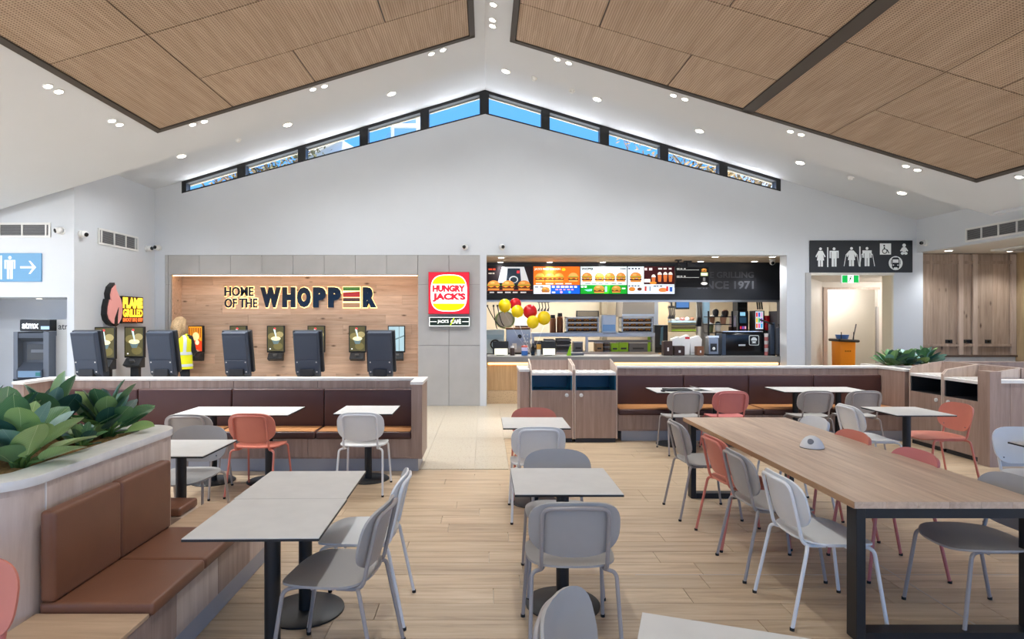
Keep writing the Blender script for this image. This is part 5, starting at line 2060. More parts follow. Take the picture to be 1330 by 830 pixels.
# balloons tied over the counter
for (px, py, r, m_, nm) in ((655.5, 397, 8.3, YELLOW, 'yellow balloon at the upper left of the bunch'), (669.5, 395, 7.6, RED, 'smaller red balloon at the top of the bunch'),
                            (672, 404.5, 8.0, YELLOW, 'yellow balloon under the smaller red one'), (688.5, 404.8, 9.0, RED, 'larger red balloon in the middle of the bunch'),
                            (692, 418.3, 8.0, YELLOW, 'lowest yellow balloon of the bunch'), (706.5, 413, 8.6, YELLOW, 'yellow balloon at the right end of the bunch')):
    Y = 12.5 + (0.25 if m_ is RED else 0) + (.13 if px > 700 else 0)
    c_ = Vector((wx(px, Y), Y, wz(py, Y)))
    R_ = r * Y / F
    o = thing('balloon', c_, nm, 'balloon', 'red and yellow balloons over the counter')
    b = MB().ball((0, 0, 0), R_, R_, R_ * 1.06, 20, 14)
    b.build('envelope', m_, o, rel=False, smooth='all')
    MB().lathe([(.012, -R_ * 1.06 - .02), (.003, -R_ * 1.06 + .002)], seg=10).build('knot', m_, o, rel=False)
    tgt = Vector((wx(690, 12.5), 12.5, 0.97)) - c_
    MB().tube([(0, 0, -R_ * 1.06 - .018), (tgt.x * .5, tgt.y * .5, tgt.z * .6 - R_ * .3), tuple(tgt)], .0025, 5).build('ribbon', PAPER, o, rel=False)


# ------------------------------------------------------------------ kitchen equipment
def kbox(name, label, cat, a, b, yt, yb, Y, depth, m_, bev=.006, group=None):
    o = thing(name, ((wx(a, Y) + wx(b, Y)) / 2, Y, wz(yb, Y)), label, cat, group)
    w, h = (wx(b, Y) - wx(a, Y)) / 2, wz(yt, Y) - wz(yb, Y)
    if m_ is not None:
        MB().box(-w, w, 0, depth, 0, h).build('body', m_, o, rel=False, bevel=bev, bseg=1)
    return o, w, h


YC = 12.42                # things standing on the counter
ZT = 0.956
YB_ = CY + (H - ZT) * F / YC      # pixel row of the counter top at that depth


def ctop(name, label, cat, a, b, yt, depth, m_, bev=.006, Y=YC):
    yb = CY + (H - ZT) * F / Y
    return kbox(name, label, cat, a, b, yt, yb, Y, depth, m_, bev)


for (a, b, nm, c0) in ((640, 660.5, 'left', 0), (703, 722, 'right', 1)):
    o, w, h = ctop('register', 'till with lit customer display, %s of the two on the counter' % nm, 'register', a, b, 443.5, 0.05, None)
    MB().prism([(0.0, .02), (.05, .02), (.09, h), (.04, h)], -w, w, 'x').build('screen_back', BLACK, o, rel=False)
    MB().box(-w * .5, w * .5, .02, .16, 0, .02).build('stand', CHAR, o, rel=False)
    MB().box(-w * .78, w * .88, -.03, -.012, .015, h * .50).build('customer_display', mat('lit_panel', (236, 232, 214), .4, emit=(240, 234, 210), estr=.7), o, rel=False)
    MB().box(-w * .1, w * .1, -.012, .03, .01, h * .3).build('display_arm', BLACK, o, rel=False)
o, w, h = ctop('sauce_jar', 'dark jar with pale lid beside the left till', 'jar', 662.5, 668.5, 449.5, .1, None)
MB().lathe([(w, 0), (w, h * .7), (w * .7, h * .8)], 0, .05, 14).build('jar_body', DBROWN, o, rel=False, smooth=True)
MB().lathe([(w * .74, h * .8), (w * .74, h)], 0, .05, 14).build('lid', PAPER, o, rel=False)
o, w, h = ctop('donation_box', 'small blue donation box with pink top on the counter', 'box', 677.5, 685.5, 448.5, .12, None)
MB().box(-w, w, 0, .12, 0, h * .45).build('base_box', BLUEP, o, rel=False, bevel=.004)
MB().box(-w * .95, w * .95, .01, .11, h * .45, h * .78).build('clear_box', mat('pale_lilac', (214, 206, 232), .3), o, rel=False)
MB().ball((0, .06, h * .84), w * 1.1, .05, h * .16).build('topper', mat('salmon_top', (214, 104, 92), .4), o, rel=False, smooth='all')
o, w, h = ctop('sauce_jar', 'tall dark bottle between the tills', 'jar', 690, 695, 446, .08, None)
MB().lathe([(w, 0), (w, h * .6), (w * .4, h * .8), (w * .4, h)], 0, .05, 14).build('bottle_body', BLACKG, o, rel=False, smooth=True)
MB().lathe([(w * .46, h), (w * .46, h * 1.05)], 0, .05, 12).build('cap', INOX, o, rel=False)
o, w, h = ctop('sauce_jar', 'amber topped jar left of the right till', 'jar', 697.5, 703, 447.5, .1, None)
MB().lathe([(w, 0), (w, h * .55)], 0, .05, 14).build('jar_body', PAPER, o, rel=False)
MB().lathe([(w * 1.1, h * .55), (w * 1.1, h)], 0, .05, 14).build('lid', mat('amber', (206, 150, 60), .4), o, rel=False)
o, w, h = ctop('warning_sign', 'small lime triangular tent card at the counter gap', 'card', 736, 742, 447, .04, None)
MB().prism([(-w, 0), (w, 0), (w * .8, h)], 0, .012).build('card', LIME, o, rel=False)
MB().prism([(-w, 0), (w, 0), (w * .8, h)], .03, .04).build('card_back', LIME, o, rel=False)
o, w, h = ctop('card_terminal', 'dark drawer unit in the counter gap', 'drawer unit', 742, 758.5, 458.6, .3, INOXD)
o, w, h = ctop('coffee_machine', 'wide black coffee machine with white emblem on the counter', 'coffee machine', 938, 993, 431, .42, None)
MB().prism([(0, 0), (.42, 0), (.42, h), (.05, h), (0, h * .9)], -w, w, 'x').build('body', BLACKG, o, rel=False, bevel=.02, smooth=True)
MB().box(-w * 1.02, -w * .84, -.015, .3, h * .02, h * .92).build('side_fin', STEELB, o, rel=False, bevel=.006)
MB().box(-w * .95, w * .95, .02, .42, h, h + .015).build('cup_rail', CHROME, o, rel=False)
p = Print()
p.poly(rrect(-.105, .105, -.105, .105, .03, 4), (206, 212, 214))
p.poly(rrect(-.092, .092, -.092, .092, .025, 4), (24, 26, 30))
p.ell(0, .01, .06, .055, (206, 212, 214), n=16)
p.rect(-.06, .06, -.02, -.005, (24, 26, 30))
p.poly([(-.05, -.06), (.05, -.06), (.0, -.02)], (206, 212, 214))
p.rect(-.32, -.18, -.115, -.085, (190, 196, 200))
p.build('emblem', PRINT, o, loc=(w * .5, -.004, h * .64))
o, w, h = ctop('coffee_grinder', 'silver coffee grinder left of the black coffee machine', 'grinder', 920, 933.5, 436, .2, None)
MB().box(-w * .9, w * .9, 0, .2, 0.02, h * .9).build('body', INOX, o, rel=False, bevel=.01)
MB().box(-w * .6, w * .6, -.012, 0, h * .2, h * .6).build('spout_recess', CHAR, o, rel=False)
MB().ball((0, -.02, h * .35), w * .3, .02, w * .3).build('dial', PAPER, o, rel=False, smooth='all')
MB().box(-w, w, -.01, .21, h * .9, h).build('hopper_lid', CHROME, o, rel=False)
MB().box(-w * 1.3, w * 1.3, -.04, .2, 0, .03).build('tray', BLACK, o, rel=False)
for (a, b, t_, nm) in ((876, 889.5, 449.5, 'low dark brown carton in front on the counter'), (862, 873.5, 443, 'taller dark brown carton on the counter'), (905.5, 914.5, 450, 'small brown carton by the paper bags')):
    o, w, h = ctop('carton', nm, 'box', a, b, t_, .16, DBROWN if a < 900 else BROWN)
    MB().box(-w * .2, w * .2, -.003, 0, h * .3, h * .55).build('sticker', PAPER, o, rel=False)
for k_, (a, b, t_) in enumerate(((873, 885, 437), (884, 897, 434.5), (896, 912, 436))):
    o, w, h = ctop('paper_bag', ('crumpled white paper bag, left of three on the counter', 'white paper bag with red print, middle of three', 'white paper bag, right of three on the counter')[k_], 'paper bag', a, b, t_, .2, None, Y=12.62)
    m_ = MB().prism([(-w * .8, 0), (w * .8, 0), (w, h * .8), (w * .5, h), (-w * .3, h * .92), (-w, h * .86)], 0, .18)
    m_.build('bag', PAPER, o, rel=False, bevel=.01)
    if k_ == 1:
        MB().box(-w * .1, w * .8, -.004, 0, h * .78, h * .88).build('red_band', RED, o, rel=False)
    else:
        MB().box(-w * .7, w * .7, -.004, 0, h * .1, h * .14).build('fold', mat('fold_grey', (200, 198, 192), .8), o, rel=False)
for (a, b, t_, nm) in ((1001, 1006.5, 419, 'taller'), (1011, 1016, 425, 'shorter')):
    o, w, h = ctop('tap_column', '%s blue black dispenser column at the right end of the counter' % nm, 'dispenser', a, b, t_, .12, STEELB, .01)
    MB().box(-w * 1.1, w * 1.1, -.01, .13, 0, .03).build('foot', BLACK, o, rel=False)
    MB().tube([(0, -.01, h * .95), (-.25 if nm == 'taller' else -.02, .04, h + .06)], .018, 8).build('arm', BLACK, o, rel=False)
o, w, h = ctop('cup_stack', 'stack of pink and white cups right of the coffee machine', 'cups', 993, 999.5, 433, .1, None)
for k_ in range(6):
    MB().lathe([(w * .75, h * k_ / 6), (w * .95, h * (k_ + .95) / 6)], 0, .05, 12).build('cup', PAPER if k_ % 2 else PINK, o, rel=False)

# back cook line: pass shelf with two holding racks
YP = 14.6
o = thing('pass_shelf', (wx(770, YP), YP, 0), 'stainless steel pass shelf across the kitchen behind the counter', 'shelf')
MB().box(wx(690, YP), wx(850, YP), YP - .05, YP + .5, wz(437.5, YP), wz(432.2, YP)).build('upper_shelf', INOX, o, bevel=.004, bseg=1)
MB().box(wx(690, YP), wx(850, YP), YP - .05, YP + .5, wz(460, YP), wz(457, YP)).build('bench_top', INOX, o)
MB().box(wx(764, YP), wx(848, YP), YP - .02, YP + .02, wz(444.3, YP), wz(441.6, YP)).build('heat_rail', INOXD, o)
for px in (692, 762, 848.5):
    MB().box(wx(px - 1.6, YP), wx(px + 1.6, YP), YP - .03, YP + .03, 0, wz(437.5, YP)).build('post', INOX, o)
MB().box(wx(843, YP), wx(846.4, YP), YP + .1, YP + .14, wz(457, YP), wz(437.5, YP)).build('lime_guard', LIME, o)
MB().box(wx(690, YP), wx(850, YP), YP, YP + .45, 0.1, wz(460, YP)).build('undercabinet', INOXD, o)
# lower-level pieces of the pass
for (a, b, t_, m_, nm) in ((794, 803.5, 447, LIME, 'lime tub on the pass bench, the left one'), (804, 816, 446, LIME, 'lime tub on the pass bench, the right one'), (817, 841, 446, INOXD, 'dark steel toaster under the pass shelf'),
                           (774, 783, 446, mat('tan_board', (170, 140, 104), .6), 'tan carton on the pass bench'), (745, 757, 445, INOXD, 'dark steel warmer at the left of the pass bench')):
    o, w, h = kbox('food_tub' if m_ is LIME else 'kitchen_unit', nm, 'tub' if m_ is LIME else 'kitchen unit', a, b, t_, 457, YP + .1, .3, m_)
    MB().box(-w * 1.05, w * 1.05, -.01, .31, h, h + .02).build('rim', INOX if m_ is not LIME else LIME, o, rel=False)
    MB().box(-w * .6, w * .6, -.006, 0, h * .3, h * .5).build('label_plate', CHAR, o, rel=False)
for (a, b, nm) in ((735.5, 778, 'left burger holding rack with three rows on the pass shelf'), (807.5, 848, 'right burger holding rack with three rows under the hood')):
    o, w, h = kbox('holding_rack', nm, 'rack', a, b, 411.5, 432.1, YP + .05, .35, None)
    fr = MB()
    fr.box(-w, -w * .92, 0, .35, 0, h)
    fr.box(w * .92, w, 0, .35, 0, h)
    fr.box(-w, w, .3, .35, 0, h)
    fr.build('side_frame', INOX, o, rel=False)
    for q in range(4):
        MB().box(-w, w, 0, .3, h * (.0 + .3 * q), h * (.0 + .3 * q) + h * .07).build('shelf', mat('white_shelf', (226, 232, 234), .4), o, rel=False)
    for q in range(3):
        for j in range(4):
            xc = (-.69 + .46 * j) * w
            z0 = h * (.07 + .3 * q)
            tn = MB().box(xc - w * .2, xc + w * .2, .03, .25, z0, z0 + h * .12).build('bun_tray', DBROWN, o, rel=False)
            MB().ball((xc - w * .08, .06, z0 + h * .13), w * .1, .05, h * .07, 8, 6).build('bun', mat('bun', (196, 134, 52), .6), tn, rel=False, smooth='all')
            MB().ball((xc + w * .1, .06, z0 + h * .13), w * .1, .05, h * .07, 8, 6).build('bun', mat('bun', (196, 134, 52), .6), tn, rel=False, smooth='all')
for (a, b, t_, nm) in ((715, 723, 409, 'brown drum dispenser, left of two on the pass shelf'), (724, 732.5, 406.5, 'brown drum dispenser, right of two on the pass shelf')):
    o, w, h = kbox('dispenser', nm, 'dispenser', a, b, t_, 432.1, YP, .3, None)
    MB().lathe([(w, 0), (w * .98, h * .78), (w * .75, h * .82)], 0, .15, 16).build('drum', BROWN, o, rel=False, smooth=True)
    MB().lathe([(w * .8, h * .82), (w * .7, h)], 0, .15, 16).build('lid', BLACK, o, rel=False)
o, w, h = kbox('bread_toaster', 'upright stainless toaster between the two holding racks', 'toaster', 782, 801, 409, 433.5, YP - .02, .3, None)
MB().box(-w, w, .06, .3, 0, h).build('housing', INOX, o, rel=False, bevel=.012)
MB().box(-w * .85, w * .85, .03, .06, h * .52, h * .95).build('upper_door', INOX, o, rel=False, bevel=.004)
MB().box(-w * .85, w * .85, .04, .06, h * .14, h * .48).build('mouth', mat('blue_steel', (120, 150, 176), .25, .6), o, rel=False)
MB().box(-w * .95, w * .95, -.03, .06, 0, h * .1).build('tray', INOX, o, rel=False)
# hood, columns, wall boxes
o, w, h = kbox('extract_hood', 'dark sloping steel extract hood above the right holding rack', 'hood', 808, 850, 390, 411, 15.4, .8, None)
MB().prism([(-w, 0), (w, 0), (w, h + .3), (-w * .9, h + .3)], 0, .8).build('canopy', mat('hood_grey', (104, 98, 92), .5), o, rel=False)
MB().box(-w, w, -.03, 0, 0, .06).build('lip', INOX, o, rel=False)
for (a, b, m_, nm) in ((781.5, 788.5, mat('khaki_post', (116, 106, 88), .6), 'khaki column behind the upright toaster'), (849, 855, INOX, 'steel flue strip right of the hood'), (855, 868, mat('tan_post', (174, 150, 120), .6), 'tan boxed column right of the hood')):
    o, w, h = kbox('column', nm, 'column', a, b, 380, 420, 16.2, .3, None)
    MB().box(-w, w, 0, .3, -wz(420, 16.2), 2.96 - wz(420, 16.2)).build('shaft', m_, o, rel=False)
    MB().box(-w * 1.05, w * 1.05, -.01, .31, -wz(420, 16.2), -wz(420, 16.2) + .1).build('kick', CHAR, o, rel=False)
o, w, h = kbox('wall_hatch', 'dark framed hatch on the kitchen back wall', 'hatch', 749, 778, 403.5, 412, 16.9, .1, CHAR)
MB().box(-w * .92, w * .92, -.01, 0, h * .12, h * .88).build('opening', mat('hatch_inner', (92, 84, 72), .5), o, rel=False)
MB().box(-w, w, -.02, 0, -.03, 0).build('sill', INOX, o, rel=False)
# crowded tools and trays around the pass
for (a, b, t_, m_, nm, cat) in ((694, 706, 443, CHAR, 'black griddle box at the left end of the pass bench', 'kitchen unit'), (707, 721, 440.5, INOXD, 'steel tray stack on the pass bench below the brown drums', 'tray stack'),
                                (723, 742, 439.5, CHAR, 'black tray stack on the pass bench below the left rack', 'tray stack'), (785, 792.5, 444, DBROWN, 'narrow brown bin beside the lime tubs', 'bin')):
    o, w, h = kbox('kitchen_unit', nm, cat, a, b, t_, 457, YP + .06, .3, None)
    for q in range(5):
        MB().box(-w * (1 - .03 * (q % 2)), w, 0, .3, h * q / 5, h * (q + .72) / 5).build('tray', m_ if q % 2 else INOXD, o, rel=False)
    MB().box(-w, w, .28, .3, 0, h).build('back_plate', m_, o, rel=False)
for (a, b, t_, bt_, m_, nm) in ((698, 714, 393, 404, CHAR, 'dark tool rail with hanging utensils left of the drums'), (905, 911.5, 393, 424, BLACK, 'black looped hose left of the blue cupboard'), (868, 877, 400, 414, INOXD, 'steel bracket box beside the tan column')):
    o, w, h = kbox('hanging_tools', nm, 'utensils', a, b, t_, bt_, 14.9, .08, None)
    MB().box(-w, w, 0, .05, h, h + .05).build('rail', m_, o, rel=False)
    MB().box(-w * .2, w * .2, .0, .04, h + .05, h + .5).build('hanger', m_, o, rel=False)
    for q in range(4):
        xq = -w * .75 + q * w * .5
        MB().tube([(xq, .02, h), (xq + .02, .02, h * .4), (xq - .015, .02, 0)], [.012, .012, .03], 7).build('utensil', m_, o, rel=False)
o, w, h = kbox('fryer', 'low dark steel fryer line behind the left till', 'fryer', 626, 690, 447, 478, 14.6, .5, INOXD)
for q in range(3):
    MB().box(-w * .9 + q * w * .62, -w * .4 + q * w * .62, -.02, 0, h * .35, h * .7).build('door', CHAR, o, rel=False)
# left end of the kitchen
o, w, h = kbox('oven', 'stainless oven with knobs at the left end of the kitchen', 'oven', 657.5, 689, 428, 458, 14.2, .5, INOX)
MB().box(-w, w, -.01, .5, h, h + .04).build('top_shelf', BROWN, o, rel=False)
for j in range(2):
    for q in range(4):
        m_ = MB().lathe([(.018, 0), (.018, .02)], seg=10)
        m_.xf(Matrix.Translation((w * (.5 + .25 * j), 0, h * (.32 + .15 * q))) @ Matrix.Rotation(PI / 2, 4, 'X'))
        m_.build('knob', PAPER, o, rel=False)
m_ = MB().lathe([(.05, 0), (.05, .02)], seg=16)
m_.xf(Matrix.Translation((w * .1, 0, h * .7)) @ Matrix.Rotation(PI / 2, 4, 'X'))
m_.build('gauge', CHAR, o, rel=False)
MB().box(-w * .5, -w * .15, -.006, 0, h * .15, h * .4).build('notice', PAPER, o, rel=False)
o, w, h = kbox('drink_machine', 'pale blue drink machine behind the left till', 'drink machine', 630, 655, 428.5, 459, 13.8, .4, mat('ice_blue', (186, 208, 218), .3))
m_ = MB()
m_.tube([(w * .05 + .1 * math.cos(a), -.03, h * .38 + .1 * math.sin(a)) for a in [2 * PI * q / 20 for q in range(21)]], .018, 8)
m_.build('hose_ring', BLACK, o, rel=False, smooth=True)
MB().box(-w * .9, w * .9, -.006, 0, h * .6, h * .8).build('panel', mat('ice_blue2', (160, 190, 206), .3), o, rel=False)
o, w, h = kbox('wall_fan', 'round pale fan dish on the left of the kitchen', 'fan', 644, 668, 404, 426, 15.0, .1, None)
m_ = MB().lathe([(w, 0), (w * .98, .04), (w * .85, .06), (w * .8, .02), (.01, .01)], seg=28)
m_.xf(Matrix.Translation((0, .08, h / 2)) @ Matrix.Rotation(PI / 2, 4, 'X'))
m_.build('dish', mat('dish_cream', (206, 204, 190), .4), o, rel=False, smooth=True)
m_ = MB()
m_.tube([(w * 1.0 * math.cos(a), .03, h / 2 + h * .5 * math.sin(a)) for a in [2 * PI * q / 24 for q in range(25)]], .025, 8)
m_.build('ring', mat('sage', (150, 170, 120), .4), o, rel=False, smooth=True)
o, w, h = kbox('wall_cabinet', 'white wall box under the yellow balloons', 'cabinet', 668, 690, 412, 423, 15.6, .3, PAPER)
MB().box(-w * .9, w * .9, -.01, 0, -.06, 0).build('lower_rail', DBROWN, o, rel=False)
for k_, (x0_, x1_, zz) in enumerate(((633, 654, 425), (641, 646, 427), (646, 655, 423))):
    o = thing('hanging_cable', (wx(x0_, 13.9), 13.9, wz(400, 13.9)), ('long black cable looping at the left end of the kitchen', 'short straight black cable beside the pale fan', 'black cable drooping across the pale fan')[k_], 'cable')
    m_ = MB()
    pts = []
    for q in range(13):
        u = q / 12
        pts.append((wx(x0_ + (x1_ - x0_) * u, 13.9), 13.9, wz(398 + (zz - 398) * math.sin(u * PI * .5), 13.9)))
    m_.tube(pts, .011, 6)
    m_.build('cable', BLACK, o, smooth=True)
    MB().box(wx(x0_, 13.9) - .02, wx(x0_, 13.9) + .02, 13.88, 13.92, wz(398.5, 13.9), wz(396, 13.9)).build('hook', CHAR, o)
# right half
o, w, h = kbox('wall_monitor', 'small blue kitchen monitor hung under the bulkhead', 'monitor', 877.5, 895.5, 391, 401.5, 14.2, .06, BLACK)
p = Print()
p.rect(-w * .9, w * .9, -h * .3, h * .44, (86, 130, 190))
p.rect(-w * .9, w * .9, -h * .42, -h * .3, (30, 44, 66))
p.build('display', SCREEN, o, loc=(0, -.002, h / 2))
MB().box(-.02, .02, .02, .06, h, h + .5).build('bracket', BLACK, o, rel=False)
o, w, h = kbox('wall_shelf', 'blue edged shelf of small goods in the middle of the kitchen', 'shelf', 872, 904, 419, 431, 15.6, .3, mat('speckled_goods', (148, 142, 110), .7))
MB().box(-w, w, -.01, .3, h, h + .05).build('shelf_board', mat('pale_blue_shelf', (170, 196, 212), .4), o, rel=False)
for q in range(5):
    MB().ball(((-.8 + .4 * q) * w, .1, h + .09), .06, .06, .05, 8, 6).build('goods', (PAPER, GREYP, PINK, PAPER, BROWN)[q], o, rel=False, smooth='all')
for q in range(3):
    MB().box(-w, w, -.015, 0, h * (.12 + .32 * q), h * (.2 + .32 * q)).build('shelf_edge', (LIME, DBROWN, STEELB)[q], o, rel=False)
o, w, h = kbox('equipment_panel', 'dark glass fronted unit with painted blue reflection under the tan column', 'kitchen unit', 850, 867.5, 422, 458, 15.0, .4, CHAR)
MB().prism([(-w * .2, h * .3), (w * .25, h * .25), (w * .3, h * .95), (-w * .05, h * .9)], -.006, 0).build('glass', mat('blue_reflection', (110, 150, 170), .15), o, rel=False)  # blue reflection painted as a solid slanted patch on the front
MB().box(-w * .9, w * .9, -.01, 0, h * .1, h * .2).build('kick', BLACK, o, rel=False)
o, w, h = kbox('blue_cupboard', 'tall pale blue cupboard panel in the kitchen', 'cupboard', 912, 922, 391, 420, 15.4, .3, mat('sky_blue_panel', (140, 172, 196), .4))
MB().box(-w * 1.5, -w, -.01, .3, -1.0, h + .3).build('grey_edge', GREY, o, rel=False)
MB().box(-w, w, 0, .3, -1.5, 0).build('base', GREY, o, rel=False)
# clutter of hanging utensils and baskets
rnd = random.Random(3)
basket = [(BROWN, 'brown bread basket'), (PAPER, 'white produce bag'), (mat('peach', (206, 150, 120), .6), 'peach paper bag'), (mat('moss', (92, 98, 60), .6), 'green produce crate'), (DBROWN, 'dark utensil bin'), (CHAR, 'black drum')]
spots = [(924, 931, 411, 420), (931, 939, 420, 431), (938, 946, 411, 422), (922, 929, 421, 432), (940, 949, 404, 412), (928, 936, 403, 411)]
for (m_, nm), (a, b, t_, bt_) in zip(basket, spots):
    Y = 14.0
    o, w, h = kbox('produce_basket', nm + ' on the rack beside the coffee machine', 'basket', a, b, t_, bt_, Y, .2, None, group='goods on the rack by the coffee machine')
    MB().lathe([(w * .75, 0), (w, h * .7), (w * .95, h)], 0, .12, 12).build('tub', m_, o, rel=False, smooth=True)
    MB().ball((0, .12, h), w * .85, w * .8, h * .25, 10, 6).build('contents', (LIME, PAPER, BROWN, LEAF[0], CHAR, INOX)[rnd.randrange(6)], o, rel=False, smooth='all')
rk = thing('wire_rack', (wx(936, 14.0), 14.1, 0), 'black wire rack holding baskets beside the coffee machine', 'rack')
for zz in (411, 421, 432):
    MB().box(wx(920, 14.0), wx(952, 14.0), 14.0, 14.3, wz(zz, 14.0) - .02, wz(zz, 14.0) - .002).build('shelf', BLACK, rk)
for px in (920.5, 951.5):
    MB().box(wx(px, 14.0) - .015, wx(px, 14.0) + .015, 14.0, 14.03, 0, wz(404, 14.0)).build('post', BLACK, rk)
for k_, (a, b) in enumerate(((948.5, 952.3), (953, 957.5))):
    o, w, h = kbox('cup_tower', 'tall stack of pale %s cups beside the wire rack' % ('pink', 'lilac')[k_], 'cups', a, b, 410, 424.5, 14.0, .1, None)
    for q in range(8):
        MB().lathe([(w * .8, h * q / 8), (w, h * (q + .95) / 8)], 0, .05, 12).build('cup', mat('cup_%d' % k_, ((226, 196, 190), (206, 196, 214))[k_], .5), o, rel=False)
    MB().box(-w, w, 0, .1, -.8, 0).build('stand', DBROWN, o, rel=False)
o, w, h = kbox('drinks_screen', 'dark drinks machine with small light blue screen', 'drink machine', 958.5, 972, 404, 430, 14.3, .4, CHAR)
p = Print()
p.rect(-w * .6, w * .4, h * .26, h * .44, (150, 210, 240))
p.rect(-w * .7, w * .6, -h * .1, h * .2, (40, 66, 86))
for q in range(3):
    p.rect(-w * .6 + q * w * .42, -w * .3 + q * w * .42, -h * .4, -h * .26, ((220, 60, 90), (140, 90, 190), (230, 160, 190))[q])
p.build('display', SCREEN, o, loc=(0, -.002, h / 2))
MB().box(-w, w, 0, .4, -1.2, 0).build('pedestal', CHAR, o, rel=False)
o, w, h = kbox('drinks_screen', 'tall bright drinks selection screen with coloured tiles', 'drink machine', 980.5, 993, 403.5, 429, 14.1, .3, BLACK)
p = Print()
p.rect(-w * .9, w * .7, -h * .44, h * .46, (206, 226, 240))
cols = [(240, 120, 60), (230, 90, 150), (60, 160, 220), (250, 200, 60), (90, 190, 120), (150, 90, 190), (230, 60, 70), (60, 90, 190), (240, 170, 200)]
for q in range(9):
    p.rect(-w * .8 + (q % 3) * w * .5, -w * .42 + (q % 3) * w * .5, -h * .38 + (q // 3) * h * .28, -h * .16 + (q // 3) * h * .28, cols[q])
p.build('display', SCREEN, o, loc=(0, -.002, h / 2))
MB().box(-w, w, 0, .3, -1.2, 0).build('pedestal', BLACK, o, rel=False)
o, w, h = kbox('red_cooler', 'red drinks cooler with white mark at the right of the kitchen', 'cooler', 995, 1007, 410, 429, 14.05, .3, RED)
p = Print()
p.poly([(-w * .4, -h * .1), (w * .1, h * .05), (w * .3, h * .2), (0, h * .12), (-w * .1, h * .25), (-w * .25, h * .02)], (250, 240, 240))
p.build('mark', PRINT, o, loc=(0, -.002, h / 2))
MB().box(-w, w, 0, .3, -1.2, 0).build('pedestal', CHAR, o, rel=False)
o, w, h = kbox('dark_cabinet', 'tall black cabinet at the right end of the kitchen', 'cabinet', 1009, 1022, 404, 460, 13.7, .4, BLACK)
MB().box(-w * .9, w * .9, -.01, 0, h * .5, h * .52).build('handle', INOXD, o, rel=False)
o, w, h = kbox('black_hopper', 'black hanging hopper above the drinks machine', 'hopper', 958, 971, 392, 404, 14.6, .3, BLACK)
MB().box(-w * .7, w * .7, -.01, 0, h * .2, h * .4).build('label_plate', CHAR, o, rel=False)
MB().box(-w * .2, w * .2, .1, .2, h, h + .55).build('hanger', CHAR, o, rel=False)
o, w, h = kbox('pot_hook', 'dark utensils hanging on the right kitchen wall', 'utensils', 982, 990, 390, 402, 15.0, .05, None)
for q in range(3):
    m_ = MB().tube([(-w * .8 + q * w * .7, 0, h * 1.2), (-w * .4 + q * w * .7, 0, 0)], .02, 6)
    m_.build('utensil', CHAR, o, rel=False)
MB().box(-w, w, -.02, .04, h * 1.2, h * 1.2 + .04).build('rail', INOX, o, rel=False)

# ------------------------------------------------------------------ self-order kiosks behind the low wall (seen from the back)
def kiosk_proto():
    o = bpy.data.objects.new('order_kiosk', None)
    C.objects.link(o)
    # origin on the floor, screen faces +y; slab leans away from the customer
    lean = math.radians(12)
    M_ = Matrix.Translation((0, 0.07, 0.955)) @ Matrix.Rotation(lean, 4, 'X')
    b = MB().box(-.205, .205, -.03, .03, 0, .605)
    b.xf(M_).build('screen_slab', CHAR, o, rel=False, bevel=.006, bseg=1)
    p = Print()
    p.rect(-.18, .18, .05, .57, (120, 110, 80))
    p.ell(0, .3, .12, .09, (214, 206, 160), n=16)
    p.ell(0, .22, .1, .09, (90, 110, 110), PI, 2 * PI, 10)
    d_ = p.build('display', SCREEN, o)
    d_.matrix_local = M_ @ Matrix.Translation((0, .032, 0)) @ Matrix.Rotation(PI, 4, 'Z')
    h = MB()
    h.prism([(-.13, .0), (-.07, -.06), (-.031, -.06), (-.031, .60), (-.13, .60)], -.168, .168, 'x')
    h.xf(M_)
    hs = h.build('rear_housing', STEELB, o, rel=False, bevel=.008, bseg=1)
    pn = MB().box(-.156, .156, -.136, -.1305, .01, .20)
    pn.xf(M_).build('service_panel', mat('panel_steel', (66, 77, 94), .4), hs, rel=False, bevel=.002, bseg=1)
    up = MB().box(-.156, .156, -.1345, -.1305, .208, .55)
    up.xf(M_).build('upper_panel', mat('panel_steel', (66, 77, 94), .4), hs, rel=False, bevel=.002, bseg=1)
    for sx_ in (-.135, .135):
        for sz_ in (.035, .175):
            m_ = MB().lathe([(.010, 0), (.010, .004)], seg=10)
            m_.xf(M_ @ Matrix.Translation((sx_, -.136, sz_)) @ Matrix.Rotation(PI / 2, 4, 'X'))
            m_.build('screw', WHITEP, hs, rel=False)
    m_ = MB().box(-.1, .1, -.1, .05, .90, 1.0)
    m_.build('neck', CHAR, o, rel=False, bevel=.01)
    MB().box(-.07, .07, -.06, .06, .02, .92).build('pedestal', CHAR, o, rel=False, bevel=.006, bseg=1)
    MB().box(-.22, .22, -.2, .2, 0, .02).build('base_plate', CHAR, o, rel=False, bevel=.004, bseg=1)
    MB().box(-.09, .09, .05, .13, .93, .99).build('card_reader', BLACK, o, rel=False, bevel=.006, bseg=1)
    return o


kp = kiosk_proto()
kiosk_labels = ['leftmost of the five dark kiosk backs over the low wall', 'second dark kiosk back from the left, in front of the hi-vis vest', 'third dark kiosk back from the left, under the slogan start',
                'fourth dark kiosk back from the left over the low wall', 'rightmost dark kiosk back over the low wall']
for k_, px in enumerate((117, 213.5, 310, 401, 495)):
    o = kp if k_ == 0 else copy_tree(kp)
    o.location = (wx(px, 8.55), 8.55, 0)
    tag(o, kiosk_labels[k_], 'kiosk', 'free-standing order kiosks')


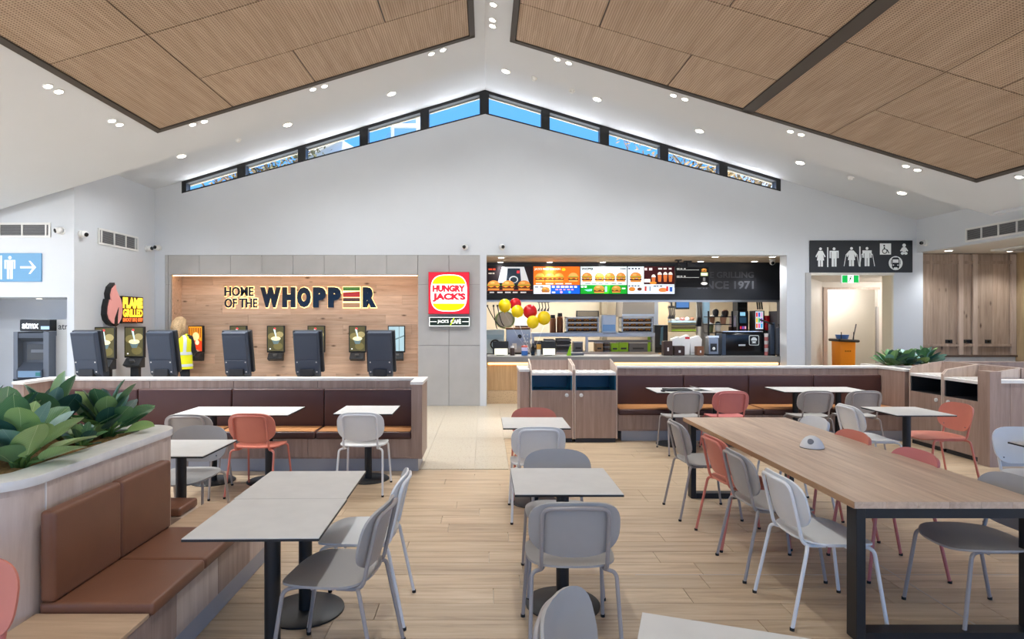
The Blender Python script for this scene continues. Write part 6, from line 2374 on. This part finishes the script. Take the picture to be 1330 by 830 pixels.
def cup_print(p, w, h, bright=1.0):
    p.rect(-w, w, -h, h, (78, 74, 50))
    p.ell(-w * .4, h * .2, w * .6, h * .3, (120, 110, 70), n=12)
    p.ell(w * .5, h * .35, w * .5, h * .25, (150, 138, 96), n=12)
    p.ell(w * .3, -h * .6, w * .6, h * .3, (104, 96, 60), n=12)
    p.poly([(-w * .55, h * .0), (w * .6, h * .0), (w * .3, -h * .42), (-w * .25, -h * .42)], (92, 112, 116))
    p.ell(w * .02, h * .02, w * .62, h * .17, (226, 220, 176), n=18)
    p.poly([(-w * .3, h * .8), (-w * .05, h * .8), (w * .16, h * .06), (w * .02, h * .06)], (196, 214, 214))
    p.ell(-w * .1, h * .84, w * .16, h * .08, (214, 70, 74), n=10)
    p.ell(-w * .7, -h * .82, w * .1, h * .06, (236, 236, 236), n=8)


def hot_print(p, w, h, bright=1.0):
    p.rect(-w, w, -h, h, (226, 150, 40))
    for k_ in range(6):
        p.rect(-w * .9 + k_ * w * .32, -w * .76 + k_ * w * .32, h * .1, h * .9, (120, 40, 20))
    p.poly([(-w, -h * .3), (0, h * .1), (w, -h * .2), (w, -h), (-w, -h)], (214, 62, 30))
    p.ell(w * .1, h * .2, w * .5, h * .35, (244, 214, 150), n=12)
    p.ell(w * .3, -h * .3, w * .3, h * .2, (250, 226, 180), n=12)


def gray_print(p, w, h, bright=1.0):
    p.rect(-w, w, -h, h, (150, 176, 184))
    p.poly([(-w, -h * .2), (w, h * .3), (w, h * .2), (-w, -h * .3)], (90, 110, 116))
    p.rect(w * .3, w * .4, -h, h, (110, 130, 136))


def front_kiosk(x, y, rz, label, draw, pole, tilt=0.0, z0=None):
    """screen faces local -y; screen 0.34 x 0.54 with a payment shelf below; wall arm or pole"""
    o = thing('order_kiosk', (x, y, 0), label, 'kiosk', 'order kiosks with lit screens', rz)
    zt_, zb = 1.575, 1.04
    b = MB().box(-.172, .172, -.03, .03, zb, zt_)
    sl = b.build('screen_slab', BLACK, o, rel=False, bevel=.006, bseg=1)
    p = Print()
    draw(p, .152, .245)
    p.build('display', SCREEN, o, loc=(0, -.032, (zt_ + zb) / 2 + .005))
    sh = MB().prism([(-.03, zb - .005), (.06, zb - .005), (.06, zb - .17), (-.02, zb - .17), (-.13, zb - .13), (-.13, zb - .11)], -.14, .14, 'x')
    s_ = sh.build('payment_shelf', CHAR, o, rel=False, bevel=.004, bseg=1)
    cr_ = MB().box(-.04, .04, -.03, .0, -.045, .045)
    cr_.xf(Matrix.Translation((0.01, -.085, zb - .055)) @ Matrix.Rotation(math.radians(40), 4, 'X'))
    cr_.build('card_reader', INOXD, s_, rel=False, bevel=.004, bseg=1)
    if pole:
        MB().box(-.07, .07, -.02, .06, .02, zb - .15).build('pole', CHAR, o, rel=False)
        MB().box(-.2, .2, -.2, .2, 0, .02).build('base_plate', CHAR, o, rel=False)
    else:
        MB().box(-.06, .06, .03, .16, 1.15, 1.4).build('wall_arm', BLACK, o, rel=False)
    return o


YK = 12.06
front_kiosk(wx(358.5, YK), YK, 0.10, 'lit kiosk on the niche wall between the third and fourth kiosk backs', cup_print, False)
front_kiosk(wx(411, YK), YK, 0.10, 'lit kiosk on the niche wall peeking right of the fourth kiosk back', cup_print, False)
front_kiosk(wx(464.5, YK), YK, 0.0, 'lit kiosk on the niche wall left of the rightmost kiosk back', cup_print, False)
front_kiosk(wx(515, YK), YK, 0.10, 'pale grey lit kiosk at the right end of the niche wall', gray_print, False)
front_kiosk(wx(310, YK), YK, 0.0, 'kiosk on the niche wall hidden behind the third kiosk back', cup_print, False)
front_kiosk(wx(255, YK), YK, -0.22, 'kiosk with orange fiery screen on the niche wall by the person', hot_print, False)
front_kiosk(wx(175.5, 10.4), 10.4, 0.0, 'pole mounted kiosk with coffee cup screen before the side wall', cup_print, True)
front_kiosk(wx(137.5, 10.0), 10.0, 0.0, 'pole mounted kiosk half hidden by the leftmost kiosk back', cup_print, True)

downlight(-7.35, 9.9, ATZ, 0, False, 'small downlight added in the top of the cash machine recess', 40, None, soft=.06)  # extra lamp added to brighten this recess
# ------------------------------------------------------------------ cash machine in its recess
AY_ = 9.72
at = thing('cash_machine', (wx(40, AY_), AY_ + .3, 0), 'grey cash machine in the white recess at the left', 'cash machine')
ax0, ax1 = wx(18, AY_), wx(64, AY_)
zt_ = wz(431, AY_)
GM = mat('atm_grey', (104, 110, 120), .4)
bd = MB().box(ax0, ax1, AY_ + .12, AY_ + .62, 0, zt_).build('body', GM, at, bevel=.01)
MB().prism([(AY_, .0), (AY_ + .12, .0), (AY_ + .12, zt_), (AY_ + .0, zt_ - .02), (AY_ + .0, zt_ - .10), (AY_ + .1, zt_ - .16), (AY_ + .1, zt_ - .50), (AY_ - .04, zt_ - .62), (AY_ - .04, zt_ - .74), (AY_, zt_ - .76)], ax0 + .07, ax1 - .09, 'x').build('fascia', mat('atm_dark', (74, 80, 90), .4), at)
MB().box(ax0, ax0 + .07, AY_ - .01, AY_ + .12, 0.0, zt_).build('side_cheek', GM, at)
MB().box(ax1 - .09, ax1, AY_ - .01, AY_ + .12, 0.0, zt_).build('side_cheek', GM, at)
MB().box(wx(30, AY_), wx(52, AY_), AY_ + .085, AY_ + .098, zt_ - .46, zt_ - .2).build('screen', mat('atm_screen', (40, 46, 54), .15), at)
MB().box(wx(36, AY_), wx(55, AY_), AY_ + .07, AY_ + .09, zt_ - .34, zt_ - .29).build('card_slot', INOXD, at)
MB().box(wx(27, AY_), wx(56, AY_), AY_ - .06, AY_ - .041, zt_ - .73, zt_ - .63).build('keypad', mat('atm_blue', (120, 150, 176), .4), at)
MB().box(wx(50, AY_), wx(56, AY_), AY_ - .068, AY_ - .06, zt_ - .71, zt_ - .65).build('green_light', mat('atm_teal', (40, 120, 120), .3), at)
MB().box(wx(25, AY_), wx(47, AY_), AY_ - .012, AY_ - .001, zt_ - .95, zt_ - .84).build('plate', mat('atm_plate', (50, 60, 84), .3), at)
MB().box(wx(18, AY_), wx(64, AY_), AY_ - .02, AY_ - .012, zt_ - .79, zt_ - .765).build('joint_strip', BLACK, at)
p = Print()
p.rect(wx(27, AY_) - wx(40, AY_), wx(45, AY_) - wx(40, AY_), .01, .03, (226, 230, 240))
p.build('lettering', PRINT, at, loc=(0, -.315, zt_ - .91))
tp = MB().box(wx(24, AY_), wx(63.5, AY_), AY_ + .02, AY_ + .3, zt_ + .01, wz(415, AY_)).build('header_sign', BLACK, at, bevel=.02)
p = Print()
p.text('atmx', wx(27.5, AY_) - wx(40, AY_), wx(49, AY_) - wx(40, AY_), -.05, .05, (250, 252, 255), .02)
p.rect(wx(52, AY_) - wx(40, AY_), wx(63, AY_) - wx(40, AY_), -.06, -.01, (150, 180, 214))
p.build('header_lettering', SIGNLIT, at, loc=(0, -.282, (zt_ + wz(415, AY_)) / 2))
AS_ = AY_ + .16
sr = thing('cash_machine_surround', (wx(80, AS_), AS_ + .2, 0), 'pale surround panel right of the cash machine with dark lettering', 'panel')
MB().box(ax1 + .005, -6.66, AS_, AS_ + .4, 0, wz(415, AS_)).build('panel', mat('pale_grey_panel', (196, 196, 194), .4), sr)
MB().box(wx(70, AS_), -6.66, AS_ - .01, AS_, .02, wz(436, AS_)).build('front_door', mat('pale_grey_panel', (196, 196, 194), .4), sr)
p = Print()
p.text('atm', 0, .20, 0, .085, (54, 56, 62), .01)
p.build('lettering', PRINT, sr, loc=(wx(76, AS_) - wx(80, AS_), -.202, wz(428, AS_)))

# ------------------------------------------------------------------ person in a hi-vis vest, back to the camera
PXc, PYc = -5.22, 10.25
pe = thing('person', (PXc, PYc, 0), 'person with fair hair in yellow hi-vis vest standing between the kiosks', 'person')


def skin_mesh(name, verts, edges, radii, m_, parent, subdiv=2, root=0):
    me = bpy.data.meshes.new(name)
    me.from_pydata(verts, edges, [])
    ob = bpy.data.objects.new(name + '_src', me)
    C.objects.link(ob)
    md = ob.modifiers.new('skin', 'SKIN')
    for k_, r in enumerate(radii):
        sv = me.skin_vertices[0].data[k_]
        sv.radius = (r, r) if not isinstance(r, tuple) else r
        sv.use_root = (k_ == root)
    sb = ob.modifiers.new('sub', 'SUBSURF')
    sb.levels = subdiv
    bpy.context.view_layer.update()
    dg = bpy.context.evaluated_depsgraph_get()
    out = bpy.data.meshes.new_from_object(ob.evaluated_get(dg))
    out.name = name
    bpy.data.objects.remove(ob)
    out.materials.clear()
    for q in (m_ if isinstance(m_, list) else [m_]):
        out.materials.append(q)
    for pl0 in out.polygons:
        pl0.use_smooth = True
    return link(name, out, parent)


DARKT = mat('dark_trousers', (32, 34, 42), .8)
SKIN = mat('skin', (214, 164, 136), .55)
BSHIRT = mat('black_shirt', (24, 24, 28), .8)
V = [(0, 0, .95), (0, .0, 1.12), (0, .01, 1.28), (0, .01, 1.40), (0, .02, 1.47), (0, .04, 1.545), (0, .05, 1.60), (0, .06, 1.66),
     (-.19, .01, 1.38), (-.36, .0, 1.20), (-.20, .20, 1.16), (-.16, .26, 1.17),      # left arm bent, elbow out
     (.18, .01, 1.38), (.24, .03, 1.12), (.16, .24, 1.14), (.12, .30, 1.15),         # right arm
     (-.10, 0, .90), (-.11, -.01, .50), (-.11, .01, .09), (-.11, -.12 + .2, .045),
     (.10, 0, .90), (.12, -.01, .50), (.12, .01, .09), (.12, .10, .045)]
E = [(0, 1), (1, 2), (2, 3), (3, 4), (4, 5), (5, 6), (6, 7), (3, 8), (8, 9), (9, 10), (10, 11), (3, 12), (12, 13), (13, 14), (14, 15), (0, 16), (16, 17), (17, 18), (18, 19), (0, 20), (20, 21), (21, 22), (22, 23)]
R = [(.16, .11), (.145, .10), (.165, .11), (.15, .10), (.055, .055), (.055, .06), (.082, .098), (.07, .085), .062, .048, .036, .034, .062, .048, .036, .034, .088, .062, .042, .04, .088, .062, .042, .04]
body_o = skin_mesh('body', V, E, R, [BSHIRT, DARKT, SKIN], pe)
for pl0 in body_o.data.polygons:
    c0 = pl0.center
    if c0.z < .96:
        pl0.material_index = 1
    elif c0.z > 1.49:
        pl0.material_index = 2
    elif abs(c0.x) < .23 and c0.y > .215 and 1.0 < c0.z < 1.3:
        pl0.material_index = 2
# five-fingered hands at the ends of both arms
for (hx, hy, hz, s) in ((-.15, .275, 1.17, 1), (.115, .315, 1.15, -1)):
    hb = MB()
    hb.ball((hx, hy + .03, hz), .036, .05, .018, 10, 7)
    for q in range(4):
        fx = hx + (-.027 + .018 * q)
        ln_ = (.055, .066, .062, .048)[q]
        hb.tube([(fx, hy + .06, hz), (fx, hy + .06 + ln_ * .6, hz - .006), (fx, hy + .06 + ln_, hz - .022)], [.009, .0085, .007], 7)
    hb.tube([(hx + s * .03, hy + .01, hz), (hx + s * .058, hy + .04, hz - .006), (hx + s * .06, hy + .07, hz - .014)], [.011, .010, .008], 7)
    hb.build('hand', SKIN, pe, rel=False, smooth='all')
# face (turned away), ears
fc = MB()
fc.ball((0, .06, 1.635), .076, .092, .105, 18, 14)
fc.tube([(0, .145, 1.65), (0, .168, 1.615), (0, .15, 1.608)], [.008, .013, .009], 8)
for s in (-1, 1):
    fc.ball((s * .077, .055, 1.63), .012, .022, .032, 8, 6)
hd = fc.build('head', SKIN, pe, rel=False, smooth='all')
for s in (-1, 1):
    MB().ball((s * .03, .142, 1.645), .013, .008, .009, 8, 6).build('eye', PAPER, hd, rel=False, smooth='all')
    MB().ball((s * .03, .149, 1.645), .006, .004, .006, 8, 6).build('pupil', BLACK, hd, rel=False, smooth='all')
MB().tube([(-.024, .143, 1.578), (0, .15, 1.574), (.024, .143, 1.578)], .006, 6).build('mouth', mat('lip', (176, 96, 90), .5), hd, rel=False, smooth='all')
hr = MB()
HAIR = mottled('fair_hair', (176, 146, 108), .35, 60, .6)
hr.ball((0, .025, 1.655), .105, .105, .098, 20, 14)
hr.tube([(0, -.02, 1.66), (.01, -.08, 1.58), (.03, -.10, 1.47), (.06, -.105, 1.38)], [.09, .085, .07, .03], 14)
for q in range(16):
    a = -1.3 + 2.6 * q / 15
    hr.tube([(.098 * math.sin(a), .02 - .085 * math.cos(a), 1.68), (.112 * math.sin(a), -.02 - .085 * math.cos(a), 1.56), (.10 * math.sin(a) + .03, -.04 - .075 * math.cos(a), 1.42 - .03 * math.cos(a * 2))], [.022, .02, .006], 6)
hr.build('hair', HAIR, pe, rel=False, smooth='all')
# vest: an open shell around the torso with reflective bands
VEST = mat('hi_vis_yellow', (226, 226, 20), .6)
BAND = mat('silver_band', (214, 222, 228), .3, .2)


def torso_ring(z):
    tbl = [(.86, .215, .155), (1.0, .205, .150), (1.15, .205, .150), (1.30, .222, .155), (1.38, .215, .14), (1.43, .17, .115), (1.455, .12, .095)]
    for k_ in range(len(tbl) - 1):
        if tbl[k_][0] <= z <= tbl[k_ + 1][0]:
            t_ = (z - tbl[k_][0]) / (tbl[k_ + 1][0] - tbl[k_][0])
            return tbl[k_][1] * (1 - t_) + tbl[k_ + 1][1] * t_, tbl[k_][2] * (1 - t_) + tbl[k_ + 1][2] * t_
    return tbl[-1][1], tbl[-1][2]


def vest_band(z0, z1, n, grow, m_, name, parent, a0=0, a1=2 * PI):
    b = MB()
    K = 28
    for k_ in range(n + 1):
        z = z0 + (z1 - z0) * k_ / n
        rx, ry = torso_ring(z)
        for q in range(K + 1):
            a = a0 + (a1 - a0) * q / K
            b.v.append(Vector(((rx + grow) * math.cos(a), .005 + (ry + grow) * math.sin(a), z)))
    for k_ in range(n):
        for q in range(K):
            i_ = k_ * (K + 1) + q
            b.f.append((i_, i_ + 1, i_ + K + 2, i_ + K + 1))
            b.mi.append(0)
    return b.build(name, m_, parent, rel=False, smooth='all')


vs_ = vest_band(.86, 1.455, 12, .008, VEST, 'vest', pe)
vest_band(1.10, 1.15, 1, .013, BAND, 'reflective_band', vs_)
vest_band(.90, .945, 1, .013, BAND, 'reflective_band', vs_)
for s in (-1, 1):
    vest_band(1.14, 1.43, 6, .013, BAND, 'shoulder_band', vs_, -PI / 2 + s * .75 - .13, -PI / 2 + s * .75 + .13)
for s in (-1, 1):
    MB().box(s * .115 - .045, s * .115 + .045, -.06, .17, 0, .07).build('shoe', BLACK, pe, rel=False, bevel=.02, smooth=True)


# ------------------------------------------------------------------ plants
def leaf_mesh(ln, wd, bend, fold, m_, seed):
    r_ = random.Random(seed)
    b = MB()
    NL, NW = 10, 4
    for i in range(NL + 1):
        t_ = i / NL
        wv = wd * (math.sin(PI * min(1, t_ ** .9)) ** .55) if 0 < t_ < 1 else wd * .05
        y = ln * t_
        zc = bend * ln * (t_ ** 1.8) * -1
        for j in range(-NW // 2, NW // 2 + 1):
            u = j / (NW / 2)
            b.v.append(Vector((u * wv / 2, y * (1 - .15 * bend * t_), zc + fold * abs(u) * wv / 2 + .006 * math.sin(t_ * 9 + u * 3 + seed))))
    for i in range(NL):
        for j in range(NW):
            a = i * (NW + 1) + j
            b.f.append((a, a + 1, a + NW + 2, a + NW + 1))
            b.mi.append(0)
    return b.mesh('leaf', m_, smooth='all')


LEAVES = []
for k_ in range(16):
    LEAVES.append(leaf_mesh(1.0, .56 + .07 * (k_ % 3), .05 + .14 * ((k_ * 7) % 5) / 4, .10 + .25 * ((k_ * 3) % 4) / 3, LEAF[(0, 0, 1, 3, 2, 0, 1, 3)[k_ % 8]], k_))


def plant(x, y, z, label, n, size, spread, seed, hgt):
    r_ = random.Random(seed)
    o = thing('leafy_plant', (x, y, z), label, 'plant', 'broad leaved plants in the planters')
    st = MB()
    for k_ in range(n):
        az = k_ * 2.39996 + r_.uniform(-.3, .3)
        t_ = k_ / max(1, n - 1)
        el = math.radians(22 + 56 * t_ + r_.uniform(-12, 12))
        h0 = hgt * (.15 + .85 * t_) * r_.uniform(.85, 1.1)
        rad = spread * (1 - .55 * t_) * r_.uniform(.25, .5)
        base = Vector((math.cos(az) * rad, math.sin(az) * rad, h0))
        d = Vector((math.cos(az) * math.cos(el), math.sin(az) * math.cos(el), math.sin(el)))
        ln_ = size * r_.uniform(.75, 1.12) * (1 - .2 * t_)
        lo = link('leaf', LEAVES[r_.randrange(16)], o, loc=base)
        yv = d
        zv = Vector((0, 0, 1)) - d * d.z
        if zv.length < .2:
            zv = -Vector((math.cos(az), math.sin(az), 0))
            zv = zv - d * zv.dot(d)
        zv.normalize()
        roll = r_.uniform(-.5, .5)
        xv = yv.cross(zv)
        zv2 = zv * math.cos(roll) + xv * math.sin(roll)
        xv = yv.cross(zv2)
        M_ = Matrix((xv, yv, zv2)).transposed()
        lo.rotation_euler = M_.to_euler()
        lo.scale = (ln_,) * 3
        st.tube([(math.cos(az) * .02, math.sin(az) * .02, -.02), (base.x * .5, base.y * .5, h0 * .6), tuple(base + d * .02)], [.011, .009, .006], 6)
    st.build('stems', STEM, o, rel=False, smooth='all')
    return o


plant(-2.27, 2.93, .985, 'nearest bright leafy plant in the left planter, at the frame edge', 24, .265, .28, 11, .16)
plant(-2.62, 3.62, .985, 'broad leaved plant with pale upright leaves, middle of the left planter', 22, .29, .28, 5, .16)
plant(-2.34, 3.72, .985, 'dense dark leafy plant at the far end of the left planter', 26, .245, .24, 9, .15)
plant(-2.60, 3.20, .985, 'darker broad leaved plant at the back of the left planter', 22, .28, .26, 21, .16)
plant(-2.30, 3.42, .985, 'small low bright green plant by the rim of the left planter', 16, .11, .14, 31, .05)
plant(6.28, 9.28, .985, 'leafy plant at the left of the right planter box', 22, .23, .22, 41, .10)
plant(6.55, 9.32, .985, 'leafy plant in the middle of the right planter box', 24, .24, .22, 47, .12)
plant(6.82, 9.30, .985, 'leafy plant at the right end of the right planter box', 22, .24, .20, 53, .14)
plant(-2.92, 3.40, .985, 'leafy plant with pale blue green leaves at the frame edge, behind the nearest one', 18, .27, .28, 63, .16)

# ------------------------------------------------------------------ outside, seen through the clerestory
struct(MB().box(-9, 9, 12.15, 21.0, 3.86, 4.02).build('added_bounce_roof', mottled('pale_bounce_roof', (214, 214, 210), .03, 1, .6)))  # unseen roof, added to bounce sunlight up through the clerestory
BARK = mat('grey_bark', (120, 104, 88), .9)
FOL = [mottled('olive_foliage', (112, 104, 62), .3, 3, .7), mottled('golden_foliage', (132, 108, 64), .3, 3, .7), mottled('dusty_foliage', (92, 90, 60), .3, 3, .7)]


def tree(x, y, h, crown, label, seed, dens=900):
    r_ = random.Random(seed)
    o = thing('gum_tree', (x, y, -.3), label, 'tree', 'gum trees outside the clerestory')
    b = MB()
    b.tube([(0, 0, 0), (.15, .1, h * .35), (-.1, 0, h * .6), (.1, .1, h * .85)], [.22, .17, .11, .05], 8)
    tips = []
    for k_ in range(16):
        a = k_ * 2.4
        z0 = h * (.45 + .4 * r_.random())
        e_ = Vector((math.cos(a) * crown * r_.uniform(.5, 1), math.sin(a) * crown * r_.uniform(.5, 1), min(h * 1.05, z0 + h * r_.uniform(.1, .3))))
        mid = Vector((e_.x * .45, e_.y * .45, z0 + (e_.z - z0) * .35))
        b.tube([(0, 0, z0), tuple(mid), tuple(e_)], [.06, .04, .015], 5)
        tips += [mid, e_, (mid + e_) / 2]
        for q in range(2):
            e2 = e_ + Vector((r_.uniform(-.8, .8), r_.uniform(-.8, .8), r_.uniform(-.2, .6)))
            b.tube([tuple(mid * .4 + e_ * .6), tuple(e2)], [.02, .008], 4)
            tips.append(e2)
    b.build('trunk', BARK, o, rel=False, smooth=True)
    f = MB()
    for k_ in range(dens):
        c0 = tips[r_.randrange(len(tips))] + Vector((r_.gauss(0, .28), r_.gauss(0, .28), r_.gauss(0, .24)))
        u = Vector((r_.uniform(-1, 1), r_.uniform(-1, 1), r_.uniform(-1, 1))).normalized() * r_.uniform(.09, .20)
        v = u.orthogonal().normalized() * r_.uniform(.04, .08)
        f.poly([c0 - u, c0 + v, c0 + u, c0 - v])
    fo = f.build('foliage', FOL[seed % 3], o, rel=False)
    fo['kind'] = 'stuff'
    return o


def outx(px, Y):
    return wx(px, Y)


tree(outx(300, 27), 27, 9.6, 1.7, 'gum tree seen in the lowest left clerestory pane', 1, 1100)
tree(outx(352, 29), 29, 10.8, 2.2, 'bare branching gum tree in the second clerestory pane from the left', 2, 1300)
tree(outx(838, 26), 26, 9.7, 1.5, 'gum tree crown in the third clerestory pane right of the ridge', 4, 1200)
tree(outx(905, 30), 30, 11.2, 2.4, 'open branched gum tree in the fourth pane right of the ridge', 5, 700)
tree(outx(985, 26), 26, 9.3, 2.6, 'dense golden gum tree in the lowest right clerestory pane', 7, 2600)
cn = thing('steel_canopy', (outx(520, 24), 24, -.3), 'pale steel canopy outside the fourth clerestory pane', 'canopy')
CW = mat('canopy_white', (226, 222, 214), .5)
for (a, b2, t_, bt_) in ((508, 545, 161.5, 164.5), (497, 540, 151, 152.5)):
    MB().box(wx(a, 24), wx(b2, 24), 23.9, 24.6, wz(bt_, 24), wz(t_, 24)).build('beam', CW, cn)
MB().box(wx(510, 24), wx(542, 24), 24.2, 24.3, wz(161, 24), wz(153, 24)).build('panel', mat('canopy_pane', (150, 190, 214), .2), cn)
MB().prism([(wx(496, 24), wz(180, 24)), (wx(548, 24), wz(170, 24)), (wx(540, 24), wz(164, 24)), (wx(508, 24), wz(165, 24))], 24.2, 24.3).build('panel', mat('canopy_pane2', (120, 170, 200), .2), cn)
for px in (509, 542):
    MB().tube([(wx(px, 24), 24.25, -.3), (wx(px, 24), 24.25, wz(151, 24))], .09, 10).build('post', CW, cn)
nb = thing('neighbour_roof', (outx(430, 30), 31, -.3), 'pale roof of a neighbouring building in the third clerestory pane', 'building')
MB().prism([(wx(395, 30), -.3), (wx(468, 30), -.3), (wx(468, 30), wz(196, 30)), (wx(445, 30), wz(182, 30)), (wx(395, 30), wz(203, 30))], 30, 34).build('gable', mat('pale_roof', (186, 196, 204), .5), nb)
MB().prism([(wx(392, 30), wz(205, 30)), (wx(445, 30), wz(180.5, 30)), (wx(445, 30), wz(182, 30)), (wx(392, 30), wz(207, 30))], 29.7, 34.2).build('roof_edge', CW, nb)
